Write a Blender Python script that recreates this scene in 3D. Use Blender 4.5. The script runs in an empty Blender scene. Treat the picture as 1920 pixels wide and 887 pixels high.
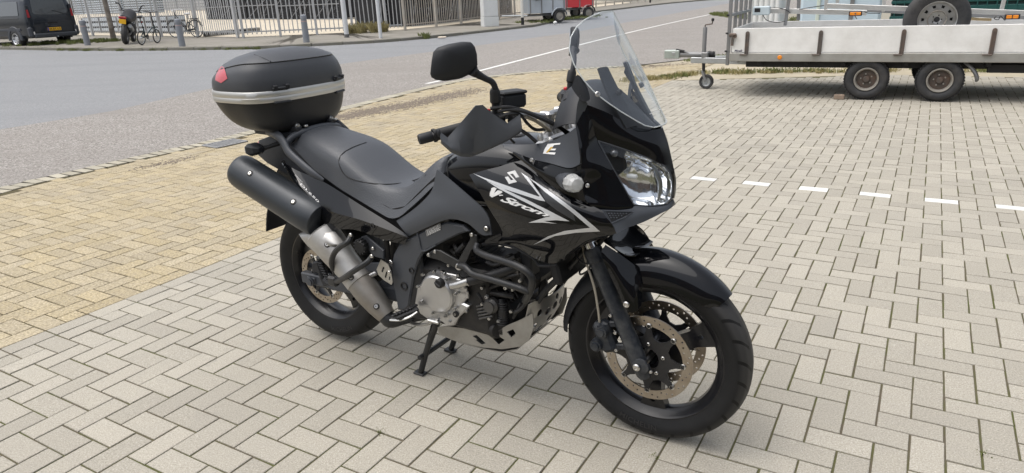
import bpy, bmesh, math, random
import numpy as np
from mathutils import Vector, Matrix
from mathutils.bvhtree import BVHTree
from mathutils.geometry import delaunay_2d_cdt

random.seed(7)
rng = np.random.default_rng(11)
SC = bpy.context.scene
COL = SC.collection
PI = math.pi

# ------------------------------------------------------------------ camera
F_PX, PITCH, ROLL = 1290.4, 0.34034, -0.043656      # focal length in photo pixels, radians
CAM_H = 1.5150
cam_d = bpy.data.cameras.new('camera')
cam = bpy.data.objects.new('camera', cam_d)
COL.objects.link(cam)
cam_d.sensor_width = 36.0
cam_d.lens = F_PX / 1920.0 * 36.0
cam_d.clip_start, cam_d.clip_end = 0.05, 2000.0
_cp, _sp, _cr, _sr = math.cos(PITCH), math.sin(PITCH), math.cos(ROLL), math.sin(ROLL)
_r0, _u0, _w0 = Vector((1, 0, 0)), Vector((0, _sp, _cp)), Vector((0, _cp, -_sp))
_right, _up = _cr * _r0 + _sr * _u0, -_sr * _r0 + _cr * _u0
cam.matrix_world = Matrix(((_right.x, _up.x, -_w0.x, 0), (_right.y, _up.y, -_w0.y, 0),
                           (_right.z, _up.z, -_w0.z, CAM_H), (0, 0, 0, 1)))
SC.camera = cam

# ------------------------------------------------------------------ sky and sun (overcast, bright)
SUN_EL, SUN_AZ = math.radians(70), math.radians(262)
world = bpy.data.worlds.new('World')
SC.world = world
world.use_nodes = True
wn = world.node_tree
wn.nodes.clear()
sky = wn.nodes.new('ShaderNodeTexSky')
sky.sky_type = 'NISHITA'
sky.sun_disc = False
sky.sun_elevation = SUN_EL
sky.sun_rotation = SUN_AZ
sky.air_density, sky.dust_density, sky.ozone_density = 1.0, 5.0, 1.0
hs = wn.nodes.new('ShaderNodeHueSaturation')       # cloud cover takes the blue out of the sky
hs.inputs['Saturation'].default_value = 0.38
hs.inputs['Value'].default_value = 1.0
bg = wn.nodes.new('ShaderNodeBackground')
bg.inputs['Strength'].default_value = 0.15
wo = wn.nodes.new('ShaderNodeOutputWorld')
wn.links.new(sky.outputs[0], hs.inputs['Color'])
wn.links.new(hs.outputs[0], bg.inputs['Color'])
wn.links.new(bg.outputs[0], wo.inputs['Surface'])
sun_d = bpy.data.lights.new('sun', 'SUN')
sun_d.energy, sun_d.angle, sun_d.color = 1.3, math.radians(80), (1.0, 0.97, 0.93)
sun = bpy.data.objects.new('sun', sun_d)
COL.objects.link(sun)
sun.rotation_euler = (PI / 2 - SUN_EL, 0, PI - SUN_AZ)
SC.view_settings.view_transform = 'Standard'
SC.view_settings.look = 'None'
SC.view_settings.gamma = 1.0
SC.view_settings.use_curve_mapping = False
SC.view_settings.exposure = 0.45
SC.cycles.max_bounces = 8
SC.cycles.transparent_max_bounces = 12

# ------------------------------------------------------------------ pixel -> direction -> place
def ray(u, v):
    a, b = u - 960.0, v - 443.5
    x, y = (_cr * a + _sr * b) / F_PX, (-_sr * a + _cr * b) / F_PX
    return np.array([x, _cp - y * _sp, -_sp - y * _cp])
CAMP = np.array([0, 0, CAM_H])
def GP(u, v, z=0.0):                     # on a level plane
    d = ray(u, v)
    return CAMP + d * ((z - CAM_H) / d[2])
RK, RN, RP0 = 0.012, np.array([-.838, .545]), np.array([-3.47, 9.16])
def zt(x, y):                            # street rises gently from the entrance line
    return RK * max(0.0, RN[0] * (x - RP0[0]) + RN[1] * (y - RP0[1]))
def RP(u, v, dz=0.0):                    # on the street plane, dz above it
    d = ray(u, v)
    t = (-RK * RN @ RP0 + dz - CAM_H) / (d[2] - RK * RN @ d[:2])
    return CAMP + t * d

# bike frame: x forward, y left, z up, origin on the ground under the rear axle
BPSI = math.radians(-33.0)
BD = np.array([math.cos(BPSI), math.sin(BPSI), 0])
BL = np.array([-math.sin(BPSI), math.cos(BPSI), 0])
BO = np.array([.481, 2.113, 0]) - 1.55 * BD
def BP(u, v, y):                         # photo pixel at side offset y -> bike frame
    d = ray(u, v)
    t = (y - (CAMP - BO) @ BL) / (d @ BL)
    P = CAMP + t * d - BO
    return np.array([P @ BD, y, P[2]])
CB = CAMP - BO
BCAM = np.array([CB @ BD, CB @ BL, CAM_H])
def bray(u, v):
    d = ray(u, v)
    return np.array([d @ BD, d @ BL, d[2]])
ZM = dict(A=(380, 60, 2.2167), B=(760, 0, 1.773), C=(520, 400, 2.7727), D=(760, 380, 2.9575), E=(1020, 380, 1.9286),
          F=(1040, 10, 3.548), G=(790, 60, 3.284), H=(820, 250, 3.858), I=(1040, 230, 4.032), J=(420, 220, 3.6955),
          K=(385, 70, 4.669), P=(0, 0, 1.0))
def zq(k, x, y):
    a = ZM[k]
    return a[0] + x / a[2], a[1] + y / a[2]
def Q(k, x, y, yy):
    return BP(*zq(k, x, y), yy)

# ------------------------------------------------------------------ materials
MATS = {}
def M(name, col, rough=.5, metal=0.0, spec=.5, coat=0.0, coat_r=.03, var=0.0, vscale=8.0, bump=0.0, bscale=60.0,
      rvar=0.0, dirt=None, dirt_amt=0.0, dscale=5.0, trans=0.0, alpha=1.0, emit=None, ior=1.45, coord='Object'):
    if name in MATS:
        return MATS[name]
    m = bpy.data.materials.new(name)
    m.use_nodes = True
    nt = m.node_tree
    b = nt.nodes['Principled BSDF']
    b.inputs['Base Color'].default_value = (*col, 1)
    b.inputs['Roughness'].default_value = rough
    b.inputs['Metallic'].default_value = metal
    b.inputs['Specular IOR Level'].default_value = spec
    b.inputs['IOR'].default_value = ior
    if coat:
        b.inputs['Coat Weight'].default_value = coat
        b.inputs['Coat Roughness'].default_value = coat_r
        b.inputs['Coat IOR'].default_value = 1.42
    if trans:
        b.inputs['Transmission Weight'].default_value = trans
    if alpha < 1:
        b.inputs['Alpha'].default_value = alpha
    if emit:
        b.inputs['Emission Color'].default_value = (*emit[:3], 1)
        b.inputs['Emission Strength'].default_value = emit[3]
    tc = nt.nodes.new('ShaderNodeTexCoord')
    L = nt.links.new
    def noise(scale, detail=4.0, rough_=.55):
        n = nt.nodes.new('ShaderNodeTexNoise')
        n.inputs['Scale'].default_value = scale
        n.inputs['Detail'].default_value = detail
        n.inputs['Roughness'].default_value = rough_
        L(tc.outputs[coord], n.inputs['Vector'])
        return n
    src = None
    if var or dirt:
        n = noise(vscale)
        mx = nt.nodes.new('ShaderNodeMix'); mx.data_type = 'RGBA'
        c = np.array(col)
        mx.inputs[6].default_value = (*np.clip(c * (1 - var), 0, 1), 1)
        mx.inputs[7].default_value = (*np.clip(c * (1 + var), 0, 1), 1)
        L(n.outputs['Fac'], mx.inputs[0])
        src = mx.outputs[2]
    if dirt:
        n2 = noise(dscale, 6.0, .65)
        rp = nt.nodes.new('ShaderNodeValToRGB')
        rp.color_ramp.elements[0].position = .42
        rp.color_ramp.elements[1].position = .72
        L(n2.outputs['Fac'], rp.inputs[0])
        mu = nt.nodes.new('ShaderNodeMath'); mu.operation = 'MULTIPLY'
        mu.inputs[1].default_value = dirt_amt
        L(rp.outputs[0], mu.inputs[0])
        m2 = nt.nodes.new('ShaderNodeMix'); m2.data_type = 'RGBA'
        m2.inputs[7].default_value = (*dirt, 1)
        L(mu.outputs[0], m2.inputs[0]); L(src, m2.inputs[6])
        src = m2.outputs[2]
    if src is not None:
        L(src, b.inputs['Base Color'])
    if rvar:
        n3 = noise(vscale * 1.7)
        mr = nt.nodes.new('ShaderNodeMapRange')
        mr.inputs[3].default_value = max(.02, rough - rvar); mr.inputs[4].default_value = min(1, rough + rvar)
        L(n3.outputs['Fac'], mr.inputs[0]); L(mr.outputs[0], b.inputs['Roughness'])
    if bump:
        n4 = noise(bscale, 3.0)
        bp = nt.nodes.new('ShaderNodeBump')
        bp.inputs['Strength'].default_value = 1.0
        bp.inputs['Distance'].default_value = bump
        L(n4.outputs['Fac'], bp.inputs['Height']); L(bp.outputs[0], b.inputs['Normal'])
    MATS[name] = m
    return m

# ------------------------------------------------------------------ object helpers
def tag(o, label=None, cat=None, group=None, kind=None):
    if label: o['label'] = label
    if cat: o['category'] = cat
    if group: o['group'] = group
    if kind: o['kind'] = kind
    return o
def empty(name, loc=(0, 0, 0), rz=0.0, label=None, cat=None, group=None):
    o = bpy.data.objects.new(name, None)
    COL.objects.link(o)
    o.location = loc
    o.rotation_euler = (0, 0, rz)
    o.empty_display_size = .1
    return tag(o, label, cat, group)
def copy_tree(o, parent=None):
    c = o.copy()
    COL.objects.link(c)
    c.parent = parent
    for ch in list(o.children):
        copy_tree(ch, c)
    return c

class G:
    """collects verts and faces, then links them as one mesh object"""
    def __init__(s): s.v, s.f, s.n = [], [], 0
    def add(s, v, f):
        v = np.asarray(v, float).reshape(-1, 3)
        s.v.append(v)
        s.f += [tuple(int(i) + s.n for i in q) for q in f]
        s.n += len(v)
        return s
    def verts(s): return np.concatenate(s.v) if s.v else np.zeros((0, 3))
    def mirror(s):
        g = G(); v = s.verts().copy(); v[:, 1] *= -1
        g.v = [v]; g.n = len(v); g.f = [tuple(reversed(q)) for q in s.f]
        return g
    def xf(s, fn):
        s.v = [np.array([fn(p) for p in s.verts()])]
        return s
    def move(s, d):
        s.v = [s.verts() + np.array(d)]
        return s
    def bvh(s): return BVHTree.FromPolygons([tuple(p) for p in s.verts()], s.f)
    # shapes
    def box(s, c, size, bev=0.0, R=None):
        h = np.array(size, float) / 2
        b = min(bev, h.min() * .95)
        if b <= 0:
            v = np.array([[x, y, z] for x in (-1, 1) for y in (-1, 1) for z in (-1, 1)], float) * h
            f = [(0, 1, 3, 2), (4, 6, 7, 5), (0, 4, 5, 1), (2, 3, 7, 6), (0, 2, 6, 4), (1, 5, 7, 3)]
        else:
            v, idx = [], {}
            for x in (-1, 1):
                for y in (-1, 1):
                    for z in (-1, 1):
                        for a in range(3):
                            p = np.array([x, y, z], float) * (h - b)
                            p[a] = (x, y, z)[a] * h[a]
                            idx[(x, y, z, a)] = len(v); v.append(p)
            f = []
            for a in range(3):
                o = [i for i in range(3) if i != a]
                for sg in (-1, 1):
                    q = []
                    for (i, j) in ((-1, -1), (1, -1), (1, 1), (-1, 1)):
                        k = [0, 0, 0]; k[a] = sg; k[o[0]] = i; k[o[1]] = j
                        q.append(idx[(*k, a)])
                    f.append(q)
            for a in range(3):          # edges along axis a
                o = [i for i in range(3) if i != a]
                for i in (-1, 1):
                    for j in (-1, 1):
                        q = []
                        for (sg, ax) in ((-1, o[0]), (1, o[0]), (1, o[1]), (-1, o[1])):
                            k = [0, 0, 0]; k[a] = sg; k[o[0]] = i; k[o[1]] = j
                            q.append(idx[(*k, ax)])
                        f.append(q)
            for x in (-1, 1):
                for y in (-1, 1):
                    for z in (-1, 1):
                        f.append([idx[(x, y, z, a)] for a in range(3)])
            v = np.array(v)
            ff = []
            for q in f:                 # outward winding
                P = v[list(q)]; nn = np.cross(P[1] - P[0], P[2] - P[0])
                ff.append(tuple(q) if nn @ P.mean(0) > 0 else tuple(reversed(q)))
            f = ff
        if R is not None: v = v @ np.array(R).T
        return s.add(v + np.array(c, float), f)
    def beam(s, p0, p1, w, h, bev=0.0, up=(0, 0, 1)):
        p0, p1 = np.array(p0, float), np.array(p1, float)
        x = p1 - p0; Ln = np.linalg.norm(x); x = x / Ln
        y = np.cross(np.array(up, float), x)
        if np.linalg.norm(y) < 1e-6: y = np.cross((1, 0, 0), x)
        y = y / np.linalg.norm(y); z = np.cross(x, y)
        return s.box((p0 + p1) / 2, (Ln, w, h), bev, np.stack([x, y, z], 1))
    def cyl(s, p0, p1, r0, r1=None, n=16, caps=True):
        r1 = r0 if r1 is None else r1
        return s.lathe([(r0, 0.0), (r1, 1.0)], p0, p1, n, caps)
    def lathe(s, prof, p0, p1, n=24, caps=True, oval=(1, 1), closed=False):
        """prof: (radius, t) with t along p0->p1"""
        p0, p1 = np.array(p0, float), np.array(p1, float)
        w = p1 - p0; Ln = np.linalg.norm(w); wn_ = w / Ln
        a = np.cross(wn_, (0, 0, 1.0))
        if np.linalg.norm(a) < 1e-4: a = np.cross(wn_, (1.0, 0, 0))
        a /= np.linalg.norm(a); b = np.cross(wn_, a)
        th = np.linspace(0, 2 * PI, n, endpoint=False)
        ring = np.cos(th)[:, None] * a * oval[0] + np.sin(th)[:, None] * b * oval[1]
        v = np.concatenate([p0 + w * t + ring * r for r, t in prof])
        f = []
        k = len(prof)
        rng_ = range(k if closed else k - 1)
        for i in rng_:
            i2 = (i + 1) % k
            for j in range(n):
                j2 = (j + 1) % n
                f.append((i * n + j, i * n + j2, i2 * n + j2, i2 * n + j))
        if caps and not closed:
            if prof[0][0] > 1e-6: f.append(tuple(range(n - 1, -1, -1)))
            if prof[-1][0] > 1e-6: f.append(tuple(range((k - 1) * n, k * n)))
        return s.add(v, f)
    def tube(s, pts, r, n=8, sm=5, caps=True, flat=None):
        P = np.array(pts, float)
        rr = np.full(len(P), r, float) if np.isscalar(r) else np.array(r, float)
        if sm > 1 and len(P) > 2: P, rr = crom(P, sm), crom(rr[:, None], sm)[:, 0]
        T = np.gradient(P, axis=0); T /= np.linalg.norm(T, axis=1)[:, None] + 1e-12
        a = np.cross(T[0], (0, 0, 1.0))
        if np.linalg.norm(a) < .05: a = np.cross(T[0], (1.0, 0, 0))
        th = np.linspace(0, 2 * PI, n, endpoint=False)
        vs = []
        for i in range(len(P)):
            a = a - T[i] * (a @ T[i]); a /= np.linalg.norm(a)
            b = np.cross(T[i], a)
            fx, fy = flat if flat else (1, 1)
            vs.append(P[i] + rr[i] * (np.cos(th)[:, None] * a * fx + np.sin(th)[:, None] * b * fy))
        return s.loft(vs, caps=caps)
    def loft(s, secs, caps=True, closed=True):
        n, k = len(secs[0]), len(secs)
        f = []
        for i in range(k - 1):
            for j in range(n if closed else n - 1):
                j2 = (j + 1) % n
                f.append((i * n + j, i * n + j2, (i + 1) * n + j2, (i + 1) * n + j))
        if caps and closed:
            f.append(tuple(range(n - 1, -1, -1))); f.append(tuple(range((k - 1) * n, k * n)))
        return s.add(np.concatenate(secs), f)
    def sphere(s, c, r, n=12, m=8, sc=(1, 1, 1)):
        secs = []
        for i in range(m + 1):
            a = -PI / 2 + PI * i / m
            th = np.linspace(0, 2 * PI, n, endpoint=False)
            rr = max(math.cos(a), 1e-4)
            secs.append(np.stack([rr * np.cos(th), rr * np.sin(th), np.full(n, math.sin(a))], 1) * r * np.array(sc) + np.array(c))
        return s.loft(secs)
    def torus(s, c, axis, R_, r, n=48, m=10):
        prof = [(R_ + r * math.cos(2 * PI * i / m), r * math.sin(2 * PI * i / m)) for i in range(m)]
        ax = np.array(axis, float); ax /= np.linalg.norm(ax)
        return s.lathe(prof, c, np.array(c) + ax, n, closed=True)
    def plate(s, outer, holes, to3d, thick):
        """flat plate with holes; 2D loops mapped by to3d(p, t), t in 0..thick"""
        loops = [outer] + list(holes)
        pts, edges = [], []
        for lp in loops:
            k = len(pts); pts += [Vector((float(p[0]), float(p[1]))) for p in lp]
            edges += [(k + i, k + (i + 1) % len(lp)) for i in range(len(lp))]
        r = delaunay_2d_cdt(pts, edges, [], 1, 1e-7)
        V, F_ = r[0], r[2]
        if holes:
            ctr = np.array([np.mean([(V[i][0], V[i][1]) for i in q], axis=0) for q in F_])
            bad = np.zeros(len(ctr), bool)
            for h in holes:
                hp = np.array(h, float); ins = np.zeros(len(ctr), bool)
                for i in range(len(hp)):
                    a, b = hp[i], hp[i - 1]
                    if a[1] == b[1]: continue
                    ins ^= ((a[1] > ctr[:, 1]) != (b[1] > ctr[:, 1])) & (ctr[:, 0] < (b[0] - a[0]) * (ctr[:, 1] - a[1]) / (b[1] - a[1]) + a[0])
                bad |= ins
            F_ = [q for q, k in zip(F_, bad) if not k]
        n = len(V)
        top = [to3d(np.array(p), 0.0) for p in V]; bot = [to3d(np.array(p), thick) for p in V]
        f = [tuple(q) for q in F_] + [tuple(i + n for i in reversed(q)) for q in F_]
        ec = {}
        for q in F_:
            for i in range(len(q)):
                e = (q[i], q[(i + 1) % len(q)]); ec[e] = 1
        for (a, b) in ec:
            if (b, a) not in ec: f.append((b, a, a + n, b + n))
        return s.add(top + bot, f)
    def panel(s, pts, thick, bev=.004, out=(0, -1, 0)):
        """curved outline with thickness: outer ring, chamfer and a face towards out"""
        P = np.array(pts, float); o = np.array(out, float); o /= np.linalg.norm(o)
        ax = np.cross(o, (0, 0, 1.0)); ax /= np.linalg.norm(ax); ay = np.cross(o, ax)
        p2 = np.stack([P @ ax, P @ ay], 1)
        area = sum(p2[i][0] * p2[(i + 1) % len(p2)][1] - p2[(i + 1) % len(p2)][0] * p2[i][1] for i in range(len(p2)))
        if area < 0:
            P, p2 = P[::-1], p2[::-1]
        n = len(P)
        ins = []
        for i in range(n):
            e0 = p2[i] - p2[i - 1]; e1 = p2[(i + 1) % n] - p2[i]
            n0 = np.array([-e0[1], e0[0]]) / (np.linalg.norm(e0) + 1e-9); n1 = np.array([-e1[1], e1[0]]) / (np.linalg.norm(e1) + 1e-9)
            m_ = n0 + n1; L_ = np.linalg.norm(m_)
            m_ = m_ / L_ * min(bev / max(.35, L_ / 2), bev * 2) if L_ > .2 else n0 * bev
            ins.append(m_[0] * ax + m_[1] * ay)
        ins = np.array(ins)
        A = P; B = P + o * (thick - bev); Cc = P + ins + o * thick
        v = np.concatenate([A, B, Cc])
        f = []
        for i in range(n):
            j = (i + 1) % n
            f.append((i, j, n + j, n + i)); f.append((n + i, n + j, 2 * n + j, 2 * n + i))
        c2 = [Vector((float(a), float(b))) for a, b in zip(Cc @ ax, Cc @ ay)]
        r = delaunay_2d_cdt(c2, [(i, (i + 1) % n) for i in range(n)], [], 1, 1e-7)
        if len(r[0]) == n:
            f += [tuple(2 * n + i for i in q) for q in r[2]]
            f += [tuple(i for i in reversed(q)) for q in r[2]]
        else:
            f.append(tuple(range(2 * n, 3 * n))); f.append(tuple(range(n - 1, -1, -1)))
        return s.add(v, f)
    def patch(s, grid, su=5, sv=5, thick=.004, lin_r=False, lin_c=False, side=None):
        """smooth surface through a grid of control points, given a thickness away from the viewer's side"""
        g = np.array(grid, float)
        R_, C_ = g.shape[:2]
        g2 = interp_axis(g, sv, lin_r)
        g3 = np.swapaxes(interp_axis(np.swapaxes(g2, 0, 1), su, lin_c), 0, 1)
        r, c = g3.shape[:2]
        du = np.gradient(g3, axis=1); dv = np.gradient(g3, axis=0)
        nn = np.cross(du, dv); nn /= np.linalg.norm(nn, axis=2)[..., None] + 1e-12
        ref = np.array(side if side is not None else (0, -1, 0), float)
        if (nn.reshape(-1, 3) @ ref).mean() < 0: nn = -nn
        back = g3 - nn * thick
        v = np.concatenate([g3.reshape(-1, 3), back.reshape(-1, 3)])
        N = r * c
        f = []
        for i in range(r - 1):
            for j in range(c - 1):
                q = (i * c + j, i * c + j + 1, (i + 1) * c + j + 1, (i + 1) * c + j)
                f.append(q); f.append(tuple(N + k for k in reversed(q)))
        bd = [(0, j) for j in range(c)] + [(i, c - 1) for i in range(1, r)] + [(r - 1, j) for j in range(c - 2, -1, -1)] + [(i, 0) for i in range(r - 2, 0, -1)]
        bd = [i * c + j for i, j in bd]
        for k in range(len(bd)):
            a, b = bd[k], bd[(k + 1) % len(bd)]
            f.append((a, N + a, N + b, b))
        # orientation of the front faces
        P = v[list(f[0])]
        if np.cross(P[1] - P[0], P[2] - P[0]) @ nn[0, 0] < 0: f = [tuple(reversed(q)) for q in f]
        return s.add(v, f)
    def objs(s, name, mat, parent=None, **k):
        """one object for each connected piece"""
        V = s.verts(); par = list(range(len(V)))
        def fd(a):
            while par[a] != a: par[a] = par[par[a]]; a = par[a]
            return a
        for q in s.f:
            for i in q[1:]: par[fd(q[0])] = fd(i)
        grp = {}
        for q in s.f: grp.setdefault(fd(q[0]), []).append(q)
        out = []
        for fs in grp.values():
            ids = sorted({i for q in fs for i in q}); mp = {i: k_ for k_, i in enumerate(ids)}
            out.append(G().add(V[ids], [tuple(mp[i] for i in q) for q in fs]).obj(name, mat, parent, **k))
        return out
    def obj(s, name, mat, parent=None, smooth=35, fix=False, loc=None):
        me = bpy.data.meshes.new(name)
        v = s.verts()
        if loc is not None: v = v - np.array(loc, float)
        me.from_pydata([tuple(p) for p in v], [], s.f)
        if fix:
            bm = bmesh.new(); bm.from_mesh(me); bmesh.ops.recalc_face_normals(bm, faces=bm.faces); bm.to_mesh(me); bm.free()
        me.materials.append(mat)
        if smooth:
            me.shade_smooth()
            me.set_sharp_from_angle(angle=math.radians(smooth))
        o = bpy.data.objects.new(name, me)
        COL.objects.link(o)
        o.parent = parent
        if loc is not None: o.location = loc
        return o

def crom(P, sub):
    """Catmull-Rom through rows of P"""
    P = np.asarray(P, float)
    n = len(P)
    if n < 3: return np.concatenate([P[i] + (P[i + 1] - P[i]) * t for i in range(n - 1) for t in np.linspace(0, 1, sub, endpoint=False)[:, None]] ) if False else np.array([P[0] + (P[-1] - P[0]) * t for t in np.linspace(0, 1, sub + 1)])
    E = np.concatenate([[2 * P[0] - P[1]], P, [2 * P[-1] - P[-2]]])
    out = []
    for i in range(n - 1):
        p0, p1, p2, p3 = E[i], E[i + 1], E[i + 2], E[i + 3]
        for t in np.linspace(0, 1, sub, endpoint=False):
            out.append(.5 * (2 * p1 + (p2 - p0) * t + (2 * p0 - 5 * p1 + 4 * p2 - p3) * t * t + (3 * p1 - p0 - 3 * p2 + p3) * t ** 3))
    out.append(P[-1])
    return np.array(out)
def interp_axis(g, sub, lin):
    if g.shape[0] < 3 or lin:
        out = []
        for i in range(g.shape[0] - 1):
            for t in np.linspace(0, 1, sub, endpoint=False): out.append(g[i] * (1 - t) + g[i + 1] * t)
        out.append(g[-1])
        return np.array(out)
    sh = g.shape
    return crom(g.reshape(sh[0], -1), sub).reshape(-1, *sh[1:])
def circle2(cx, cy, r, n=10, ph=0): return [(cx + r * math.cos(2 * PI * i / n + ph), cy + r * math.sin(2 * PI * i / n + ph)) for i in range(n)]
def text_mesh(body, shear=0.0, offset=0.0, space=1.0):
    """2D triangles of a piece of lettering, height about 0.7 unit per size 1"""
    c = bpy.data.curves.new('t', 'FONT')
    c.body = body; c.shear = shear; c.offset = offset; c.space_character = space; c.resolution_u = 3
    o = bpy.data.objects.new('t', c)
    COL.objects.link(o)
    bpy.context.view_layer.update()
    me = o.to_mesh()
    V = np.array([v.co[:2] for v in me.vertices]); F_ = [tuple(p.vertices) for p in me.polygons]
    o.to_mesh_clear()
    bpy.data.objects.remove(o); bpy.data.curves.remove(c)
    return V, F_

# ================================================================== GROUND, PAVING, STREET
GU, GYAW, GTX, GTY = 0.1055, 0.53991, -2.22658538, -44.10345715
GYAW = math.radians(30.93461)
_gc, _gs = math.cos(GYAW), math.sin(GYAW)
def grid_w(X, Y):                      # paving grid (brick widths) -> world
    a, b = X - GTX, -Y - GTY
    return GU * (_gc * a + _gs * b), GU * (-_gs * a + _gc * b)
def w_grid(x, y):
    a, b = x / GU, y / GU
    return _gc * a - _gs * b + GTX, -(_gs * a + _gc * b + GTY)
def strip_sheet(name, polys, mat, kind='structure', dz=0.0, follow=True, parent=None):
    g = G()
    for P in polys:
        pts = [Vector((p[0], p[1])) for p in P]
        g.add([(p[0], p[1], (zt(p[0], p[1]) if follow else 0) + dz) for p in P], [tuple(range(len(P)))])
    o = g.obj(name, mat, parent, smooth=0, fix=False)
    return tag(o, kind=kind)

def stone_mat(name, base, alt, speck, spk_amt, joint_dirt, tint_amt=.16, grain=420.0, bump=.0006, stain=(.25, .24, .22), stain_amt=.35, light=None):
    m = bpy.data.materials.new(name); m.use_nodes = True
    nt = m.node_tree; L = nt.links.new; N = nt.nodes.new
    b = nt.nodes['Principled BSDF']; b.inputs['Roughness'].default_value = .85; b.inputs['Specular IOR Level'].default_value = .25
    geo = N('ShaderNodeNewGeometry')
    at = N('ShaderNodeAttribute'); at.attribute_name = 'tint'
    oi = N('ShaderNodeObjectInfo')
    ad = N('ShaderNodeMath'); ad.operation = 'ADD'; L(at.outputs['Fac'], ad.inputs[0]); L(oi.outputs['Random'], ad.inputs[1])
    fr = N('ShaderNodeMath'); fr.operation = 'FRACT'; L(ad.outputs[0], fr.inputs[0])
    c0 = N('ShaderNodeMix'); c0.data_type = 'RGBA'
    c0.inputs[6].default_value = (*base, 1); c0.inputs[7].default_value = (*alt, 1)
    L(fr.outputs[0], c0.inputs[0])
    def noise(s, d=3.0, r=.6):
        n = N('ShaderNodeTexNoise'); n.inputs['Scale'].default_value = s; n.inputs['Detail'].default_value = d; n.inputs['Roughness'].default_value = r
        L(geo.outputs['Position'], n.inputs['Vector']); return n
    # brightness of each brick
    fr2 = N('ShaderNodeMath'); fr2.operation = 'MULTIPLY'; fr2.inputs[1].default_value = 7.31; L(fr.outputs[0], fr2.inputs[0])
    fr3 = N('ShaderNodeMath'); fr3.operation = 'FRACT'; L(fr2.outputs[0], fr3.inputs[0])
    mr = N('ShaderNodeMapRange'); mr.inputs[3].default_value = 1 - tint_amt; mr.inputs[4].default_value = 1 + tint_amt; L(fr3.outputs[0], mr.inputs[0])
    # grain
    n1 = noise(grain, 2.0, .7)
    rp = N('ShaderNodeValToRGB'); rp.color_ramp.elements[0].position = .30; rp.color_ramp.elements[1].position = .62
    L(n1.outputs['Fac'], rp.inputs[0])
    c1 = N('ShaderNodeMix'); c1.data_type = 'RGBA'; c1.inputs[6].default_value = (*speck, 1)
    mm = N('ShaderNodeMapRange'); mm.inputs[3].default_value = 1 - spk_amt; mm.inputs[4].default_value = 1; L(rp.outputs[0], mm.inputs[0])
    L(mm.outputs[0], c1.inputs[0]); L(c0.outputs[2], c1.inputs[7])
    if light:                               # pale aggregate
        nl = noise(grain * 1.35, 1.0, .5); rl = N('ShaderNodeValToRGB'); rl.color_ramp.elements[0].position = .62; rl.color_ramp.elements[1].position = .74
        L(nl.outputs['Fac'], rl.inputs[0]); ml = N('ShaderNodeMath'); ml.operation = 'MULTIPLY'; ml.inputs[1].default_value = .6; L(rl.outputs[0], ml.inputs[0])
        cl = N('ShaderNodeMix'); cl.data_type = 'RGBA'; cl.inputs[7].default_value = (*light, 1); L(ml.outputs[0], cl.inputs[0]); L(c1.outputs[2], cl.inputs[6]); c1 = cl
    # worn, dirty areas
    n2 = noise(1.1, 6.0, .62); r2 = N('ShaderNodeValToRGB'); r2.color_ramp.elements[0].position = .5; r2.color_ramp.elements[1].position = .78
    L(n2.outputs['Fac'], r2.inputs[0])
    n5 = noise(14.0, 4.0, .6); r5 = N('ShaderNodeValToRGB'); r5.color_ramp.elements[0].position = .45; r5.color_ramp.elements[1].position = .75
    L(n5.outputs['Fac'], r5.inputs[0])
    av = N('ShaderNodeMath'); av.operation = 'MULTIPLY_ADD'; av.inputs[1].default_value = .5; L(r5.outputs[0], av.inputs[0])
    hf = N('ShaderNodeMath'); hf.operation = 'MULTIPLY'; hf.inputs[1].default_value = .7; L(r2.outputs[0], hf.inputs[0]); L(hf.outputs[0], av.inputs[2])
    sm = N('ShaderNodeMath'); sm.operation = 'MULTIPLY'; sm.inputs[1].default_value = stain_amt; L(av.outputs[0], sm.inputs[0])
    c2 = N('ShaderNodeMix'); c2.data_type = 'RGBA'; c2.inputs[7].default_value = (*stain, 1)
    L(sm.outputs[0], c2.inputs[0]); L(c1.outputs[2], c2.inputs[6])
    n6 = noise(3.1, 5.0, .7); r6 = N('ShaderNodeValToRGB'); r6.color_ramp.elements[0].position = .66; r6.color_ramp.elements[1].position = .76
    L(n6.outputs['Fac'], r6.inputs[0]); m6 = N('ShaderNodeMath'); m6.operation = 'MULTIPLY'; m6.inputs[1].default_value = .55; L(r6.outputs[0], m6.inputs[0])
    c3 = N('ShaderNodeMix'); c3.data_type = 'RGBA'; c3.inputs[7].default_value = (*(np.array(stain) * .75), 1); L(m6.outputs[0], c3.inputs[0]); L(c2.outputs[2], c3.inputs[6]); c2 = c3
    vm = N('ShaderNodeVectorMath'); vm.operation = 'SCALE'; L(c2.outputs[2], vm.inputs[0]); L(mr.outputs[0], vm.inputs['Scale'])
    L(vm.outputs[0], b.inputs['Base Color'])
    n3 = noise(grain * .8, 3.0, .7)
    bu = N('ShaderNodeBump'); bu.inputs['Strength'].default_value = 1; bu.inputs['Distance'].default_value = bump
    L(n3.outputs['Fac'], bu.inputs['Height']); L(bu.outputs[0], b.inputs['Normal'])
    MATS[name] = m
    return m

m_grey = stone_mat('grey_paver', (.388, .362, .305), (.412, .384, .322), (.17, .155, .13), .62, None, tint_amt=.085, grain=170, stain=(.29, .275, .245), stain_amt=.42, light=(.66, .63, .57))
m_yel = stone_mat('yellow_paver', (.455, .378, .232), (.45, .39, .275), (.165, .135, .09), .85, None, tint_amt=.09, grain=75, stain=(.31, .275, .225), stain_amt=.6, light=(.68, .62, .50))
m_kerbrow = stone_mat('kerb_paver', (.40, .37, .29), (.45, .42, .34), (.22, .20, .15), .6, None, tint_amt=.10, grain=150, stain=(.3, .27, .22), stain_amt=.4)
m_white = stone_mat('white_paver', (.66, .66, .63), (.70, .70, .67), (.50, .50, .47), .45, None, tint_amt=.05, grain=230, stain=(.50, .49, .45), stain_amt=.6)

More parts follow.
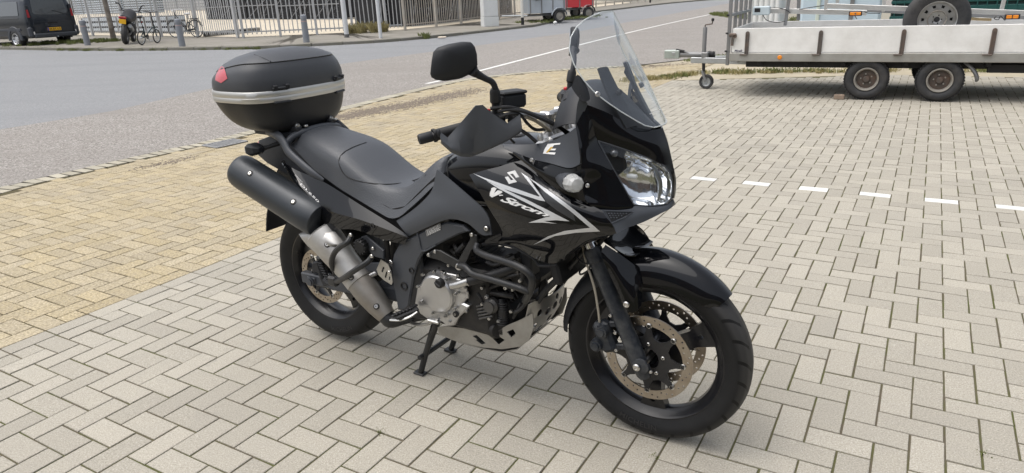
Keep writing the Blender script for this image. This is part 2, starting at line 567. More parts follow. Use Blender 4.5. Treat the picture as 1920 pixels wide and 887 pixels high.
def joint_mat(name, sand, moss, moss_amt):
    m = bpy.data.materials.new(name); m.use_nodes = True
    nt = m.node_tree; L = nt.links.new; N = nt.nodes.new
    b = nt.nodes['Principled BSDF']; b.inputs['Roughness'].default_value = .95; b.inputs['Specular IOR Level'].default_value = .1
    geo = N('ShaderNodeNewGeometry')
    n1 = N('ShaderNodeTexNoise'); n1.inputs['Scale'].default_value = 3.2; n1.inputs['Detail'].default_value = 7; n1.inputs['Roughness'].default_value = .7
    L(geo.outputs['Position'], n1.inputs['Vector'])
    rp = N('ShaderNodeValToRGB'); rp.color_ramp.elements[0].position = .44; rp.color_ramp.elements[1].position = .62
    L(n1.outputs['Fac'], rp.inputs[0])
    mu = N('ShaderNodeMath'); mu.operation = 'MULTIPLY'; mu.inputs[1].default_value = moss_amt; L(rp.outputs[0], mu.inputs[0])
    c = N('ShaderNodeMix'); c.data_type = 'RGBA'; c.inputs[6].default_value = (*sand, 1); c.inputs[7].default_value = (*moss, 1)
    L(mu.outputs[0], c.inputs[0]); L(c.outputs[2], b.inputs['Base Color'])
    n2 = N('ShaderNodeTexNoise'); n2.inputs['Scale'].default_value = 300; L(geo.outputs['Position'], n2.inputs['Vector'])
    bu = N('ShaderNodeBump'); bu.inputs['Distance'].default_value = .002; L(n2.outputs['Fac'], bu.inputs['Height']); L(bu.outputs[0], b.inputs['Normal'])
    return m
m_joint = joint_mat('joint_sand', (.115, .098, .07), (.085, .10, .026), .8)
m_jointy = joint_mat('joint_sand_yellow', (.105, .088, .055), (.085, .085, .035), .4)

# earth sheet to the horizon
g = G()
xs = [-600, -60, -20, -5, 5, 20, 60, 600]; ys = [-60, 0, 8, 16, 30, 60, 120, 900]
vv = [(x, y, -.09 + zt(x, y) * (1 if abs(x) < 100 and y < 200 else 0)) for y in ys for x in xs]
ff = [(j * 8 + i, j * 8 + i + 1, (j + 1) * 8 + i + 1, (j + 1) * 8 + i) for j in range(7) for i in range(7)]
g.add(vv, ff)
tag(g.obj('ground', M('earth', (.20, .18, .14), .95, var=.25, vscale=3), smooth=0), kind='structure')

# kerb line between yellow paving and street (yard side edge), then round to the right
KL = [GP(-700, 545), GP(-300, 440), GP(0, 352), GP(150, 317), GP(300, 283), GP(400, 262), GP(620, 206.5), GP(780, 167), GP(870, 148.5), GP(1000, 134), GP(1090, 127.5), GP(1203, 121.5)]
KL = [k[:2] for k in KL]
KLs = crom(np.array(KL), 6)
def kl_side(x, y):                     # signed distance to the kerb line: positive on the yard side
    d = KLs - np.array([x, y]); i = int(np.argmin((d ** 2).sum(1)))
    i = min(max(i, 1), len(KLs) - 2)
    t = KLs[i + 1] - KLs[i - 1]; t = t / np.linalg.norm(t)
    return (x - KLs[i][0]) * t[1] - (y - KLs[i][1]) * t[0]

GRAP = 7.0e-3                          # joint width
def brick_mesh(lx, ly, ch=.0020, dep=.02, tilt=(0, 0), h=0.0):
    """pillow-edged paver, top at z=0; 4 top + 4 chamfer + 4 sides"""
    a, b = lx / 2, ly / 2
    v, f = [], []
    for (s, z) in ((0, -dep), (0, -.0018), (ch, 0.0)):
        for (i, j) in ((-1, -1), (1, -1), (1, 1), (-1, 1)):
            v.append((i * (a - s), j * (b - s), z))
    for k in (0, 4):
        for i in range(4):
            j = (i + 1) % 4
            f.append((k + i, k + j, k + 4 + j, k + 4 + i))
    f.append((8, 9, 10, 11))
    return np.array(v), f

bricks = []      # (x, y, rot, lx, ly, kind)
def in_view(x, y, m=60):
    fw = y * _cp + CAM_H * _sp
    if fw < .15: return None
    up = y * _sp - CAM_H * _cp
    a, b = F_PX * x / fw, -F_PX * up / fw
    u, v = 960 + _cr * a - _sr * b, 443.5 + _sr * a + _cr * b
    if -m - 1100 < u < 1920 + m + 1300 and -m < v < 887 + m + 500: return u, v, fw
    return None
XB = -37                                # border between yellow and grey paving
FAR_EDGE = lambda X: -66.5 - (X + 37) * .42 if X < -8 else -79.0
wht = {(-17 + 4 * k, -9) for k in range(-1, 12)}
for X in range(-74, 110):
    for Y in range(-150, 50):
        sm_ = (X + Y) % 4
        if X < XB:
            zone = 'y'
        elif X == XB:
            if Y % 2 == 0:              # stretcher course along the border
                x, y = grid_w(X + .5, Y + 1)
                if Y > -68 and in_view(x, y): bricks.append((x, y, PI / 2, 2, 'g'))
            continue
        else:
            zone = 'g'
        if sm_ == 2:                    # brick along X
            if zone == 'y' and X + 1 >= XB: continue
            cx, cy, rot = X + 1, Y + .5, 0
        elif sm_ == 0:
            cx, cy, rot = X + .5, Y + 1, PI / 2
        elif sm_ == 3 and X == XB + 1:   # cut half bricks against the border course
            x, y = grid_w(X + .5, Y + .5)
            if Y > -68 and in_view(x, y): bricks.append((x, y, 0, 1, 'g'))
            continue
        elif sm_ == 2 and zone == 'y':
            continue
        else:
            continue
        x, y = grid_w(cx, cy)
        if not in_view(x, y): continue
        if zone == 'y':
            if kl_side(x, y) < .25 or y > 17: continue
            bricks.append((x, y, rot, 2, 'y'))
        else:
            if Y < FAR_EDGE(X): continue
            bricks.append((x, y, rot, 2, 'w' if (rot == 0 and (X, Y) in wht) else 'g'))
for Y in range(-70, 46):                # cut half bricks on the yellow side of the border
    X = XB - 1
    if (X + Y) % 4 == 2:
        x, y = grid_w(X + .5, Y + .5)
        if in_view(x, y) and kl_side(x, y) > .25: bricks.append((x, y, 0, 1, 'y'))

# paving as a setting: bed sheets and bricks
pav = G()
c1 = [grid_w(-37, 60), grid_w(112, 60), grid_w(112, -79), grid_w(-8, -79), grid_w(-37, -66.5)]
pav.add([(p[0], p[1], -.005) for p in c1], [tuple(range(len(c1)))])
paving = tag(pav.obj('paving', m_joint, smooth=0, fix=True), kind='structure')
yb = G()
ye = [grid_w(-37, 60)] + [grid_w(-37, -66.5)] + [tuple(GP(1240, 150)[:2])] + [tuple(GP(1300, 122)[:2])] + [tuple(p) for p in KLs[::-1]]
yb.add([(p[0], p[1], -.005) for p in ye], [tuple(range(len(ye)))])
entrance = tag(yb.obj('entrance_paving', m_jointy, smooth=0, fix=True), kind='structure')

def place_bricks(lst, parent, mats, nbig):
    """largest in the picture as objects of their own, the rest joined"""
    lst = sorted(lst, key=lambda b: math.hypot(b[0], b[1]) if (lambda q: q and -20 < q[0] < 1940 and q[1] < 890)(in_view(b[0], b[1], 0)) else 99)
    meshes = {}
    rest = {}
    for i, (x, y, rot, L_, kind) in enumerate(lst):
        lx, ly = L_ * GU - GRAP, GU - GRAP
        if i < nbig and kind in mats:
            key = (L_, kind, i % 3)
            if key not in meshes:
                v, f = brick_mesh(lx, ly, ch=.0018 + .0004 * (i % 3))
                me = bpy.data.meshes.new('brick'); me.from_pydata([tuple(p) for p in v], [], f)
                me.materials.append(mats[kind]); meshes[key] = me
            o = bpy.data.objects.new('brick', meshes[key]); COL.objects.link(o)
            o.parent = parent
            o.location = (x + rng.normal(0, .0007), y + rng.normal(0, .0007), rng.normal(-.0004, .0006))
            o.rotation_euler = (rng.normal(0, .006), rng.normal(0, .004), rot - GYAW + rng.normal(0, .004))
        else:
            rest.setdefault(kind, []).append((x, y, rot, L_))
    for kind, bl in rest.items():
        n = len(bl)
        V = np.zeros((n, 12, 3)); T = np.zeros(n)
        _, f0 = brick_mesh(.2, .1)
        for i, (x, y, rot, L_) in enumerate(bl):
            v, _ = brick_mesh(L_ * GU - GRAP, GU - GRAP)
            v = v + rng.normal(0, .0005, v.shape) * np.array([1, 1, .5])
            v[:, 2] += v[:, 0] * rng.normal(0, .006) + v[:, 1] * rng.normal(0, .008) + rng.normal(-.0004, .0006)
            a = rot - GYAW + rng.normal(0, .005)
            c, s = math.cos(a), math.sin(a)
            V[i, :, 0] = x + v[:, 0] * c - v[:, 1] * s + rng.normal(0, .0008); V[i, :, 1] = y + v[:, 0] * s + v[:, 1] * c; V[i, :, 2] = v[:, 2]
            T[i] = rng.random()
        F_ = (np.array(f0)[None] + (np.arange(n) * 12)[:, None, None]).reshape(-1, 4)
        me = bpy.data.meshes.new('brick_field')
        me.from_pydata(V.reshape(-1, 3).tolist(), [], F_.tolist())
        at = me.attributes.new('tint', 'FLOAT', 'POINT')
        at.data.foreach_set('value', np.repeat(T, 12))
        me.materials.append(mats[kind])
        o = bpy.data.objects.new('brick_field', me); COL.objects.link(o); o.parent = parent
        tag(o, kind='stuff')
wb = [b for b in bricks if b[4] == 'w']
place_bricks(wb + [b for b in bricks if b[4] == 'g'], paving, {'g': m_grey, 'w': m_white}, 300)
# kerb course of headers along the street
kb = []
seg = np.diff(KLs, axis=0); cum = np.concatenate([[0], np.cumsum(np.linalg.norm(seg, axis=1))])
s_ = 0.06
while s_ < cum[-1] - .1:
    i = int(np.searchsorted(cum, s_)) - 1
    t = seg[i] / np.linalg.norm(seg[i]); p = KLs[i] + t * (s_ - cum[i]); nrm = np.array([t[1], -t[0]])
    kb.append((p + nrm * .11, math.atan2(t[1], t[0]) + PI / 2)); s_ += .118
kmeshes = None
for (p, a) in kb:
    if not in_view(p[0], p[1], 0): continue
    if kmeshes is None:
        v, f = brick_mesh(.205, .094, ch=.005, dep=.02)
        kmeshes = bpy.data.meshes.new('brick'); kmeshes.from_pydata([tuple(q) for q in v], [], f); kmeshes.materials.append(m_kerbrow)
    o = bpy.data.objects.new('brick', kmeshes); COL.objects.link(o); o.parent = entrance
    o.location = (p[0], p[1], .0055 + rng.normal(0, .0015)); o.rotation_euler = (rng.normal(0, .01), rng.normal(0, .01), a + rng.normal(0, .025))
_n = np.stack([_tk[:, 1], -_tk[:, 0]], 1) if False else None
kv, kf = [], []
for i, (p, a) in enumerate(kb):          # dark bed under the kerb course
    d = np.array([math.cos(a), math.sin(a)]) * .100
    kv += [(p[0] - d[0], p[1] - d[1], -.001), (p[0] + d[0], p[1] + d[1], -.001)]
    if i: kf.append((2 * i - 2, 2 * i - 1, 2 * i + 1, 2 * i))
G().add(kv, kf).obj('kerb_bed', M('dark_joint', (.045, .04, .03), .95), entrance, smooth=0, fix=True)
place_bricks([b for b in bricks if b[4] == 'y'], entrance, {'y': m_yel}, 190)

# ---- street
def asphalt_mat(name, base, light, dark, light_amt, gscale, patch_c, bump):
    m = bpy.data.materials.new(name); m.use_nodes = True
    nt = m.node_tree; L = nt.links.new; N = nt.nodes.new
    b = nt.nodes['Principled BSDF']; b.inputs['Roughness'].default_value = .82; b.inputs['Specular IOR Level'].default_value = .3
    geo = N('ShaderNodeNewGeometry')
    vo = N('ShaderNodeTexVoronoi'); vo.inputs['Scale'].default_value = gscale; L(geo.outputs['Position'], vo.inputs['Vector'])
    sp = N('ShaderNodeSeparateColor'); L(vo.outputs['Color'], sp.inputs[0])
    r = N('ShaderNodeValToRGB'); r.color_ramp.elements[0].position = 0; r.color_ramp.elements[1].position = 1
    r.color_ramp.elements[0].color = (*dark, 1); r.color_ramp.elements[1].color = (*light, 1)
    e = r.color_ramp.elements.new(.5); e.color = (*base, 1)
    L(sp.outputs[0], r.inputs[0])
    n = N('ShaderNodeTexNoise'); n.inputs['Scale'].default_value = .55; n.inputs['Detail'].default_value = 7; n.inputs['Roughness'].default_value = .6
    mp = N('ShaderNodeMapping'); mp.inputs['Rotation'].default_value = (0, 0, math.radians(-60)); mp.inputs['Scale'].default_value = (.35, 2.0, 1)
    L(geo.outputs['Position'], mp.inputs[0]); L(mp.outputs[0], n.inputs['Vector'])
    rr = N('ShaderNodeValToRGB'); rr.color_ramp.elements[0].position = .45; rr.color_ramp.elements[1].position = .7; L(n.outputs['Fac'], rr.inputs[0])
    mu = N('ShaderNodeMath'); mu.operation = 'MULTIPLY'; mu.inputs[1].default_value = .75; L(rr.outputs[0], mu.inputs[0])
    c = N('ShaderNodeMix'); c.data_type = 'RGBA'; c.inputs[7].default_value = (*patch_c, 1); L(mu.outputs[0], c.inputs[0]); L(r.outputs[0], c.inputs[6])
    L(c.outputs[2], b.inputs['Base Color'])
    bu = N('ShaderNodeBump'); bu.inputs['Distance'].default_value = bump; L(vo.outputs['Distance'], bu.inputs['Height']); L(bu.outputs[0], b.inputs['Normal'])
    return m
m_asph = asphalt_mat('asphalt', (.228, .234, .241), (.285, .287, .29), (.172, .177, .183), .5, 85, (.20, .205, .212), .004)
m_asph2 = asphalt_mat('asphalt_old', (.248, .230, .209), (.41, .385, .36), (.132, .12, .108), .5, 75, (.225, .208, .19), .005)

KERB_PX = [(-420, 83), (-60, 92), (200, 95.5), (380, 94), (490, 92), (600, 86.5), (712, 80.5), (787, 74), (840, 69), (902, 62), (980, 53), (1012, 48.5), (1105, 26), (1172, 17), (1247, 8), (1313, 2), (1420, -7)]
kerb_line = np.array([RP(*p) for p in KERB_PX])
kerb_line = crom(kerb_line, 4)
SEAM_PX = [(-500, 330), (0, 243), (200, 211), (400, 165), (640, 120), (900, 85), (1080, 60), (1240, 30), (1390, 2), (1450, -6)]
seam = np.array([RP(*p)[:2] for p in SEAM_PX])
far_r = [(60, 62), (60, 15)]
def quadstrip(A, B, dz, name, mat):
    """sheet between two polylines resampled to the same count"""
    def res(P, n=120):
        P = np.array(P, float)[:, :2]; s = np.concatenate([[0], np.cumsum(np.linalg.norm(np.diff(P, axis=0), axis=1))]); s /= s[-1]
        t = np.linspace(0, 1, n); return np.stack([np.interp(t, s, P[:, 0]), np.interp(t, s, P[:, 1])], 1)
    a, b = res(A), res(B)
    v, f = [], []
    K = 10
    for i in range(120):
        for k in range(K + 1):
            p = a[i] + (b[i] - a[i]) * k / K
            v.append((p[0], p[1], zt(p[0], p[1]) + dz))
    for i in range(119):
        for k in range(K):
            q = i * (K + 1) + k
            f.append((q, q + 1, q + K + 2, q + K + 1))
    return tag(G().add(v, f).obj(name, mat, smooth=30, fix=True), kind='structure')
_t = np.gradient(KLs, axis=0); _t /= np.linalg.norm(_t, axis=1)[:, None]
road_edge = [tuple(p) for p in KLs + np.stack([_t[:, 1], -_t[:, 0]], 1) * .015] + [(5.5, 16.2), (9.0, 17.6), (14.0, 18.5), (40, 20)]
quadstrip(kerb_line[:, :2] + np.array([.05, .3]) * 0, np.concatenate([seam, [[14, 62]]]) if False else seam, .004, 'road', m_asph)
quadstrip(seam, road_edge, .0035, 'road_shoulder', m_asph2)

# painted edge line
m_paint = M('road_paint', (.74, .74, .71), .7, var=.06, vscale=20, dirt=(.45, .43, .40), dirt_amt=.5, dscale=9)
lp = [GP(800, 158.0), GP(840, 149), GP(905, 132.5), GP(1000, 108), GP(1082, 87), GP(1165, 66.3), GP(1250, 46.5), GP(1338, 27.5)]
lp = crom(np.array(lp), 4)[:, :2]
g = G(); v, f = [], []
for i in range(len(lp)):
    t = lp[min(i + 1, len(lp) - 1)] - lp[max(i - 1, 0)]; t = t / np.linalg.norm(t); n_ = np.array([-t[1], t[0]])
    for s in (-.05, .05):
        p = lp[i] + n_ * s; v.append((p[0], p[1], zt(*p) + .0085))
    if i: f.append((2 * i - 2, 2 * i - 1, 2 * i + 1, 2 * i))
tag(g.add(v, f).obj('road_edge_line', m_paint, smooth=0, fix=True), kind='structure')

# ================================================================== MOTORCYCLE
m_gloss = M('gloss_black', (.004, .0045, .006), .25, coat=1.0, coat_r=.015, spec=.08, rvar=.05, vscale=14, bump=.00004, bscale=9)
m_satin = M('satin_grey_plastic', (.054, .059, .068), .38, spec=.45, var=.12, vscale=6, rvar=.08, bump=.00012, bscale=500)
m_matte = M('matte_black_plastic', (.020, .0215, .025), .52, spec=.4, var=.15, vscale=7, rvar=.1, bump=.00015, bscale=420)
m_blackmetal = M('black_metal', (.014, .015, .017), .40, spec=.5, var=.2, vscale=18, rvar=.1, bump=.0001, bscale=150, dirt=(.09, .085, .075), dirt_amt=.3, dscale=10)
m_fork = M('worn_fork_black', (.017, .021, .028), .36, spec=.5, var=.2, vscale=20, rvar=.12, bump=.0002, bscale=90, dirt=(.16, .16, .155), dirt_amt=.35, dscale=26)
m_eng = M('engine_dark', (.012, .012, .013), .5, metal=.2, var=.35, vscale=20, bump=.0005, bscale=110, dirt=(.06, .054, .045), dirt_amt=.35, dscale=14)
m_alu = M('cast_aluminium', (.50, .50, .50), .33, metal=.85, var=.06, vscale=30, rvar=.06, bump=.0001, bscale=240, dirt=(.26, .25, .23), dirt_amt=.28, dscale=9)
m_alu2 = M('brushed_aluminium', (.52, .52, .51), .33, metal=1.0, var=.08, vscale=14, rvar=.1, dirt=(.26, .24, .20), dirt_amt=.5, dscale=7)
m_shield = M('heat_shield_metal', (.46, .455, .44), .5, metal=.75, var=.1, vscale=12, rvar=.1, dirt=(.28, .245, .20), dirt_amt=.55, dscale=9)
m_cone = M('heat_stained_steel', (.29, .275, .25), .5, metal=.7, var=.12, vscale=10, rvar=.1, dirt=(.20, .165, .13), dirt_amt=.6, dscale=8)
m_chrome = M('chrome', (.62, .63, .64), .12, metal=1.0)
m_steel = M('bright_steel', (.58, .57, .55), .28, metal=1.0, var=.1, vscale=40)
m_disc = M('brake_disc_steel', (.40, .355, .30), .34, metal=1.0, var=.14, vscale=30, rvar=.1, dirt=(.19, .12, .07), dirt_amt=.35, dscale=16)
m_carrier = M('disc_carrier', (.016, .017, .019), .45, metal=.2, var=.2, vscale=25, dirt=(.10, .09, .08), dirt_amt=.3)
m_rim = M('rim_black', (.007, .0075, .010), .30, spec=.4, coat=.3, coat_r=.12, rvar=.08, vscale=12, dirt=(.05, .046, .042), dirt_amt=.25, dscale=8)
m_seat = M('seat_vinyl', (.066, .071, .080), .40, spec=.5, var=.12, vscale=4, rvar=.06, bump=.0012, bscale=210)
m_seat2 = M('seat_vinyl_smooth', (.028, .030, .033), .38, spec=.45, var=.1, vscale=4, rvar=.06, bump=.0001, bscale=500)
m_case = M('case_plastic', (.052, .055, .061), .36, spec=.45, var=.15, vscale=5, rvar=.1, bump=.00018, bscale=600)
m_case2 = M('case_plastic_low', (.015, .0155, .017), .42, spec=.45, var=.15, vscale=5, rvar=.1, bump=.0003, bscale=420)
m_silver = M('silver_trim', (.56, .555, .53), .36, metal=.75, var=.05, vscale=9, rvar=.06)
m_red = M('red_reflector', (.46, .045, .06), .14, coat=.8, spec=.6, var=.15, vscale=30)
m_decal = M('silver_decal', (.62, .63, .64), .30, metal=.3, var=.06, vscale=16)
m_decal_w = M('white_decal', (.76, .76, .75), .35, var=.05, vscale=30)
m_decal_d = M('dark_decal', (.03, .032, .036), .3, coat=.6)
m_hose = M('rubber_hose', (.016, .016, .017), .5, var=.2, vscale=30)
m_hose2 = M('braided_hose', (.34, .31, .25), .45, var=.2, vscale=60)
m_muf = M('muffler_black', (.036, .041, .047), .38, metal=.25, var=.15, vscale=6, rvar=.08, bump=.0001, bscale=300)
m_guard = M('hand_guard_plastic', (.078, .083, .092), .45, spec=.45, var=.1, vscale=8, rvar=.06, bump=.0002, bscale=420)
m_grip = M('rubber_grip', (.015, .015, .016), .6, bump=.0006, bscale=260)
m_lens_clear = M('clear_signal_lens', (.82, .83, .83), .08, trans=.6, spec=.6, bump=.0005, bscale=90)
m_amber = M('amber_bulb', (.75, .30, .05), .3)
m_under = M('dark_inner', (.010, .010, .011), .65, var=.2, vscale=9)
m_text_dark = M('sticker_dark', (.018, .018, .02), .4)

def glass_mat(name, tint, rough, ior, a):
    m = bpy.data.materials.new(name); m.use_nodes = True
    nt = m.node_tree; L = nt.links.new; N = nt.nodes.new
    nt.nodes.remove(nt.nodes['Principled BSDF'])
    out = nt.nodes['Material Output']
    tr = N('ShaderNodeBsdfTransparent'); tr.inputs[0].default_value = (*tint, 1)
    gl = N('ShaderNodeBsdfGlossy'); gl.inputs['Roughness'].default_value = rough; gl.inputs[0].default_value = (.95, .97, 1, 1)
    lw = N('ShaderNodeLayerWeight'); lw.inputs[0].default_value = .5
    pw = N('ShaderNodeMath'); pw.operation = 'POWER'; pw.inputs[1].default_value = 4.0
    L(lw.outputs['Facing'], pw.inputs[0])
    ad = N('ShaderNodeMath'); ad.operation = 'MULTIPLY_ADD'; ad.inputs[1].default_value = .85; ad.inputs[2].default_value = a
    ad.use_clamp = True
    L(pw.outputs[0], ad.inputs[0])
    mx = N('ShaderNodeMixShader'); L(ad.outputs[0], mx.inputs[0]); L(tr.outputs[0], mx.inputs[1]); L(gl.outputs[0], mx.inputs[2])
    L(mx.outputs[0], out.inputs[0])
    MATS[name] = m
    return m
m_screen = glass_mat('screen_polycarbonate', (.95, .965, .97), .05, 1.45, .055)
m_lens = glass_mat('headlight_lens', (.94, .95, .96), .03, 1.45, .02)
m_edge = M('screen_edge', (.80, .84, .85), .2, trans=.5)

def tyre_mat():
    m = bpy.data.materials.new('tyre_rubber'); m.use_nodes = True
    nt = m.node_tree; L = nt.links.new; N = nt.nodes.new
    b = nt.nodes['Principled BSDF']; b.inputs['Roughness'].default_value = .58; b.inputs['Specular IOR Level'].default_value = .28
    tc = N('ShaderNodeTexCoord'); sx = N('ShaderNodeSeparateXYZ'); L(tc.outputs['Object'], sx.inputs[0])
    def math_(op, a, b_=None):
        q = N('ShaderNodeMath'); q.operation = op
        for k, w in enumerate((a, b_)):
            if w is None: continue
            if isinstance(w, (int, float)): q.inputs[k].default_value = w
            else: L(w, q.inputs[k])
        return q.outputs[0]
    ang = math_('ARCTAN2', sx.outputs[0], sx.outputs[2])
    ay = math_('ABSOLUTE', sx.outputs[1])
    ph = math_('ADD', math_('MULTIPLY', ang, 26.0 / (2 * PI)), math_('MULTIPLY', ay, 14.0))
    saw = math_('FRACT', ph)
    groove = math_('LESS_THAN', math_('ABSOLUTE', math_('SUBTRACT', saw, .5)), .085)
    rad = math_('SQRT', math_('ADD', math_('MULTIPLY', sx.outputs[0], sx.outputs[0]), math_('MULTIPLY', sx.outputs[2], sx.outputs[2])))
    on = math_('MULTIPLY', math_('GREATER_THAN', rad, .296), math_('GREATER_THAN', ay, .012))
    gr = math_('MULTIPLY', groove, on)
    n = N('ShaderNodeTexNoise'); n.inputs['Scale'].default_value = 18; n.inputs['Detail'].default_value = 6; L(tc.outputs['Object'], n.inputs['Vector'])
    c = N('ShaderNodeMix'); c.data_type = 'RGBA'; c.inputs[6].default_value = (.006, .0065, .0075, 1); c.inputs[7].default_value = (.016, .016, .0165, 1); L(n.outputs['Fac'], c.inputs[0])
    tr_ = N('ShaderNodeMapRange'); tr_.inputs[1].default_value = .298; tr_.inputs[2].default_value = .312; tr_.inputs[4].default_value = .8; L(rad, tr_.inputs[0])
    cw = N('ShaderNodeMix'); cw.data_type = 'RGBA'; cw.inputs[7].default_value = (.040, .039, .038, 1); L(tr_.outputs[0], cw.inputs[0]); L(c.outputs[2], cw.inputs[6]); c = cw
    c2 = N('ShaderNodeMix'); c2.data_type = 'RGBA'; c2.inputs[7].default_value = (.004, .004, .004, 1); L(gr, c2.inputs[0]); L(c.outputs[2], c2.inputs[6])
    L(c2.outputs[2], b.inputs['Base Color'])
    h = math_('SUBTRACT', math_('MULTIPLY', n.outputs['Fac'], .0006), math_('MULTIPLY', gr, .008))
    bu = N('ShaderNodeBump'); bu.inputs['Distance'].default_value = 1.0; L(h, bu.inputs['Height']); L(bu.outputs[0], b.inputs['Normal'])
    return m
m_tyre = tyre_mat()

bike = empty('motorcycle', tuple(BO), BPSI, 'black touring motorcycle with top case standing on its centre stand on the paving', 'motorcycle')
FA, RA = np.array([1.55, 0, .329]), np.array([0, 0, .343])

def bolt(parent, c, r=.008, out=(0, -1, 0), depth=.006, mat=None, name='bolt', washer=None):
    o = np.array(out, float); o /= np.linalg.norm(o); c = np.array(c, float)
    g = G()
    if washer:
        w = G().lathe([(washer, 0), (washer, .6), (washer * .8, 1)], c, c + o * depth * .6, 16)
        w.obj('rubber_washer', m_hose, parent)
    g.lathe([(r, 0), (r, .6), (r * .75, 1), (r * .45, 1), (r * .4, .6), (0.0001, .6)], c, c + o * depth, 14)
    return g.obj(name, mat or m_steel, parent)

# ---- wheels
def tyre_prof(Ro, wd, bead, rw):
    pr = []
    for (dy, rr) in ((-rw, bead), (-rw - .006, bead + .012), (-wd * .97, bead + (Ro - bead) * .42), (-wd, bead + (Ro - bead) * .6), (-wd * .93, bead + (Ro - bead) * .76),
                     (-wd * .72, bead + (Ro - bead) * .90), (-wd * .4, Ro - .004), (0, Ro)):
        pr.append((rr, dy))
    pr = crom(np.array(pr), 3)
    pr = np.concatenate([pr, (pr * [1, -1])[::-1][1:]])
    inner = np.array([[bead - .006, rw - .004], [bead - .006, -rw + .004]])
    return np.concatenate([pr, inner])
def wheel(C, Ro, wd, bead, rw, spoke_angles, name_lab):
    o = empty('wheel', tuple(C)); o.parent = bike; o['label'] = name_lab
    g = G(); g.lathe([(r, y) for r, y in tyre_prof(Ro, wd, bead, rw)], (0, 0, 0), (0, 1, 0), 96, closed=True)
    g.obj('tyre', m_tyre, o, smooth=40, fix=True)
    # rim: lipped barrel, hub and three wide spokes
    g = G()
    b = bead
    pr = [(b + .007, -rw), (b + .007, -rw - .004), (b + .002, -rw - .005), (b - .004, -rw + .001), (b - .012, -rw + .012), (b - .024, -rw * .45), (b - .028, 0), (b - .024, rw * .45), (b - .012, rw - .012),
          (b - .004, rw - .001), (b + .002, rw + .005), (b + .007, rw + .004), (b + .007, rw), (b - .004, rw * .6), (b - .014, 0), (b - .004, -rw * .6)]
    g.lathe(pr, (0, 0, 0), (0, 1, 0), 96, closed=True)
    g.lathe([(.03, -.05), (.046, -.05), (.05, -.03), (.05, .03), (.046, .05), (.03, .05)], (0, 0, 0), (0, 1, 0), 32, closed=True)
    for a in spoke_angles:
        ca, sa = math.cos(a), math.sin(a)
        R3 = lambda r, t, y: np.array([r * ca - t * sa, y, r * sa + t * ca])
        out = [(.04, -.036), (.10, -.029), (.16, -.030), (b - .03, -.046), (b - .017, -.062), (b - .017, .062), (b - .03, .046), (.16, .030), (.10, .029), (.04, .036)]
        hole = [(b - .055 + .008 * math.cos(q), .010 * math.sin(q)) for q in np.linspace(0, 2 * PI, 10, endpoint=False)]
        g.plate(out, [hole], lambda p, t: R3(p[0], p[1], -.017 + t + .006 * (1 - abs(p[1]) / .062) * (1 if t > .01 else -1)), .034)
    g.obj('rim', m_rim, o, smooth=30, fix=True)
    return o
wF = wheel(FA, .329, .055, .243, .036, [math.radians(a) for a in (31, 151, 271)], None or 'front wheel with twin drilled discs')
wR = wheel(RA, .321, .075, .218, .056, [math.radians(a) for a in (75, 195, 315)], 'rear wheel with single drilled disc')
def disc(parent, y, ro, ri, carrier=True, n=8, hole_r=.0036, rows=2, nh=48):
    holes = []
    for k in range(rows * nh // 2):
        a = 2 * PI * k / (rows * nh // 2)
        r = ri + (ro - ri) * (.28 + .44 * ((k % 3) / 2.0))
        holes.append(circle2(r * math.cos(a), r * math.sin(a), hole_r, 8))
    holes.append(circle2(0, 0, ri, 64))
    g = G(); g.plate(circle2(0, 0, ro, 96), holes, lambda p, t: np.array([p[0], y - .0025 + t, p[1]]), .005)
    d = g.obj('brake_disc', m_disc, parent, smooth=20, fix=True)
    if carrier:
        c = G()
        out = []
        for k in range(n):
            a0 = 2 * PI * k / n
            for (da, r) in ((-.26, ri - .040), (-.11, ri - .022), (-.075, ri - .006), (-.07, ri + .006), (.07, ri + .006), (.075, ri - .006), (.11, ri - .022), (.26, ri - .040)):
                out.append((r * math.cos(a0 + da), r * math.sin(a0 + da)))
        hl = [circle2(0, 0, .040, 24)]
        c.plate(out, hl, lambda p, t: np.array([p[0], y - .004 * np.sign(-y) - .003 + t, p[1]]), .006)
        c.obj('disc_carrier', m_carrier, parent, smooth=30, fix=True)
        bb = G()
        sg = np.sign(y)
        for k in range(n):
            a0 = 2 * PI * k / n
            p = np.array([(ri + .001) * math.cos(a0), y + sg * .001, (ri + .001) * math.sin(a0)])
            bb.lathe([(.0105, 0), (.0105, .7), (.008, 1), (.006, 1), (.006, .5), (.0001, .5)], p, p + np.array([0, sg * .006, 0]), 14)
        bb.objs('disc_bobbin', m_steel, parent, fix=True)
        b2 = G()
        for k in range(5):
            a0 = 2 * PI * k / 5 + .3
            p = np.array([.056 * math.cos(a0), y + sg * .002, .056 * math.sin(a0)])
            b2.lathe([(.007, 0), (.007, .8), (.005, 1), (.003, 1), (.003, .5), (.0001, .5)], p, p + np.array([0, sg * .009, 0]), 10)
        b2.objs('disc_bolt', m_steel, parent, fix=True)
    return d
disc(wF, -.068, .155, .121); disc(wF, .068, .155, .121)
disc(wR, -.082, .130, .098, carrier=True, n=6)
# raised maker's lettering on the tyre walls
def tyre_text(parent, body, R_, y, size, a0, sy):
    V, F_ = text_mesh(body, offset=.012, space=1.08)
    w = V[:, 0].max()
    g = G(); P = []
    for (tx_, ty_) in V:
        a = a0 + (tx_ - w / 2) * size / R_ * 1.0
        r = R_ + (ty_ - .35) * size * -1
        P.append((r * math.sin(a) * -1 if False else r * math.cos(a), y, r * math.sin(a)))
    g.add(P, F_)
    return g.obj('tyre_lettering', M('raised_rubber', (.026, .026, .027), .5), parent, smooth=0, fix=False)
tyre_text(wF, 'MICHELIN', .280, -.0558, .030, math.radians(262), 1)
tyre_text(wR, 'MICHELIN', .266, -.0757, .030, math.radians(285), 1)
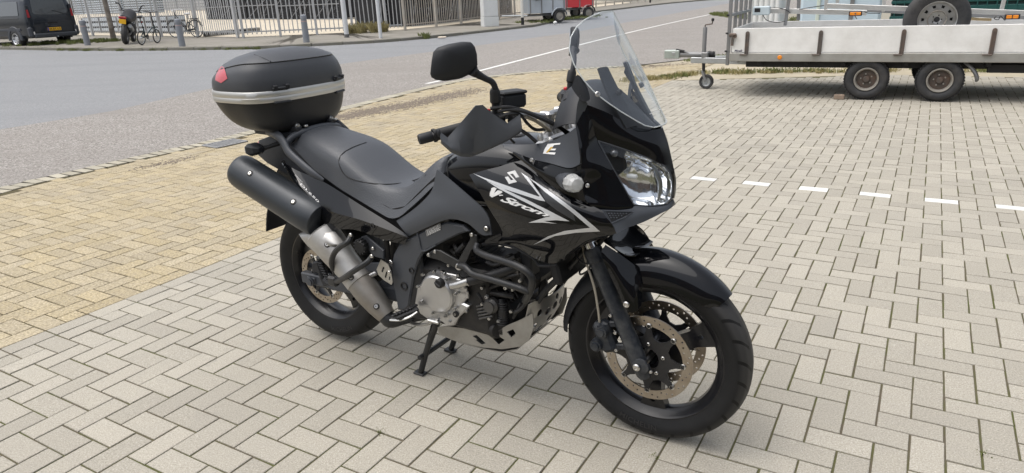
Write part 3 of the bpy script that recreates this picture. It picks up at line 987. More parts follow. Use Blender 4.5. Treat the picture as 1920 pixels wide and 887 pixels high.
# axles
g = G(); g.cyl((1.55, -.125, .329), (1.55, .125, .329), .012, n=16); g.obj('front_axle', m_steel, bike)
g = G(); g.cyl((0, -.155, .343), (0, .155, .343), .012, n=16); g.obj('rear_axle', m_steel, bike)

# ---- fork
fdir = np.array([1.359 - 1.536, 0, .701 - .317]); fdir /= np.linalg.norm(fdir)
f_bot = np.array([1.532, 0, .322])
for sy in (-1, 1):
    y = np.array([0, .1 * sy, 0])
    fk = G()
    L_ = .425
    fk.lathe([(.0001, -.055), (.02, -.055), (.027, -.04), (.0295, 0), (.0285, .10), (.0275, .28), (.028, .375), (.0325, .38), (.033, .41), (.031, L_)], f_bot + y, f_bot + y + fdir, 28)
    lower = fk.obj('fork_slider', m_fork, bike)
    cl = G()
    cl.lathe([(.026, 0), (.028, .15), (.028, .85), (.026, 1)], FA + y + np.array([-.004, -.022 * sy * -1, -.004]) + np.array([0, 0, 0]), FA + y + np.array([-.004, .03 * sy, -.004]), 24)
    cl.obj('axle_clamp', m_fork, bike)
    tu = G(); tu.lathe([(.0215, 0), (.0215, 1)], f_bot + y + fdir * .40, f_bot + y + fdir * .80, 24); tu.obj('fork_tube', m_chrome, bike)
bolt(bike, FA + np.array([-.016, -.131, -.008]), .013, (0, -1, 0), .007)
bolt(bike, FA + np.array([.030, -.118, -.018]), .006, (0, -1, 0), .007)
# lower and upper fork clamps
tc_ = G()
pT = f_bot + fdir * .80; pL = f_bot + fdir * .58
for p, h in ((pL, .045),):
    tc_.box(p, (.075, .27, h), .012, np.array([[fdir[2], 0, fdir[0]], [0, 1, 0], [-fdir[0], 0, fdir[2]]]))
tc_.obj('lower_fork_clamp', m_blackmetal, bike)
uc = G()
Rf = np.array([[fdir[2], 0, fdir[0]], [0, 1, 0], [-fdir[0], 0, fdir[2]]])
uc.box(pT, (.075, .27, .03), .01, Rf)
for sy in (-1, 1):
    uc.lathe([(.028, 0), (.028, .8), (.022, 1)], pT + np.array([0, .1 * sy, 0]) - fdir * .01, pT + np.array([0, .1 * sy, 0]) + fdir * .035, 20)
    uc.lathe([(.020, 0), (.017, 1)], np.array([1.19, .05 * sy, 1.04]), np.array([1.165, .05 * sy, 1.115]), 18)
    uc.box((1.165, .05 * sy, 1.118), (.05, .034, .045), .008)
uc.lathe([(.02, 0), (.02, .8), (.012, 1)], pT + fdir * .012, pT + fdir * .045, 18)
uc.obj('upper_fork_clamp', m_alu, bike)

# ---- front brake calipers and hoses
for sy in (-1, 1):
    g = G()
    c = np.array([1.408, .102 * sy, .395])
    g.box(c, (.062, .05, .115), .014, np.array([[.92, 0, -.38], [0, 1, 0], [.38, 0, .92]]))
    for k in (-.028, .028):
        p = c + np.array([.01 * (1 if k > 0 else -1) - .012, 0, k])
        g.lathe([(.0225, 0), (.0235, .5), (.0205, .85), (.015, .86), (.013, 1)], p, p + np.array([0, .045 * sy, 0]), 20)
    g.beam(c + np.array([.015, 0, .05]), (1.475, .1 * sy, .455), .02, .022, .004)
    g.beam(c + np.array([.02, 0, -.035]), (1.495, .1 * sy, .375), .02, .022, .004)
    o = g.obj('brake_caliper', m_fork, bike)
    for d_ in ((.012, .155), (.030, .095), (.034, .03)):
        bolt(o, (1.425 + d_[0], (.127) * sy, .335 + d_[1]), .0065, (0, sy, 0), .007)
    h = G(); h.tube([(1.392, .118 * sy, .45), (1.388, .122 * sy, .50), (1.372, .12 * sy, .58), (1.335, .11 * sy, .67), (1.318, .098 * sy, .74), (1.30, .08 * sy, .80)], .0042, 8)
    h.obj('brake_hose', m_hose2, bike)
# speed sensor cable loops beside the right fork
h = G(); h.tube([Q('D', 945, 262, -.10), Q('D', 950, 300, -.11), Q('D', 985, 335, -.115), Q('D', 1020, 340, -.115), Q('D', 1018, 372, -.115), Q('D', 975, 398, -.11), Q('D', 968, 380, -.10), Q('D', 1000, 350, -.09)], .0036, 6)
h.obj('sensor_cable', m_hose, bike)

# ---- front fender
def fender_arc(a0, a1, n, half, r_of, drop, m=9):
    secs = []
    for i in range(n):
        t = i / (n - 1); a = a0 + (a1 - a0) * t
        hw, rr, dr = half(t), r_of(t), drop(t)
        row = []
        for j in range(m):
            s = -1 + 2 * j / (m - 1)
            y = hw * math.sin(s * PI / 2 * .98)
            r = rr - dr * (1 - math.cos(s * PI / 2)) ** 1.15
            row.append(FA + np.array([r * math.cos(a), y, r * math.sin(a)]))
        secs.append(row)
    return np.array(secs)
lerp = lambda xs, ys: (lambda t: float(np.interp(t, xs, ys)))
g = G()
g.patch(fender_arc(math.radians(46.5), math.radians(106), 12, lerp([0, .05, .2, .6, 1], [.048, .060, .068, .078, .086]), lerp([0, .3, .7, 1], [.355, .362, .372, .374]), lerp([0, .1, .3, .6, 1], [.050, .068, .084, .094, .10])), 2, 2, .004, side=(0, -.3, 1))
fend = g.obj('front_fender', m_gloss, bike, smooth=50)
g = G()
g.patch(fender_arc(math.radians(107), math.radians(178), 12, lerp([0, .5, .9, 1], [.072, .068, .064, .05]), lerp([0, 1], [.362, .350]), lerp([0, .5, 1], [.08, .055, .03])), 2, 2, .004, side=(-.3, -.3, 1))
g.obj('rear_mudguard_section', m_matte, fend, smooth=50)
wing = [[('E', 222, 152, -.122), ('E', 262, 178, -.115), ('E', 300, 205, -.10), ('E', 335, 232, -.084)],
        [('E', 207, 186, -.136), ('E', 255, 225, -.134), ('E', 310, 262, -.112), ('E', 352, 285, -.087)],
        [('E', 235, 255, -.140), ('E', 275, 285, -.139), ('E', 322, 318, -.122), ('E', 356, 335, -.093)],
        [('E', 298, 388, -.139), ('E', 312, 397, -.138), ('E', 336, 392, -.126), ('E', 352, 372, -.104)]]
wg = G().patch([[Q(*p) for p in r] for r in wing], 5, 5, .004)
wg.obj('fender_wing', m_gloss, fend, smooth=50)
wg.mirror().obj('fender_wing', m_gloss, fend, smooth=50)
# bridge over the wheel between both wings
br = G()
rows = []
for (x, z, w_, cr_) in ((1.400, .742, .108, .0), (1.425, .725, .10, -.012), (1.47, .700, .092, -.012), (1.50, .695, .075, -.004)):
    rows.append([(x, s * w_, z + cr_ * (1 - s * s)) for s in (-1, -.6, 0, .6, 1)])
br.patch(rows, 3, 4, .004, side=(0, 0, 1)); br.obj('fender_bridge', m_gloss, fend, smooth=50)
bolt(bike, Q('E', 298, 368, -.143), .011, (0, -1, 0), .006)
bolt(bike, Q('E', 298, 368, -.143) * np.array([1, -1, 1]), .011, (0, 1, 0), .006)

# ---- frame, engine
fr = G()
for sy in (-1, 1):
    fr.beam((1.20, .06 * sy, .93), (.80, .15 * sy, .78), .035, .085, .01)
    fr.beam((.80, .15 * sy, .78), (.60, .15 * sy, .60), .035, .09, .01)
    fr.beam((.60, .15 * sy, .62), (.63, .145 * sy, .30), .035, .10, .012)
    fr.beam((.62, .11 * sy, .72), (-.10, .10 * sy, .90), .025, .03, .006)
    fr.beam((.58, .12 * sy, .55), (.10, .10 * sy, .82), .02, .025, .005)
fr.beam((.62, -.15, .35), (.62, .15, .35), .05, .05, .01)
fr.beam((1.2, 0, .99), (1.26, 0, .84), .07, .07, .02)
fr.obj('frame', m_blackmetal, bike)
for sy in (-1, 1):       # front downtube towards the bash plate
    dt = G(); dt.tube([(1.33, .075 * sy, .70), (1.25, .085 * sy, .60), (1.16, .09 * sy, .50), (1.10, .09 * sy, .40)], .012, 10); dt.obj('front_subframe_tube', m_blackmetal, bike)

en = G()
en.box((.80, 0, .42), (.36, .30, .27), .03)
en.box((.92, 0, .36), (.22, .26, .16), .03)
en.obj('crankcase', m_eng, bike)
def cylinder_block(base, d, n, sec, name):
    g = G(); d = np.array(d, float); d /= np.linalg.norm(d); base = np.array(base, float)
    z = d; x = np.cross((0, 1, 0), z); R_ = np.stack([x, (0, 1, 0), z], 1)
    g.box(base + d * sec * n * .5, (.125, .16, sec * n), .008, R_)
    for i in range(n):
        g.box(base + d * (sec * (i + .5)), (.15, .19, sec * .4), .003, R_)
    g.box(base + d * (sec * n + .045), (.15, .21, .09), .02, R_)
    g.box(base + d * (sec * n + .1), (.12, .17, .03), .012, R_)
    return g.obj(name, m_eng, bike)
cylinder_block((.93, 0, .46), (.72, 0, .50), 6, .018, 'engine_cylinder')
cylinder_block((.82, 0, .52), (-.35, 0, .9), 6, .018, 'engine_cylinder')
# clutch cover and casing (right), alternator cover (left)
cc = np.array(Q('D', 172, 508, -.185))
g = G()
cas = [('D', 205, 400), ('D', 245, 383), ('D', 300, 392), ('D', 345, 425), ('D', 352, 470), ('D', 372, 505), ('D', 350, 540), ('D', 382, 556), ('D', 360, 585), ('D', 325, 615), ('D', 300, 662), ('D', 262, 668), ('D', 225, 640), ('D', 150, 628), ('D', 110, 600), ('D', 80, 540), ('D', 95, 450), ('D', 150, 405)]
g.panel([Q(a, b, c, -.135) for a, b, c in cas], .035, .006)
case_r = g.obj('engine_casing', m_alu, bike, smooth=30)
g = G()
g.lathe([(.0875, -.02), (.0875, 0), (.085, .004), (.078, .018), (.076, .030), (.070, .036), (.050, .039), (.0001, .040)], cc + np.array([0, .03, 0]), cc + np.array([0, .03 - 1, 0]), 48)
cov = g.obj('clutch_cover', m_alu, bike)
g = G(); pc = Q('D', 186, 450, -.206)
g.lathe([(.019, 0), (.019, .7), (.016, 1)], pc + np.array([0, .014, 0]), pc + np.array([0, -.006, 0]), 20); g.box(pc + np.array([0, -.008, 0]), (.03, .01, .007), .002, np.array([[.85, 0, .5], [0, 1, 0], [-.5, 0, .85]]))
g.obj('oil_filler_cap', m_hose, cov)
for k in range(9):
    a = 2 * PI * k / 9 + .2
    bolt(case_r, cc + np.array([.092 * math.cos(a), .008, .092 * math.sin(a)]), .0065, (0, -1, 0), .012, m_alu2)
for (x, z) in ((282, 615), (250, 655), (345, 600), (320, 440), (300, 400), (225, 395)):
    bolt(case_r, Q('D', x, z, -.168), .006, (0, -1, 0), .01, m_alu2)
g = G(); p = Q('D', 282, 618, -.171); g.lathe([(.012, 0), (.012, 1), (.008, 1), (.008, .2), (.0001, .2)], p, p + np.array([0, -.006, 0]), 18); g.obj('sight_glass', m_hose, case_r)
# ribbed upper half of the casing
g = G()
for k, (x0, y0, x1, y1) in enumerate(((215, 405, 290, 420), (228, 425, 312, 445), (270, 455, 330, 470), (292, 480, 345, 492), (300, 500, 352, 512))):
    g.beam(Q('D', x0, y0, -.165), Q('D', x1, y1, -.165), .03, .011, .003, up=(0, 1, 0))
g.objs('casing_rib', m_alu, case_r)
g = G(); lc = cc * np.array([1, -1, 1])
g.lathe([(.0875, -.02), (.0875, 0), (.08, .02), (.06, .03), (.0001, .032)], lc - np.array([0, .03, 0]), lc + np.array([0, 1 - .03, 0]), 40)
g.obj('alternator_cover', m_alu, bike)
# water pump pipe, hoses, oil filter, exhaust header
g = G(); g.tube([Q('D', 258, 462, -.19), Q('D', 290, 455, -.19), Q('D', 330, 442, -.185), Q('D', 362, 432, -.18)], .0145, 14); g.obj('water_pipe', m_alu2, bike)
g = G(); g.torus(Q('D', 350, 436, -.182), Q('D', 362, 432, -.18) - Q('D', 290, 455, -.19), .0165, .003, 18, 6); g.obj('hose_clamp', m_steel, bike)
g = G(); g.tube([Q('D', 355, 434, -.18), Q('D', 420, 420, -.17), Q('D', 520, 390, -.15), Q('D', 640, 350, -.12)], .019, 12); g.obj('coolant_hose', m_hose, bike)
g = G(); g.tube([Q('D', 540, 690, -.10), Q('D', 545, 640, -.12), Q('D', 540, 590, -.125), Q('D', 535, 540, -.11)], .0195, 12)
for k in range(10):
    p = Q('D', 541 + k * .3, 668 - k * 13, -.122); g.torus(p, (0, 0, 1), .0195, .0035, 16, 6)
g.obj('header_hose', m_hose, bike)
g = G(); p = Q('D', 480, 690, -.10); g.lathe([(.034, 0), (.034, .8), (.026, 1)], p, p + np.array([.05, -.03, .01]), 20)
p = Q('D', 490, 575, -.13); g.lathe([(.028, 0), (.028, .7), (.02, 1)], p + np.array([0, .03, 0]), p + np.array([0, -.012, 0]), 20)
g.obj('oil_filter', m_eng, bike)
g = G(); g.tube([(1.03, .0, .60), (1.10, -.02, .56), (1.12, -.03, .45), (1.05, -.05, .33), (.90, -.06, .275), (.72, -.06, .285), (.62, -.08, .29), (.56, -.10, .29)], .019, 14); g.obj('exhaust_header', m_blackmetal, bike)
# engine clutter: bolts, wires, throttle link
g = G()
for (x0, y0, x1, y1, r) in ((255, 265, 290, 300, .006), (275, 235, 295, 285, .009), (150, 385, 200, 360, .006), (560, 300, 590, 290, .008), (520, 420, 640, 395, .007), (470, 470, 560, 440, .008), (480, 350, 590, 310, .01), (640, 560, 600, 640, .006), (410, 570, 480, 620, .006), (430, 600, 520, 560, .012), (480, 500, 600, 520, .01)):
    g.tube([Q('D', x0, y0, -.135), (Q('D', x0, y0, -.145) + Q('D', x1, y1, -.145)) / 2, Q('D', x1, y1, -.13)], r, 8)
g.objs('engine_linkage', m_eng, bike)
g = G()
for k in range(7):
    for j in range(2):
        p = Q('D', 545 + k * 14, 415 - k * 4 + j * 52 - 60, -.13); g.box(p, (.01, .02, .03), .002)
g.objs('cylinder_fin', M('worn_fin', (.12, .115, .11), .45, metal=.8), bike)
# small fasteners, plugs and lines on the engine's right side
for (x, y, r) in ((430, 470, .007), (455, 520, .008), (470, 640, .007), (520, 655, .006), (590, 600, .007), (600, 480, .006), (560, 470, .008), (430, 560, .006), (640, 430, .007), (560, 330, .009), (300, 330, .007), (210, 380, .006), (165, 395, .006), (245, 345, .007)):
    bolt(bike, Q('D', x, y, -.155), r, (0, -1, 0), .010, m_alu if (x + y) % 2 else m_steel)
for P_h, r_h in (([(400, 500), (425, 545), (420, 600), (450, 640)], .006), ([(600, 330), (640, 360), (650, 420), (620, 470)], .008), ([(450, 330), (500, 345), (560, 320), (610, 300)], .007), ([(290, 270), (310, 250), (330, 230)], .010), ([(600, 610), (640, 590), (680, 540), (700, 500)], .007)):
    G().tube([Q('D', x, y, -.15) for x, y in P_h], r_h, 8).obj('engine_hose', m_hose, bike)
for k in range(5):
    a_, b_ = Q('D', 395 + k * 4, 575 + k * 17, -.152), Q('D', 470 + k * 4, 560 + k * 17, -.152)
    G().beam(a_, b_, .012, .007, .002).obj('sump_rib', M('sump_grey', (.10, .098, .095), .5, metal=.6, var=.2, vscale=20), bike)
g = G(); p = Q('D', 470, 575, -.155); g.lathe([(.030, 0), (.030, .5), (.022, .8), (.022, 1)], p + np.array([0, .02, 0]), p + np.array([0, -.012, 0]), 18); g.obj('oil_pump_cover', M('sump_grey', (.10, .098, .095), .5), bike)
# radiator block, inner dark bodywork
g = G(); g.box((1.225, 0, .70), (.035, .32, .26), .008, np.array([[.97, 0, -.24], [0, 1, 0], [.24, 0, .97]])); g.obj('radiator', m_under, bike)
g = G(); g.box((1.03, 0, .78), (.30, .26, .22), .03); g.box((1.30, 0, .96), (.24, .26, .16), .03); g.box((.66, 0, .66), (.18, .22, .2), .02); g.obj('airbox', m_under, bike)
# rectangular ignition box and stone guard in front of the engine
g = G(); g.box(Q('D', 690, 330, -.09), (.05, .06, .09), .006); g.obj('regulator_box', m_matte, bike)

# ---- bash plate
sk = M('bash_plate_metal', (.36, .355, .34), .42, metal=.8, var=.12, vscale=10, rvar=.1, dirt=(.17, .155, .13), dirt_amt=.55, dscale=9)
sp = [('D', 180, 690, -.128), ('D', 230, 684, -.128), ('D', 370, 702, -.128), ('D', 500, 718, -.128), ('D', 560, 682, -.128), ('D', 640, 648, -.128), ('D', 708, 612, -.128), ('D', 712, 690, -.128), ('D', 690, 762, -.125), ('D', 640, 795, -.125), ('D', 540, 810, -.125), ('D', 430, 800, -.125), ('D', 300, 770, -.125), ('D', 190, 730, -.125)]
g = G()
o3 = np.array([Q(*p) for p in sp]); o2 = [(p[0], p[2]) for p in o3]
def cut(*pts): return [tuple(np.array(Q('D', x, y, -.127))[[0, 2]]) for x, y in pts]
holes = [cut((482, 745), (520, 738), (553, 760), (520, 785)), cut((565, 715), (600, 700), (615, 725), (590, 745)),
         cut((375, 738), (398, 732), (448, 778), (425, 785), (392, 760), (402, 757))]
g.plate(o2, holes, lambda p, t: np.array([p[0], -.130 + t, p[1]]), .004)
g.plate(o2, holes, lambda p, t: np.array([p[0], .126 + t, p[1]]), .004)
prof = [(.69, .236), (.80, .222), (.905, .224), (.99, .232), (1.06, .262), (1.10, .305)]
v = []; f = []
for i, (x, z) in enumerate(prof):
    for (y, dz_) in ((-.127, 0), (.127, 0), (.127, .004), (-.127, .004)): v.append((x, y, z + dz_))
    if i:
        a, b = 4 * (i - 1), 4 * i
        f += [(a, a + 1, b + 1, b), (a + 2, a + 3, b + 3, b + 2), (a + 1, a + 2, b + 2, b + 1), (a + 3, a, b, b + 3)]
f += [(0, 3, 2, 1), (4 * len(prof) - 4, 4 * len(prof) - 3, 4 * len(prof) - 2, 4 * len(prof) - 1)]
g.add(v, f)
g.obj('bash_plate', sk, bike, smooth=20, fix=True)
# curved drilled front of the bash plate
g = G()
hl = []
for (a, b, r) in ((-.3, .25, .1), (-.1, .45, .09), (.1, .2, .11), (.3, .45, .1), (-.3, .7, .1), (-.05, .75, .1), (.25, .75, .09), (-.6, .4, .09), (-.6, .75, .09), (.6, .4, .09), (.6, .75, .09), (.0, .95, .07), (.5, .15, .07), (-.45, .1, .07), (-.82, .55, .08), (.82, .55, .08)):
    hl.append(circle2(a, b, r, 10))
def front3(p, t):
    a = p[0] * 1.15                     # -1..1 across
    y = .127 * math.sin(a * 1.05) / math.sin(1.15 * 1.05)
    xf = 1.165 - .055 * (1 - math.cos(a)) * 1.4 - .10 * (1 - p[1]) ** 2.0 * .9
    return np.array([xf - t, y, .285 + .175 * p[1]])
outl = [(-1, 0)] + [(x, 0) for x in np.linspace(-.8, .8, 9)] + [(1, 0), (1, .5), (1, 1)] + [(x, 1.06) for x in np.linspace(.8, -.8, 9)] + [(-1, 1), (-1, .5)]
g.plate(outl, hl, front3, .004)
g.obj('bash_plate_front', sk, bike, smooth=30, fix=True)

# ---- crash bars
for sy in (-1, 1):
    def S(p): q = np.array(p, float); q[1] *= -sy; return q
    g = G()
    g.tube([S(Q('D', 402, 228, -.185)), S(Q('D', 395, 262, -.20)), S(Q('D', 440, 290, -.225)), S(Q('D', 540, 322, -.25)), S(Q('D', 625, 352, -.27)), S(Q('D', 680, 388, -.272)), S(Q('D', 704, 432, -.265)), S(Q('D', 692, 490, -.24)), S(Q('D', 664, 545, -.20))], .0125, 12)
    g.tube([S(Q('D', 300, 350, -.19)), S(Q('D', 335, 358, -.20)), S(Q('D', 375, 395, -.215)), S(Q('D', 460, 420, -.232)), S(Q('D', 560, 450, -.245)), S(Q('D', 640, 475, -.25)), S(Q('D', 688, 497, -.245))], .0125, 12)
    g.beam(S(Q('D', 664, 545, -.20)), (1.13, .10 * sy, .47), .02, .006)
    cb = g.obj('crash_bar', m_blackmetal, bike)
    g = G()
    g.panel([S(Q('D', x, y, -.182)) for x, y in ((362, 165), (402, 178), (408, 235), (372, 262), (340, 340), (312, 378), (282, 352), (325, 270), (365, 200))], .008, .002, out=(0, sy, 0))
    g.obj('bar_bracket', m_blackmetal, cb)
    g = G()
    g.panel([S(Q('D', x, y, -.176)) for x, y in ((122, 285), (165, 258), (200, 262), (300, 318), (320, 345), (300, 368), (200, 318), (130, 300))], .008, .002, out=(0, sy, 0))
    g.obj('bar_bracket', m_blackmetal, cb)
    for (x, y, r) in ((297, 355, .013), (372, 176, .008), (168, 270, .007), (132, 288, .007)):
        bolt(cb, S(Q('D', x, y, -.192)), r, (0, sy, 0), .008)

# ---- frame covers (satin grey): upper band and pivot cover
for sy in (-1, 1):
    def S(p): q = np.array(p, float); q[1] *= -sy; return q
    out = (0, sy, 0)
    g = G()
    rows = [[('P', 743, 414, -.165), ('P', 768, 398, -.168), ('P', 792, 378, -.167), ('P', 810, 356, -.160), ('P', 817, 326, -.150), ('P', 820, 318, -.148)],
            [('P', 750, 424, -.178), ('P', 785, 406, -.183), ('P', 815, 388, -.184), ('P', 838, 378, -.184), ('P', 855, 368, -.182), ('P', 868, 358, -.178)],
            [('P', 758, 434, -.183), ('P', 800, 415, -.190), ('P', 835, 400, -.193), ('P', 865, 400, -.195), ('P', 890, 402, -.196), ('P', 912, 400, -.194)],
            [('P', 766, 443, -.180), ('P', 806, 424, -.187), ('P', 842, 411, -.191), ('P', 875, 418, -.194), ('P', 903, 440, -.195), ('P', 922, 440, -.194)]]
    g.patch([[S(Q(*p)) for p in r] for r in rows], 5, 4, .006, side=out)
    fc = g.obj('frame_cover', m_satin, bike, smooth=45)
    bolt(fc, S(Q('D', 450, 143, -.197)), .009, out, .006, washer=.013)
    g = G()
    low = [(765, 449), (803, 428), (842, 414), (872, 421), (884, 432), (866, 437), (838, 450), (817, 461), (797, 472), (790, 484), (784, 500), (779, 520), (775, 548), (771, 572), (762, 580), (750, 579), (747, 560), (741, 530), (738, 500), (742, 475), (752, 458)]
    g.panel([S(BP(u, v, -.160)) for u, v in low], .016, .006, out=out)
    pv = g.obj('pivot_cover', m_satin, bike, smooth=30)
    for (x, y, r) in ((698, 297, .012), (660, 378, .017)):
        p = S(Q('C', x, y, -.177)); g = G(); g.lathe([(r, 0), (r, 1), (r * .75, 1), (r * .7, .2), (.0001, .2)], p + np.array([0, -.003 * sy, 0]), p + np.array([0, .004 * sy, 0]), 18); g.obj('pivot_plug', m_hose, pv)
    g = G(); g.tube([S(Q('D', 62, 155, -.177)), S(Q('D', 75, 200, -.178)), S(Q('D', 98, 268, -.177)), S(Q('D', 170, 236, -.177))], .0035, 8); g.obj('frame_weld_seam', m_satin, pv)

# warning sticker with small print
g = G(); st = [(112, 152), (195, 112), (200, 150), (118, 188)]
SP = np.array([Q('D', x, y, -.1775) for x, y in st]); g.add(list(SP), [(0, 1, 2, 3)])
stk = g.obj('warning_sticker', m_text_dark, bike, smooth=0)
def sticker_uv(s, t, lift=.0008): return SP[0] * (1 - s) * (1 - t) + SP[1] * s * (1 - t) + SP[2] * s * t + SP[3] * (1 - s) * t + np.array([0, -lift, 0])
g = G()
for r in range(6):
    s = .08
    while s < .9:
        w_ = min(random.uniform(.04, .13), .93 - s)
        g.add([sticker_uv(s, .12 + r * .14), sticker_uv(s + w_, .12 + r * .14), sticker_uv(s + w_, .19 + r * .14), sticker_uv(s, .19 + r * .14)], [(0, 1, 2, 3)]); s += w_ + .03
g.obj('sticker_print', m_decal_w, stk, smooth=0)
g = G()
for (a, b, c, d) in ((0.02, .03, .98, .05), (.02, .95, .98, .97)):
    g.add([sticker_uv(a, b), sticker_uv(c, b), sticker_uv(c, d), sticker_uv(a, d)], [(0, 1, 2, 3)])
for a in (.02, .97):
    g.add([sticker_uv(a, .03), sticker_uv(a + .012, .03), sticker_uv(a + .012, .97), sticker_uv(a, .97)], [(0, 1, 2, 3)])
g.obj('sticker_border', m_decal_w, stk, smooth=0)

# ---- seat
def seat_sec(x, wt, wb, z_top, z_bot, crown, lean=0.0):
    pts = []
    half = [(0, z_top + crown), (.35 * wt, z_top + crown * .92), (.66 * wt, z_top + crown * .62), (.88 * wt, z_top + crown * .1), (wt, z_top - .016), (wt + (wb - wt) * .35, z_top - .016 - (z_top - .016 - z_bot) * .35), (wt + (wb - wt) * .75, z_top - .016 - (z_top - .016 - z_bot) * .72), (wb, z_bot + .006), (wb - .012, z_bot)]
    L_ = [(x, y, z) for y, z in half] + [(x, -y, z) for y, z in reversed(half[1:])]
    return L_
ST = [(-.055, .07, .085, .955, .935, .006), (-.03, .095, .125, .985, .945, .012), (.03, .112, .137, .990, .912, .018), (.11, .128, .146, .972, .862, .022), (.20, .142, .154, .950, .822, .022), (.27, .148, .160, .925, .795, .020), (.33, .148, .163, .892, .775, .015), (.40, .144, .167, .852, .753, .008),
      (.47, .136, .170, .825, .730, .003), (.53, .130, .171, .820, .712, .003), (.58, .126, .171, .832, .724, .005), (.63, .123, .169, .862, .760, .008), (.68, .120, .165, .905, .800, .010), (.72, .116, .158, .938, .836, .010), (.752, .108, .145, .955, .868, .010), (.768, .09, .12, .958, .89, .006)]
LN = [(.0, .12, .955, .86), (.11, .132, .90, .81), (.27, .146, .83, .74), (.40, .152, .79, .70), (.53, .155, .75, .655), (.60, .155, .77, .66), (.68, .15, .84, .70), (.75, .14, .90, .76), (.80, .13, .92, .80)]
G().loft([np.array([(x, -w_, zb), (x, -w_, zt_), (x, w_, zt_), (x, w_, zb)]) for x, w_, zt_, zb in LN]).obj('under_seat_tray', m_under, bike, smooth=30, fix=True)
raw = np.array([seat_sec(*s) for s in ST])
secs = crom(raw.reshape(len(ST), -1), 4).reshape(-1, raw.shape[1], 3)
g = G().loft(list(secs))
seat = g.obj('seat', m_seat, bike, smooth=50, fix=True)
seat_bvh = g.bvh()
def cast(u, v, bvh, lift=.0012):
    d = Vector(bray(u, v)).normalized()
    hit = bvh.ray_cast(Vector(BCAM), d)
    if hit[0] is None: return None
    n = hit[1]
    if n.dot(d) > 0: n = -n
    return np.array(hit[0] + n * lift)
sm_pts = [cast(*zq('J', x, y), seat_bvh, .0005) for x, y in ((1110, 172), (985, 175), (900, 205), (830, 245), (798, 290), (805, 345), (840, 400), (900, 432), (1000, 455), (1100, 464), (1200, 460), (1310, 440), (1400, 400))]
sm_pts = [p for p in sm_pts if p is not None]
g = G(); g.tube(sm_pts, .0022, 6, 6); g.obj('seat_seam', m_hose, seat)

# ---- tank
TK = []
for (x, w_, zt_, zb_) in ((.765, .10, .955, .80), (.79, .132, .975, .78), (.86, .150, 1.01, .77), (.94, .158, 1.035, .77), (1.03, .160, 1.045, .78), (1.11, .150, 1.035, .80), (1.17, .11, 1.005, .84)):
    th = np.linspace(-PI / 2, 3 * PI / 2, 28, endpoint=False); row = []
    for a in th:
        cx_, cz = math.cos(a), math.sin(a)
        e = .62
        row.append((x, w_ * np.sign(cx_) * abs(cx_) ** e, (zt_ + zb_) / 2 + (zt_ - zb_) / 2 * np.sign(cz) * abs(cz) ** e))
    TK.append(row)
TK = np.array(TK); tk = crom(TK.reshape(len(TK), -1), 4).reshape(-1, 28, 3)
g = G().loft(list(tk)); g.obj('fuel_tank', m_gloss, bike, smooth=50, fix=True)
g = G(); g.lathe([(.045, 0), (.045, .5), (.038, 1)], (1.0, 0, 1.045), (1.0, 0, 1.058), 28); g.obj('fuel_cap', m_alu, bike)

# ---- side fairing panels
SIDE = [[('P', 861, 291, -.078), ('P', 905, 277, -.082), ('P', 962, 284, -.108), ('P', 1038, 349, -.196), ('P', 1094, 378, -.212), ('P', 1129, 395, -.206)],
        [('P', 870, 310, -.126), ('P', 916, 305, -.140), ('P', 972, 317, -.168), ('P', 1043, 364, -.224), ('P', 1099, 389, -.223), ('P', 1133, 401, -.208)],
        [('P', 886, 338, -.166), ('P', 932, 340, -.187), ('P', 987, 356, -.213), ('P', 1050, 385, -.238), ('P', 1106, 405, -.230), ('P', 1139, 410, -.210)],
        [('P', 918, 393, -.198), ('P', 958, 402, -.224), ('P', 1010, 420, -.240), ('P', 1065, 428, -.240), ('P', 1116, 426, -.226), ('P', 1149, 423, -.206)],
        [('P', 942, 436, -.196), ('P', 975, 450, -.206), ('P', 1020, 470, -.206), ('P', 1060, 468, -.208), ('P', 1110, 446, -.208), ('P', 1154, 434, -.200)],
        [('P', 930, 456, -.180), ('P', 965, 462, -.186), ('P', 1010, 488, -.172), ('P', 1048, 492, -.168), ('P', 1098, 459, -.188), ('P', 1157, 437, -.196)]]
sg_ = G().patch([[Q(*p) for p in r] for r in SIDE], 7, 6, .005)
side_r = sg_.obj('side_fairing', m_gloss, bike, smooth=50)
side_l = sg_.mirror().obj('side_fairing', m_gloss, bike, smooth=50)
side_bvh = sg_.bvh()
# small rear lower corner flap
g = G().panel([BP(u, v, -.178) for u, v in ((941, 436), (945, 450), (935, 456), (909, 457), (911, 449), (928, 440))], .006, .002); g.obj('fairing_flap', m_gloss, bike); g.mirror().obj('fairing_flap', m_gloss, bike, fix=True)
# dark liner behind the panel's lower edge
g = G().tube([BP(905, 458, -.165), BP(935, 457, -.17), BP(965, 464, -.172), BP(1000, 484, -.16), BP(1013, 498, -.155), BP(1045, 496, -.155)], .006, 8); g.obj('fairing_edge_liner', m_matte, bike)

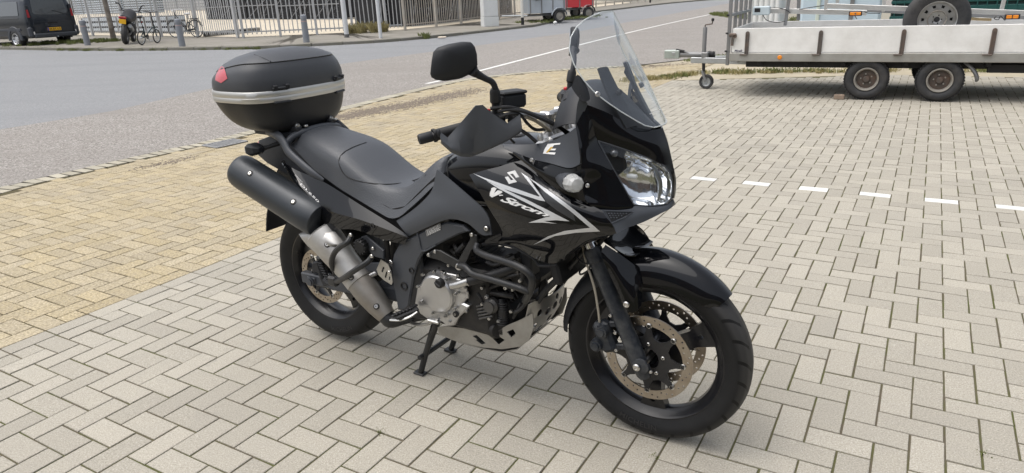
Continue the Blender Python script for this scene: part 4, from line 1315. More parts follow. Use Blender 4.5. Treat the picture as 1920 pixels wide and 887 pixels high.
def decal(parent, polys, bvh, mat, name, lift=.0011, cuts=3):
    """flat print following the bodywork: pixel polygons mapped on to the surface"""
    g = G()
    for poly in polys:
        P = np.array([zq(*p) for p in poly])
        pts = [];
        for i in range(len(P)):
            a, b = P[i], P[(i + 1) % len(P)]
            n = max(1, int(np.linalg.norm(b - a) / 6))
            for k in range(n): pts.append(a + (b - a) * k / n)
        nb = len(pts)
        mn, mx = P.min(0), P.max(0)
        def inside(q):
            c = False
            for i in range(len(P)):
                a, b = P[i], P[i - 1]
                if (a[1] > q[1]) != (b[1] > q[1]) and q[0] < (b[0] - a[0]) * (q[1] - a[1]) / (b[1] - a[1]) + a[0]: c = not c
            return c
        for x in np.arange(mn[0], mx[0], 5.0):
            for y in np.arange(mn[1], mx[1], 5.0):
                if inside((x, y)) and min(np.hypot(*(np.array(pts[:nb]) - (x, y)).T)) > 2.0: pts.append(np.array([x, y]))
        r = delaunay_2d_cdt([Vector((float(p[0]), float(p[1]))) for p in pts], [(i, (i + 1) % nb) for i in range(nb)], [], 1, 1e-6)
        V = [cast(p[0], p[1], bvh, lift) for p in r[0]]
        f = [q for q in r[2] if all(V[i] is not None for i in q)]
        V = [v if v is not None else np.zeros(3) for v in V]
        g.add(V, f)
    return g.obj(name, mat, parent, smooth=60)
def decal_text(parent, body, o, ex, ey, bvh, mat, name, shear=0.0, offset=0.0, lift=.0014, space=1.0, warp=None):
    V, F_ = text_mesh(body, shear, offset, space)
    V = V / V[:, 0].max()
    P = []
    for s, t in V:
        if warp: s, t = warp(s, t)
        p = np.array(o) + np.array(ex) * s + np.array(ey) * t * 1.0
        P.append(cast(p[0], p[1], bvh, lift))
    f = [q for q in F_ if all(P[i] is not None for i in q)]
    P = [p if p is not None else np.zeros(3) for p in P]
    return G().add(P, f).obj(name, mat, parent, smooth=0)
HP = lambda L_: [('H', x, y) for x, y in L_]
decal(side_r, [HP([(258, 290), (330, 318), (735, 458), (742, 455), (605, 283), (800, 410), (1000, 558), (1178, 708), (1000, 718), (850, 742), (695, 806), (800, 745), (920, 705), (1105, 682), (960, 560), (780, 425), (655, 315), (782, 492), (740, 485), (480, 402), (360, 342)]),
               HP([(355, 342), (480, 402), (640, 475), (800, 555), (958, 636), (860, 628), (770, 634), (868, 653), (760, 645), (660, 646), (735, 622), (800, 603), (760, 560), (560, 460), (440, 398)])], side_bvh, m_decal, 'lightning_stripe')
decal(side_r, [HP([(690, 292), (960, 480), (1000, 638), (870, 560), (790, 500), (720, 360)])], side_bvh, m_decal_d, 'stripe_shadow', lift=.0007)
# emblem: stacked slanted S of two interlocking bars
decal(side_r, [HP([(505, 285), (562, 268), (594, 318), (570, 322), (548, 292), (528, 296), (578, 352), (520, 367), (490, 318), (512, 312), (534, 340), (552, 336)])], side_bvh, m_decal_w, 'emblem')
vp = [(392, 398), (412, 390), (432, 398), (412, 434), (440, 412), (468, 418), (474, 428), (440, 446), (398, 464), (382, 452), (382, 432), (392, 408)]
decal(side_r, [HP([(x + (x - 425) * .12, y + (y - 428) * .16) for x, y in vp]), HP([(440, 438), (478, 440), (486, 452), (450, 455)])], side_bvh, m_text_dark, 'lettering_outline', lift=.0014)
decal(side_r, [HP(vp), HP([(445, 444), (476, 446), (478, 451), (452, 452)])], side_bvh, m_decal_w, 'model_lettering', lift=.0017)
wp = lambda s, t: (s, t * (1.0 - .42 * s))
decal_text(side_r, 'Strom', zq('H', 446, 486), (94, 33), (18, -36), side_bvh, m_text_dark, 'lettering_outline', shear=.45, offset=.07, space=.80, lift=.0014, warp=wp)
decal_text(side_r, 'Strom', zq('H', 449, 484), (92, 32), (18, -36), side_bvh, m_decal_w, 'model_lettering', shear=.45, offset=.025, space=.82, lift=.0017, warp=wp)

# ---- tail panels
TAIL = [[('J', 395, 300, -.147), ('J', 500, 365, -.158), ('J', 690, 447, -.168), ('J', 950, 610, -.177), ('J', 1150, 734, -.184), ('J', 1262, 812, -.189)],
        [('J', 425, 345, -.176), ('J', 550, 500, -.197), ('J', 688, 630, -.207), ('J', 950, 712, -.209), ('J', 1150, 785, -.201), ('J', 1275, 832, -.191)],
        [('J', 440, 380, -.168), ('J', 590, 600, -.192), ('J', 662, 768, -.203), ('J', 900, 778, -.204), ('J', 1100, 848, -.196), ('J', 1245, 880, -.186)]]
tg = G().patch([[Q(*p) for p in r] for r in TAIL], 6, 4, .005, lin_r=True)
tail_r = tg.obj('tail_panel', m_gloss, bike, smooth=25); tg.mirror().obj('tail_panel', m_gloss, bike, smooth=25)
tail_bvh = tg.bvh()
decal_text(tail_r, 'DL650', zq('J', 524, 462), (35, 35), (11, -8), tail_bvh, m_decal_w, 'model_lettering', offset=.012, space=1.0)
decal_text(tail_r, 'SUZUKI', zq('J', 492, 398), (13, 14), (5, -3), tail_bvh, m_decal_w, 'maker_lettering', offset=.02)
for (x, y) in ((1030, 752), (410, 315)):
    p = cast(*zq('J', x, y), tail_bvh, 0)
    if p is not None:
        g = G().lathe([(.011, 0), (.011, 1), (.007, 1), (.006, .3), (.0001, .3)], p + np.array([0, .004, 0]), p + np.array([0, -.003, 0]), 16); g.obj('panel_plug', m_hose, tail_r)
# tail centre and rear mudguard with plate holder
g = G(); g.loft([np.array(seat_sec(x, wt, wb, zt_, zb_, .004)) for x, wt, wb, zt_, zb_ in ((-.34, .05, .06, .93, .86), (-.25, .08, .09, .955, .84), (-.12, .10, .12, .965, .82), (.0, .12, .135, .95, .80), (.15, .13, .15, .90, .76))]); g.obj('tail_section', m_matte, bike, fix=True)
g = G(); g.box((-.345, 0, .90), (.03, .10, .05), .01); g.obj('tail_light', m_red, bike)
g = G()
g.patch([[(-.18, s * .075, .84), (-.235, s * .08, .77), (-.275, s * .085, .68), (-.305, s * .095, .60), (-.325, s * .10, .515)] for s in (-1, -.5, 0, .5, 1)], 4, 3, .006, side=(-1, 0, .3))
rm = g.obj('rear_mudguard', m_matte, bike, smooth=50)

# ---- grab rail and luggage rack
gr = G()
for sy in (-1, 1):
    def S(p): q = np.array(p, float); q[1] *= -sy; return q
    gr.tube([S(Q('J', 690, 436, -.176)), S(Q('J', 610, 385, -.186)), S(Q('J', 520, 310, -.187)), S(Q('J', 445, 238, -.180)), S(Q('J', 415, 180, -.170)), S(Q('J', 370, 125, -.16)), S(Q('J', 300, 95, -.13))], [.006, .013, .014, .015, .016, .016, .014], 10, 6, flat=(.75, 1.25))
gr.tube([(-.02, -.165, .955), (-.01, -.13, .985), (.005, -.07, 1.0), (.008, 0, 1.005), (.005, .07, 1.0), (-.01, .13, .985), (-.02, .165, .955)], .014, 10, 6)
gr.obj('grab_rail', m_satin, bike, smooth=60)
g = G(); g.panel([(x, y, .985) for x, y in ((-.30, -.09), (-.24, -.13), (-.06, -.14), (.0, -.10), (.0, .10), (-.06, .14), (-.24, .13), (-.30, .09))], .018, .006, out=(0, 0.001, 1))
for sy in (-1, 1):
    g.box((-.02, .095 * sy, 1.012), (.05, .035, .03), .006); g.box((-.22, .095 * sy, 1.005), (.04, .03, .02), .005)
rack = g.obj('luggage_rack', m_matte, bike)
g = G()
for sy in (-1, 1):
    g.lathe([(.012, 0), (.012, .6), (.007, 1)], (-.012, .095 * sy, 1.02), (-.004, .095 * sy, 1.036), 14); g.box((.008, .085 * sy + .02, 1.022), (.016, .018, .01), .003)
g.objs('rack_clamp', m_alu2, rack)

# ---- top case
def case_outline(sc, sx, z, shift=0.0, n=64, front_flat=1.0):
    pts = []
    for i in range(n):
        a = 2 * PI * i / n
        c, s = math.cos(a), math.sin(a)
        e = .40 if c > 0 else .62
        x = np.sign(c) * abs(c) ** (e if c > 0 else .80)
        y = np.sign(s) * abs(s) ** (.50 if c > 0 else .60)
        hw = .268 * (1 - .07 * max(0, -x) ** 2)
        bow = -.028 * (y ** 2) if x > 0 else 0
        pts.append((-.204 + shift + .216 * sx * x + bow * sx, hw * sc * y, z))
    return np.array(pts)
case = empty('top_case'); case.parent = bike; case['label'] = 'black top case with silver band and red reflectors'
ZS = [(1.000, .44, .46, .050), (1.003, .56, .57, .045), (1.018, .71, .71, .034), (1.048, .84, .84, .020), (1.088, .925, .93, .008), (1.125, .975, .975, 0), (1.138, .985, .985, 0)]
raw = np.array([case_outline(s, sx, z, sh) for z, s, sx, sh in ZS])
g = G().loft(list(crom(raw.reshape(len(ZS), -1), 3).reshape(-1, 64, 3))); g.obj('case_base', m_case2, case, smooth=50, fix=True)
g = G().loft([case_outline(s, s, z) for z, s in ((1.137, .985), (1.138, 1.006), (1.141, 1.010), (1.157, 1.014), (1.1585, 1.010), (1.1600, 1.010), (1.1615, 1.014), (1.180, 1.010), (1.183, 1.002), (1.184, .98))]); g.obj('silver_band', m_silver, case, smooth=40, fix=True)
ZL = [(1.184, .990, .992, 0), (1.20, .992, .993, 0), (1.23, .980, .984, -.001), (1.262, .945, .955, -.003), (1.288, .885, .900, -.005)]
raw = np.array([case_outline(s, sx, z, sh) for z, s, sx, sh in ZL])
lidv = crom(raw.reshape(len(ZL), -1), 4).reshape(-1, 64, 3)
top = [case_outline(s, sx, z, sh) for z, s, sx, sh in ((1.290, .878, .893, -.005), (1.293, .882, .897, -.005), (1.302, .83, .848, -.009), (1.318, .72, .74, -.018), (1.333, .56, .58, -.026), (1.343, .36, .38, -.032), (1.348, .15, .16, -.035), (1.3485, .01, .01, -.035))]
# lid seam slopes down towards the rear
def slope(v): 
    v = np.array(v); t = np.clip((v[:, 2] - 1.20) / .09, 0, 1); d = np.clip(-(v[:, 0] + .10) / .30, 0, 1)
    v[:, 2] -= t * d ** 1.3 * .055
    return v
lg = G().loft([slope(r) for r in lidv]); lid = lg.obj('case_lid', m_case, case, smooth=50, fix=True)
tg2 = G().loft([slope(r) for r in top]); tg2.obj('lid_top', m_case, case, smooth=50, fix=True)
lid_bvh, top_bvh = lg.bvh(), tg2.bvh()
KP = lambda L_: [('K', x, y) for x, y in L_]
allb = G(); allb.add(lg.verts(), lg.f); allb.add(tg2.verts(), tg2.f); all_bvh = allb.bvh()
decal(case, [KP([(160, 236), (196, 362), (142, 402), (90, 376), (96, 330), (124, 280)])], all_bvh, m_red, 'reflector', lift=.002)
P_ = []
for (x, y) in ((360, 132), (430, 152), (500, 178), (572, 212)):
    p = cast(*zq('K', x, y), all_bvh, .000)
    if p is not None: P_.append(p)
if len(P_) > 2:
    g = G().tube(P_, .0035, 6); g.obj('lid_crease', m_case, case)
# latches and hinges on the front
for (yl) in (-.155, .165):
    for z_, h_, xo in ((1.188, .012, .008), (1.132, .010, .006)):
        xx = case_outline(1.0, 1.0, z_)
        fr_ = xx[xx[:, 0] > -.15]; fr_ = fr_[np.argsort(fr_[:, 1])]
        p = np.array([np.interp(yl, fr_[:, 1], fr_[:, 0]), yl, z_])
        pa, pb = [np.array([np.interp(yl + s, fr_[:, 1], fr_[:, 0]) + xo - .004, yl + s, z_ + .003]) for s in (-.036, .036)]
        g = G(); g.beam(pa, pb, .018, h_, .004)
        if z_ > 1.15:
            for s in (.15, .85):
                q = pa + (pb - pa) * s; g.beam(q - (pb - pa) * .12 + np.array([.003, 0, .008]), q + (pb - pa) * .12 + np.array([.003, 0, .008]), .02, .012, .003)
        g.obj('case_hinge', m_matte, case)

# ---- exhaust silencer and heat shields
mu0, mu1 = np.array(Q('A', 158, 575, -.205)), np.array(Q('A', 448, 760, -.205))
g = G()
ax_ = mu1 - mu0
pr = [(.0001, .03), (.050, .03), (.054, -.005), (.061, -.015), (.069, .0), (.0725, .035), (.074, .1), (.074, .3), (.074, .95), (.072, 1.06), (.066, 1.12), (.06, 1.13), (.0001, 1.13)]
g.lathe(pr, mu0, mu1, 40, caps=False, oval=(1.0, 1.04))
muf = g.obj('silencer', m_muf, bike, smooth=40, fix=True)
mb = g.bvh()
for (x, y) in ((197, 588), (377, 706)):
    p = cast(*zq('A', x, y), mb, 0)
    nrm = (p - mu0) - ax_ * ((p - mu0) @ ax_) / (ax_ @ ax_); nrm /= np.linalg.norm(nrm)
    bolt(muf, p - nrm * .002, .009, nrm, .007, washer=.0135)
s0, s1 = np.array(Q('C', 232, 105, -.195)), np.array(Q('C', 570, 535, -.195))
g = G(); g.lathe([(.062, -.02), (.070, .0), (.070, .08), (.066, .2), (.060, .36), (.058, .50), (.058, .585), (.054, .59)], s0, s1, 36, caps=False)
g2_ = G(); g2_.lathe([(.053, .54), (.0545, .60), (.056, .66), (.055, .74), (.049, .86), (.041, .96), (.037, 1.0)], s0, s1, 36, caps=False)
hs_ = g.obj('heat_shield', m_shield, bike, smooth=40, fix=True)
g2_.obj('exhaust_cone', m_cone, bike, smooth=40, fix=True)
g.add(g2_.verts(), g2_.f)
hb = g.bvh()
for (x, y, r) in ((260, 162, .009), (383, 333, .009), (515, 484, .009)):
    p = cast(*zq('C', x, y), hb, 0)
    if p is None: continue
    w_ = s1 - s0; nrm = (p - s0) - w_ * ((p - s0) @ w_) / (w_ @ w_); nrm /= np.linalg.norm(nrm)
    bolt(hs_, p - nrm * .002, r, nrm, .008, washer=.0125)
# slanted tongue of the shield over the silencer mouth
g = G(); g.panel([Q('C', x, y, -.20) for x, y in ((140, 96), (235, 78), (300, 95), (345, 150), (290, 200), (240, 205), (195, 165))], .05, .02); g.obj('shield_tongue', m_shield, hs_, smooth=60)
g = G(); g.tube([s1 - (s1 - s0) * .03, s1 + (s1 - s0) * .05, np.array([.535, -.15, .285]), np.array([.60, -.09, .29])], [.033, .031, .027, .022], 16); g.obj('exhaust_pipe', m_blackmetal, bike)
# passenger peg bracket loops round the shield
g = G()
g.tube([Q('C', 385, 115, -.235), Q('C', 365, 150, -.262), Q('C', 330, 172, -.268), Q('C', 298, 205, -.27), Q('C', 282, 250, -.265), Q('C', 290, 290, -.25)], .0115, 10)
g.tube([Q('C', 492, 225, -.225), Q('C', 470, 252, -.25), Q('C', 420, 285, -.268), Q('C', 375, 315, -.268), Q('C', 340, 340, -.255), Q('C', 300, 358, -.235)], .0115, 10)
g.tube([Q('C', 290, 290, -.25), Q('C', 300, 325, -.24), Q('C', 345, 340, -.25)], .006, 8)
g.box(Q('C', 292, 350, -.235), (.05, .03, .045), .008)
g.obj('passenger_peg_bracket', m_blackmetal, bike)
for (x, y) in ((383, 112), (492, 222)): bolt(bike, Q('C', x, y, -.245), .008, (0, -1, 0), .006)
# bracket plates and reservoir knob by the shock absorber
g = G(); p = Q('C', 425, 178, -.20); g.lathe([(.028, 0), (.03, .3), (.03, .8), (.024, 1)], p + np.array([0, .035, 0]), p, 20)
for k in range(12):
    a = 2 * PI * k / 12; g.box(p + np.array([.029 * math.cos(a), .015, .029 * math.sin(a)]), (.007, .03, .007), .001)
g.obj('preload_knob', m_hose, bike)
g = G(); g.panel([Q('C', x, y, -.165) for x, y in ((440, 120), (470, 112), (560, 190), (562, 235), (520, 225), (500, 215))], .01, .003)
g.panel([Q('C', x, y, -.165) for x, y in ((470, 255), (545, 255), (555, 300), (530, 310), (450, 292))], .01, .003)
g.obj('peg_hanger', m_satin, bike)
g = G(); g.tube([Q('C', 565, 140, -.15), Q('C', 572, 180, -.15), Q('C', 578, 250, -.15), Q('C', 600, 280, -.15)], .012, 10); g.obj('brake_line_guide', m_hose, bike)
g = G(); g.tube([(.36, 0, .42), (.43, 0, .62)], .03, 14); g.obj('shock_absorber', m_hose, bike)
for (x, y) in ((498, 182), (590, 250), (594, 255)): bolt(bike, Q('C', x, y, -.18), .007, (0, -1, 0), .006)
# heel guard
g = G()
hg = [(542, 238), (580, 262), (595, 300), (604, 355), (598, 370), (558, 345), (530, 318), (520, 290)]
sl = [[(553, 275), (562, 280), (553, 305), (545, 300)], [(570, 300), (577, 303), (570, 335), (563, 330)], [(586, 325), (592, 328), (590, 345), (584, 342)]]
f2 = lambda L_: [tuple(np.array(Q('C', x, y, -.20))[[0, 2]]) for x, y in L_]
g.plate(f2(hg), [f2(s) for s in sl], lambda p, t: np.array([p[0], -.205 + t, p[1]]), .004); g.obj('heel_guard', m_alu2, bike, smooth=20, fix=True)
bolt(bike, Q('C', 582, 306, -.206), .007, (0, -1, 0), .005)
g = G(); g.tube([Q('C', 478, 328, -.17), Q('C', 500, 318, -.17), Q('C', 520, 308, -.17)], .008, 8)
for k in range(6): g.torus(Q('C', 482 + k * 6, 326 - k * 3, -.17), (.8, 0, .3), .008, .003, 10, 5)
g.obj('brake_spring', m_alu, bike)

# ---- swingarm, rear caliper
sw = G()
for sy in (-1, 1):
    sw.beam((-.075, .125 * sy, .345), (.14, .125 * sy, .348), .035, .052, .006)
    sw.beam((.10, .125 * sy, .35), (.62, .11 * sy, .375), .04, .07, .01)
sw.beam((.42, -.13, .38), (.42, .13, .38), .08, .06, .015)
swo = sw.obj('swingarm', m_satin, bike)
g = G(); g.box((-.002, -.146, .343), (.05, .008, .036), .004); g.lathe([(.021, 0), (.021, .5), (.016, .6), (.016, 1)], (0, -.15, .343), (0, -.166, .343), 20); g.obj('axle_adjuster', m_satin, swo)
g = G(); g.panel([Q('C', x, y, -.118) for x, y in ((205, 245), (232, 238), (262, 330), (300, 362), (262, 370), (232, 300), (200, 300))], .03, .006); rc = g.obj('rear_caliper_guard', m_matte, bike)
g = G()
for k in range(8): g.box(Q('C', 222 + k * 6, 258 + k * 13, -.152), (.028, .012, .007), .002)
g.objs('guard_rib', m_matte, rc)
g = G(); g.box((.05, -.10, .43), (.075, .05, .06), .012); g.lathe([(.02, 0), (.02, 1)], (.05, -.12, .43), (.05, -.135, .43), 16); g.obj('rear_brake_caliper', m_blackmetal, bike)
g = G(); g.tube([Q('C', 275, 232, -.20), Q('C', 250, 210, -.21), Q('C', 230, 205, -.20), Q('C', 230, 225, -.18), Q('C', 245, 250, -.16)], .0035, 6); g.obj('rear_brake_hose', m_hose, bike)
# chain guard side (left)
g = G(); g.beam((0, .15, .42), (.5, .12, .44), .02, .05, .006); g.obj('chain_guard', m_matte, bike)

# ---- centre stand
cs = G()
for (y, xf) in ((-.10, .55), (.12, .545)):
    yb = y * 1.0
    cs.tube([(.66, y * .95, .27), (.60, yb, .14), (xf, yb, .012)], .013, 10)
    cs.box((xf - .004, yb, .006), (.055, .034, .01), .003)
cs.tube([(.585, -.10, .105), (.585, .12, .105)], .011, 10)
cs.tube([(.575, -.13, .10), (.575, -.10, .10)], .010, 8)
st = cs.obj('centre_stand', m_blackmetal, bike)
g = G(); hel = [(.635 + .011 * math.cos(t) - .0024 * t * .18, -.085 + .011 * math.sin(t), .255 - t * .0011) for t in np.linspace(0, 2 * PI * 18, 18 * 10)]
g.tube(hel, .0022, 5, 1); g.obj('stand_spring', m_blackmetal, st)

# ---- pegs and pedal
for sy in (-1, 1):
    def S(p): q = np.array(p, float); q[1] *= -sy; return q
    g = G(); a, b = S(Q('C', 610, 540, -.27)), S(Q('C', 728, 490, -.19))
    g.beam(a, b, .045, .016, .005)
    for k in range(6):
        t = .08 + k * .15; p = a + (b - a) * t; g.box(p + np.array([0, 0, .010]), (.012, .045, .008), .002)
    g.obj('foot_peg', m_hose, bike)
g = G(); g.tube([Q('C', 590, 552, -.262), Q('C', 640, 552, -.255), Q('C', 690, 535, -.235), Q('C', 725, 512, -.21)], [.010, .011, .011, .009], 8, flat=(1, .6)); g.obj('peg_bracket', m_alu2, bike)
g = G(); g.tube([Q('C', 700, 570, -.15), Q('C', 740, 580, -.20), Q('C', 790, 572, -.215), Q('C', 840, 548, -.22)], [.010, .010, .009, .008], 8, flat=(1, .6))
g.box(Q('C', 815, 560, -.222), (.055, .022, .012), .003); g.obj('brake_pedal', m_alu2, bike)
g = G(); g.tube([(.76, .16, .33), (.84, .21, .34), (.90, .22, .35)], .008, 8); g.obj('gear_lever', m_alu2, bike)

# ---- rear turn signals
for sy in (-1, 1):
    def S(p): q = np.array(p, float); q[1] *= -sy; return q
    g = G(); g.tube([S(Q('A', 318, 462, -.12)), S(Q('A', 280, 475, -.15)), S(Q('A', 248, 485, -.175))], [.011, .009, .011], 10); so = g.obj('rear_signal', m_hose, bike)
    c = S(Q('A', 220, 488, -.20))
    ring = lambda dx, sy_, sz: [c + np.array([dx, sy_ * y * .036, sz * z]) for y, z in ((-1, .6), (-.55, 1), (.5, 1), (1, .5), (1, -.5), (.5, -1), (-.5, -1), (-1, -.5))]
    g = G().loft([np.array(ring(.035, .35, .010)), np.array(ring(.02, .8, .020)), np.array(ring(-.005, 1, .026)), np.array(ring(-.022, .97, .025))]); g.obj('signal_body', m_matte, so, smooth=30, fix=True)
    g = G().loft([np.array(ring(-.022, .95, .024)), np.array(ring(-.034, .8, .02))]); g.obj('signal_lens', m_lens_clear, so, smooth=30, fix=True)

# ---- front cowl (upper nose, cheeks, chin), headlights
def pgrid(rows): return [[Q(*p) for p in r] for r in rows]
def both(name, rows, mat, su=5, sv=4, thick=.004, smooth=50, parent=None, side=(.3, -1, .2), **kw):
    g = G().patch(pgrid(rows), su, sv, thick, side=side, **kw)
    r = g.obj(name, mat, parent or bike, smooth=smooth)
    l = g.mirror().obj(name, mat, parent or bike, smooth=smooth)
    return r, l, g
NOSE = [[('P', 1100, 196, -.172), ('P', 1140, 212, -.130), ('P', 1184, 236, -.086), ('P', 1222, 243, -.040), ('P', 1243, 240, 0)],
        [('P', 1111, 231, -.163), ('P', 1152, 246, -.126), ('P', 1198, 262, -.084), ('P', 1234, 271, -.040), ('P', 1253, 270, 0)],
        [('P', 1120.5, 263.5, -.152), ('P', 1164, 277, -.115), ('P', 1208, 293, -.075), ('P', 1243, 308, -.035), ('P', 1262, 309, 0)]]
nose_r, nose_l, ng = both('upper_cowl', NOSE, m_gloss, 6, 6)
MIDN = [[('P', 1243, 308, -.035), ('P', 1254, 309, -.015), ('P', 1262, 309, 0)], [('P', 1257, 325, -.016), ('P', 1262, 328, -.007), ('P', 1265, 330, 0)],
        [('P', 1261, 350, -.013), ('P', 1264, 350, -.006), ('P', 1266, 350, 0)], [('P', 1259, 370, -.014), ('P', 1263, 371, -.006), ('P', 1264.5, 372, 0)]]
both('nose_strip', MIDN, m_gloss, 4, 4)
CHK = [[('P', 1079, 236, -.198), ('P', 1091, 214, -.186), ('P', 1100, 196, -.172)],
       [('P', 1084, 262, -.206), ('P', 1100, 247, -.186), ('P', 1111, 231, -.163)],
       [('P', 1089, 288, -.212), ('P', 1105, 276, -.186), ('P', 1120.5, 263.5, -.152)],
       [('P', 1086, 318, -.216), ('P', 1112, 308, -.196), ('P', 1141, 300, -.147)],
       [('P', 1086, 345, -.219), ('P', 1120, 338, -.190), ('P', 1165, 343, -.130)],
       [('P', 1092, 365, -.220), ('P', 1132, 370, -.184), ('P', 1180, 372, -.118)],
       [('P', 1100, 378, -.222), ('P', 1142, 388, -.178), ('P', 1189, 386, -.111)],
       [('P', 1112, 392, -.212), ('P', 1152, 398, -.164), ('P', 1192, 391, -.107)]]
chk_r, chk_l, cg = both('cheek_panel', CHK, m_gloss, 6, 5)
CHIN = [[('P', 1126, 393, -.206), ('P', 1160, 394, -.160), ('P', 1184, 391, -.124), ('P', 1192, 386, -.108), ('P', 1226, 386, -.060), ('P', 1250, 382, -.026), ('P', 1263, 373, 0)],
        [('P', 1140, 414, -.205), ('P', 1170, 409, -.158), ('P', 1194, 404, -.124), ('P', 1208, 398, -.104), ('P', 1235, 391, -.060), ('P', 1254, 386, -.026), ('P', 1264, 379, 0)],
        [('P', 1157, 438, -.198), ('P', 1177, 427, -.156), ('P', 1200, 419, -.122), ('P', 1216, 412, -.098), ('P', 1242, 399, -.056), ('P', 1257, 391, -.024), ('P', 1263, 386, 0)]]
chin_r, chin_l, hg_ = both('chin_cowl', CHIN, m_satin, 5, 4)
g = G(); cb_ = hg_.bvh()
decal(chin_r, [[('I', 385, 678), ('I', 575, 682), ('I', 520, 712), ('I', 425, 752)]], cb_, m_under, 'intake_mesh', lift=.001)
P_ = [cast(*zq('I', x, y), cb_, .001) for x, y in ((375, 668), (590, 674), (530, 716), (428, 762), (375, 668))]
if all(p is not None for p in P_): G().tube(P_, .0022, 6, 1).obj('intake_frame', m_satin, chin_r)
g = G()
for k in range(7):
    for j in range(3):
        x, y = 408 + k * 22 + j * 8, 690 + j * 15
        if x < 560 - j * 45:
            p = cast(*zq('I', x, y), cb_, .0016)
            if p is not None: g.sphere(p, .0032, 6, 4)
g.obj('intake_grille', m_satin, chin_r)

HL = [[('P', 1121, 264, -.152), ('P', 1162, 277, -.116), ('P', 1206, 293, -.076), ('P', 1240, 307.5, -.037), ('P', 1256, 323, -.017)],
      [('P', 1140, 299, -.147), ('P', 1176, 307, -.114), ('P', 1213, 317, -.076), ('P', 1243, 326, -.038), ('P', 1260, 338, -.0145)],
      [('P', 1165, 343, -.130), ('P', 1193, 346, -.101), ('P', 1221, 349, -.069), ('P', 1247, 350, -.036), ('P', 1261, 353, -.0135)],
      [('P', 1188.5, 384, -.111), ('P', 1207, 385.5, -.087), ('P', 1227, 385.5, -.061), ('P', 1247, 382, -.034), ('P', 1259, 371, -.0145)]]
hlg = np.array(pgrid(HL))
m_refl = M('headlight_reflector', (.92, .93, .94), .11, metal=1.0, bump=.0011, bscale=26)
m_refl2 = M('headlight_housing', (.30, .31, .32), .28, metal=.8, var=.2, vscale=30)
for sy in (-1, 1):
    fl = np.array([1, -sy, 1])
    hl = empty('headlight'); hl.parent = bike
    gl = G().patch(hlg * fl, 6, 6, .002, side=(.6, sy, .2)); gl.obj('headlight_lens', m_lens, hl, smooth=60)
    # housing walls run back from the lens edge to a bowl
    fine = interp_axis(hlg, 12, False); fine = np.swapaxes(interp_axis(np.swapaxes(fine, 0, 1), 14, False), 0, 1)
    r_, c_ = fine.shape[:2]
    ii, jj = np.meshgrid(np.linspace(0, 1, r_), np.linspace(0, 1, c_), indexing='ij')
    def bowl(ci, cj, wi, wj, d): return d * np.clip(1 - ((ii - ci) / wi) ** 2 - ((jj - cj) / wj) ** 2, 0, 1) ** .6
    dep = .016 + np.maximum(bowl(.58, .34, .46, .40, .060), np.maximum(bowl(.10, .22, .17, .22, .034), bowl(.62, .80, .42, .22, .035)))
    dep = dep + .0035 * np.sin(jj * 62) * np.clip((.55 - ii) / .2, 0, 1) * np.clip((.62 - jj) / .1, 0, 1) + .010 * np.clip(.5 - jj, 0, 1) * np.clip(.4 - ii, 0, 1) * 4
    edge = np.minimum(np.minimum(ii, 1 - ii), np.minimum(jj, 1 - jj)); dep = dep * np.clip(edge / .06, 0, 1)
    bk = fine + np.stack([-dep * .88, dep * .30, dep * 0], 2) + np.array([-.0035, .001, 0])
    rg = G().patch(bk * fl, 1, 1, .002, side=(.6, sy, .2)); rg.obj('headlight_reflector', m_refl, hl, smooth=60)
    bl = G(); p = (fine[int(.58 * (r_ - 1)), int(.34 * (c_ - 1))] + np.array([-.045, .015, 0])) * fl
    bl.lathe([(.0001, -.2), (.007, 0), (.008, .5), (.007, 1), (.0001, 1.15)], p, p + np.array([.03, 0, 0]), 14); bl.obj('headlight_bulb', M('bulb_glass', (.85, .85, .83), .1), hl)
    pl_ = (fine[int(.17 * (r_ - 1)), int(.20 * (c_ - 1))] + np.array([-.018, .006, 0])) * fl
    G().sphere(pl_, .013, 14, 8).obj('position_lamp', M('smoked_lamp', (.16, .16, .16), .15, metal=.6), hl)
    # curved divider between main beam and side reflector
    dv = G(); pts = [fine[int(t * (r_ - 1)), int((.60 + .13 * math.sin(t * 2.6)) * (c_ - 1))] + np.array([-.012, .004, 0]) for t in np.linspace(.12, .97, 7)]
    dv.tube([q * fl for q in pts], [.003, .005, .007, .008, .008, .007, .004], 8, 4); dv.obj('reflector_divider', m_refl2, hl)
    ed = np.concatenate([fine[0], fine[1:, -1], fine[-1, ::-1][1:], fine[::-1, 0][1:]]) * fl
    fg = G().tube(ed, .0022, 6, 1); fg.obj('headlight_rim', m_satin, hl)

# ---- inner side cowls (matte) and the panel below them
INN = [[('P', 942, 270, -.148), ('P', 985, 271, -.146), ('P', 1028, 266, -.146), ('P', 1058, 254, -.158), ('P', 1081, 238, -.182)],
       [('P', 944, 274, -.160), ('P', 984, 283, -.166), ('P', 1030, 286, -.174), ('P', 1063, 285, -.186), ('P', 1085, 274, -.200)],
       [('P', 947, 279, -.166), ('P', 981, 294, -.182), ('P', 1031, 306, -.197), ('P', 1067, 315, -.210), ('P', 1089, 307, -.214)]]
inn_r, inn_l, ig = both('inner_cowl', INN, m_satin, 6, 5, side=(0, -1, .6))
ib = ig.bvh()
decal(inn_r, [HP([(800, 78), (893, 70), (888, 82), (848, 86), (822, 112), (862, 112), (852, 124), (812, 124), (800, 138), (858, 140), (850, 155), (765, 148), (775, 118)])], ib, m_decal_w, 'letter_sticker')
decal(inn_r, [HP([(822, 100), (840, 100), (800, 142), (786, 142)])], ib, M('gold_sticker', (.55, .36, .06), .4), 'sticker_backing', lift=.0018)
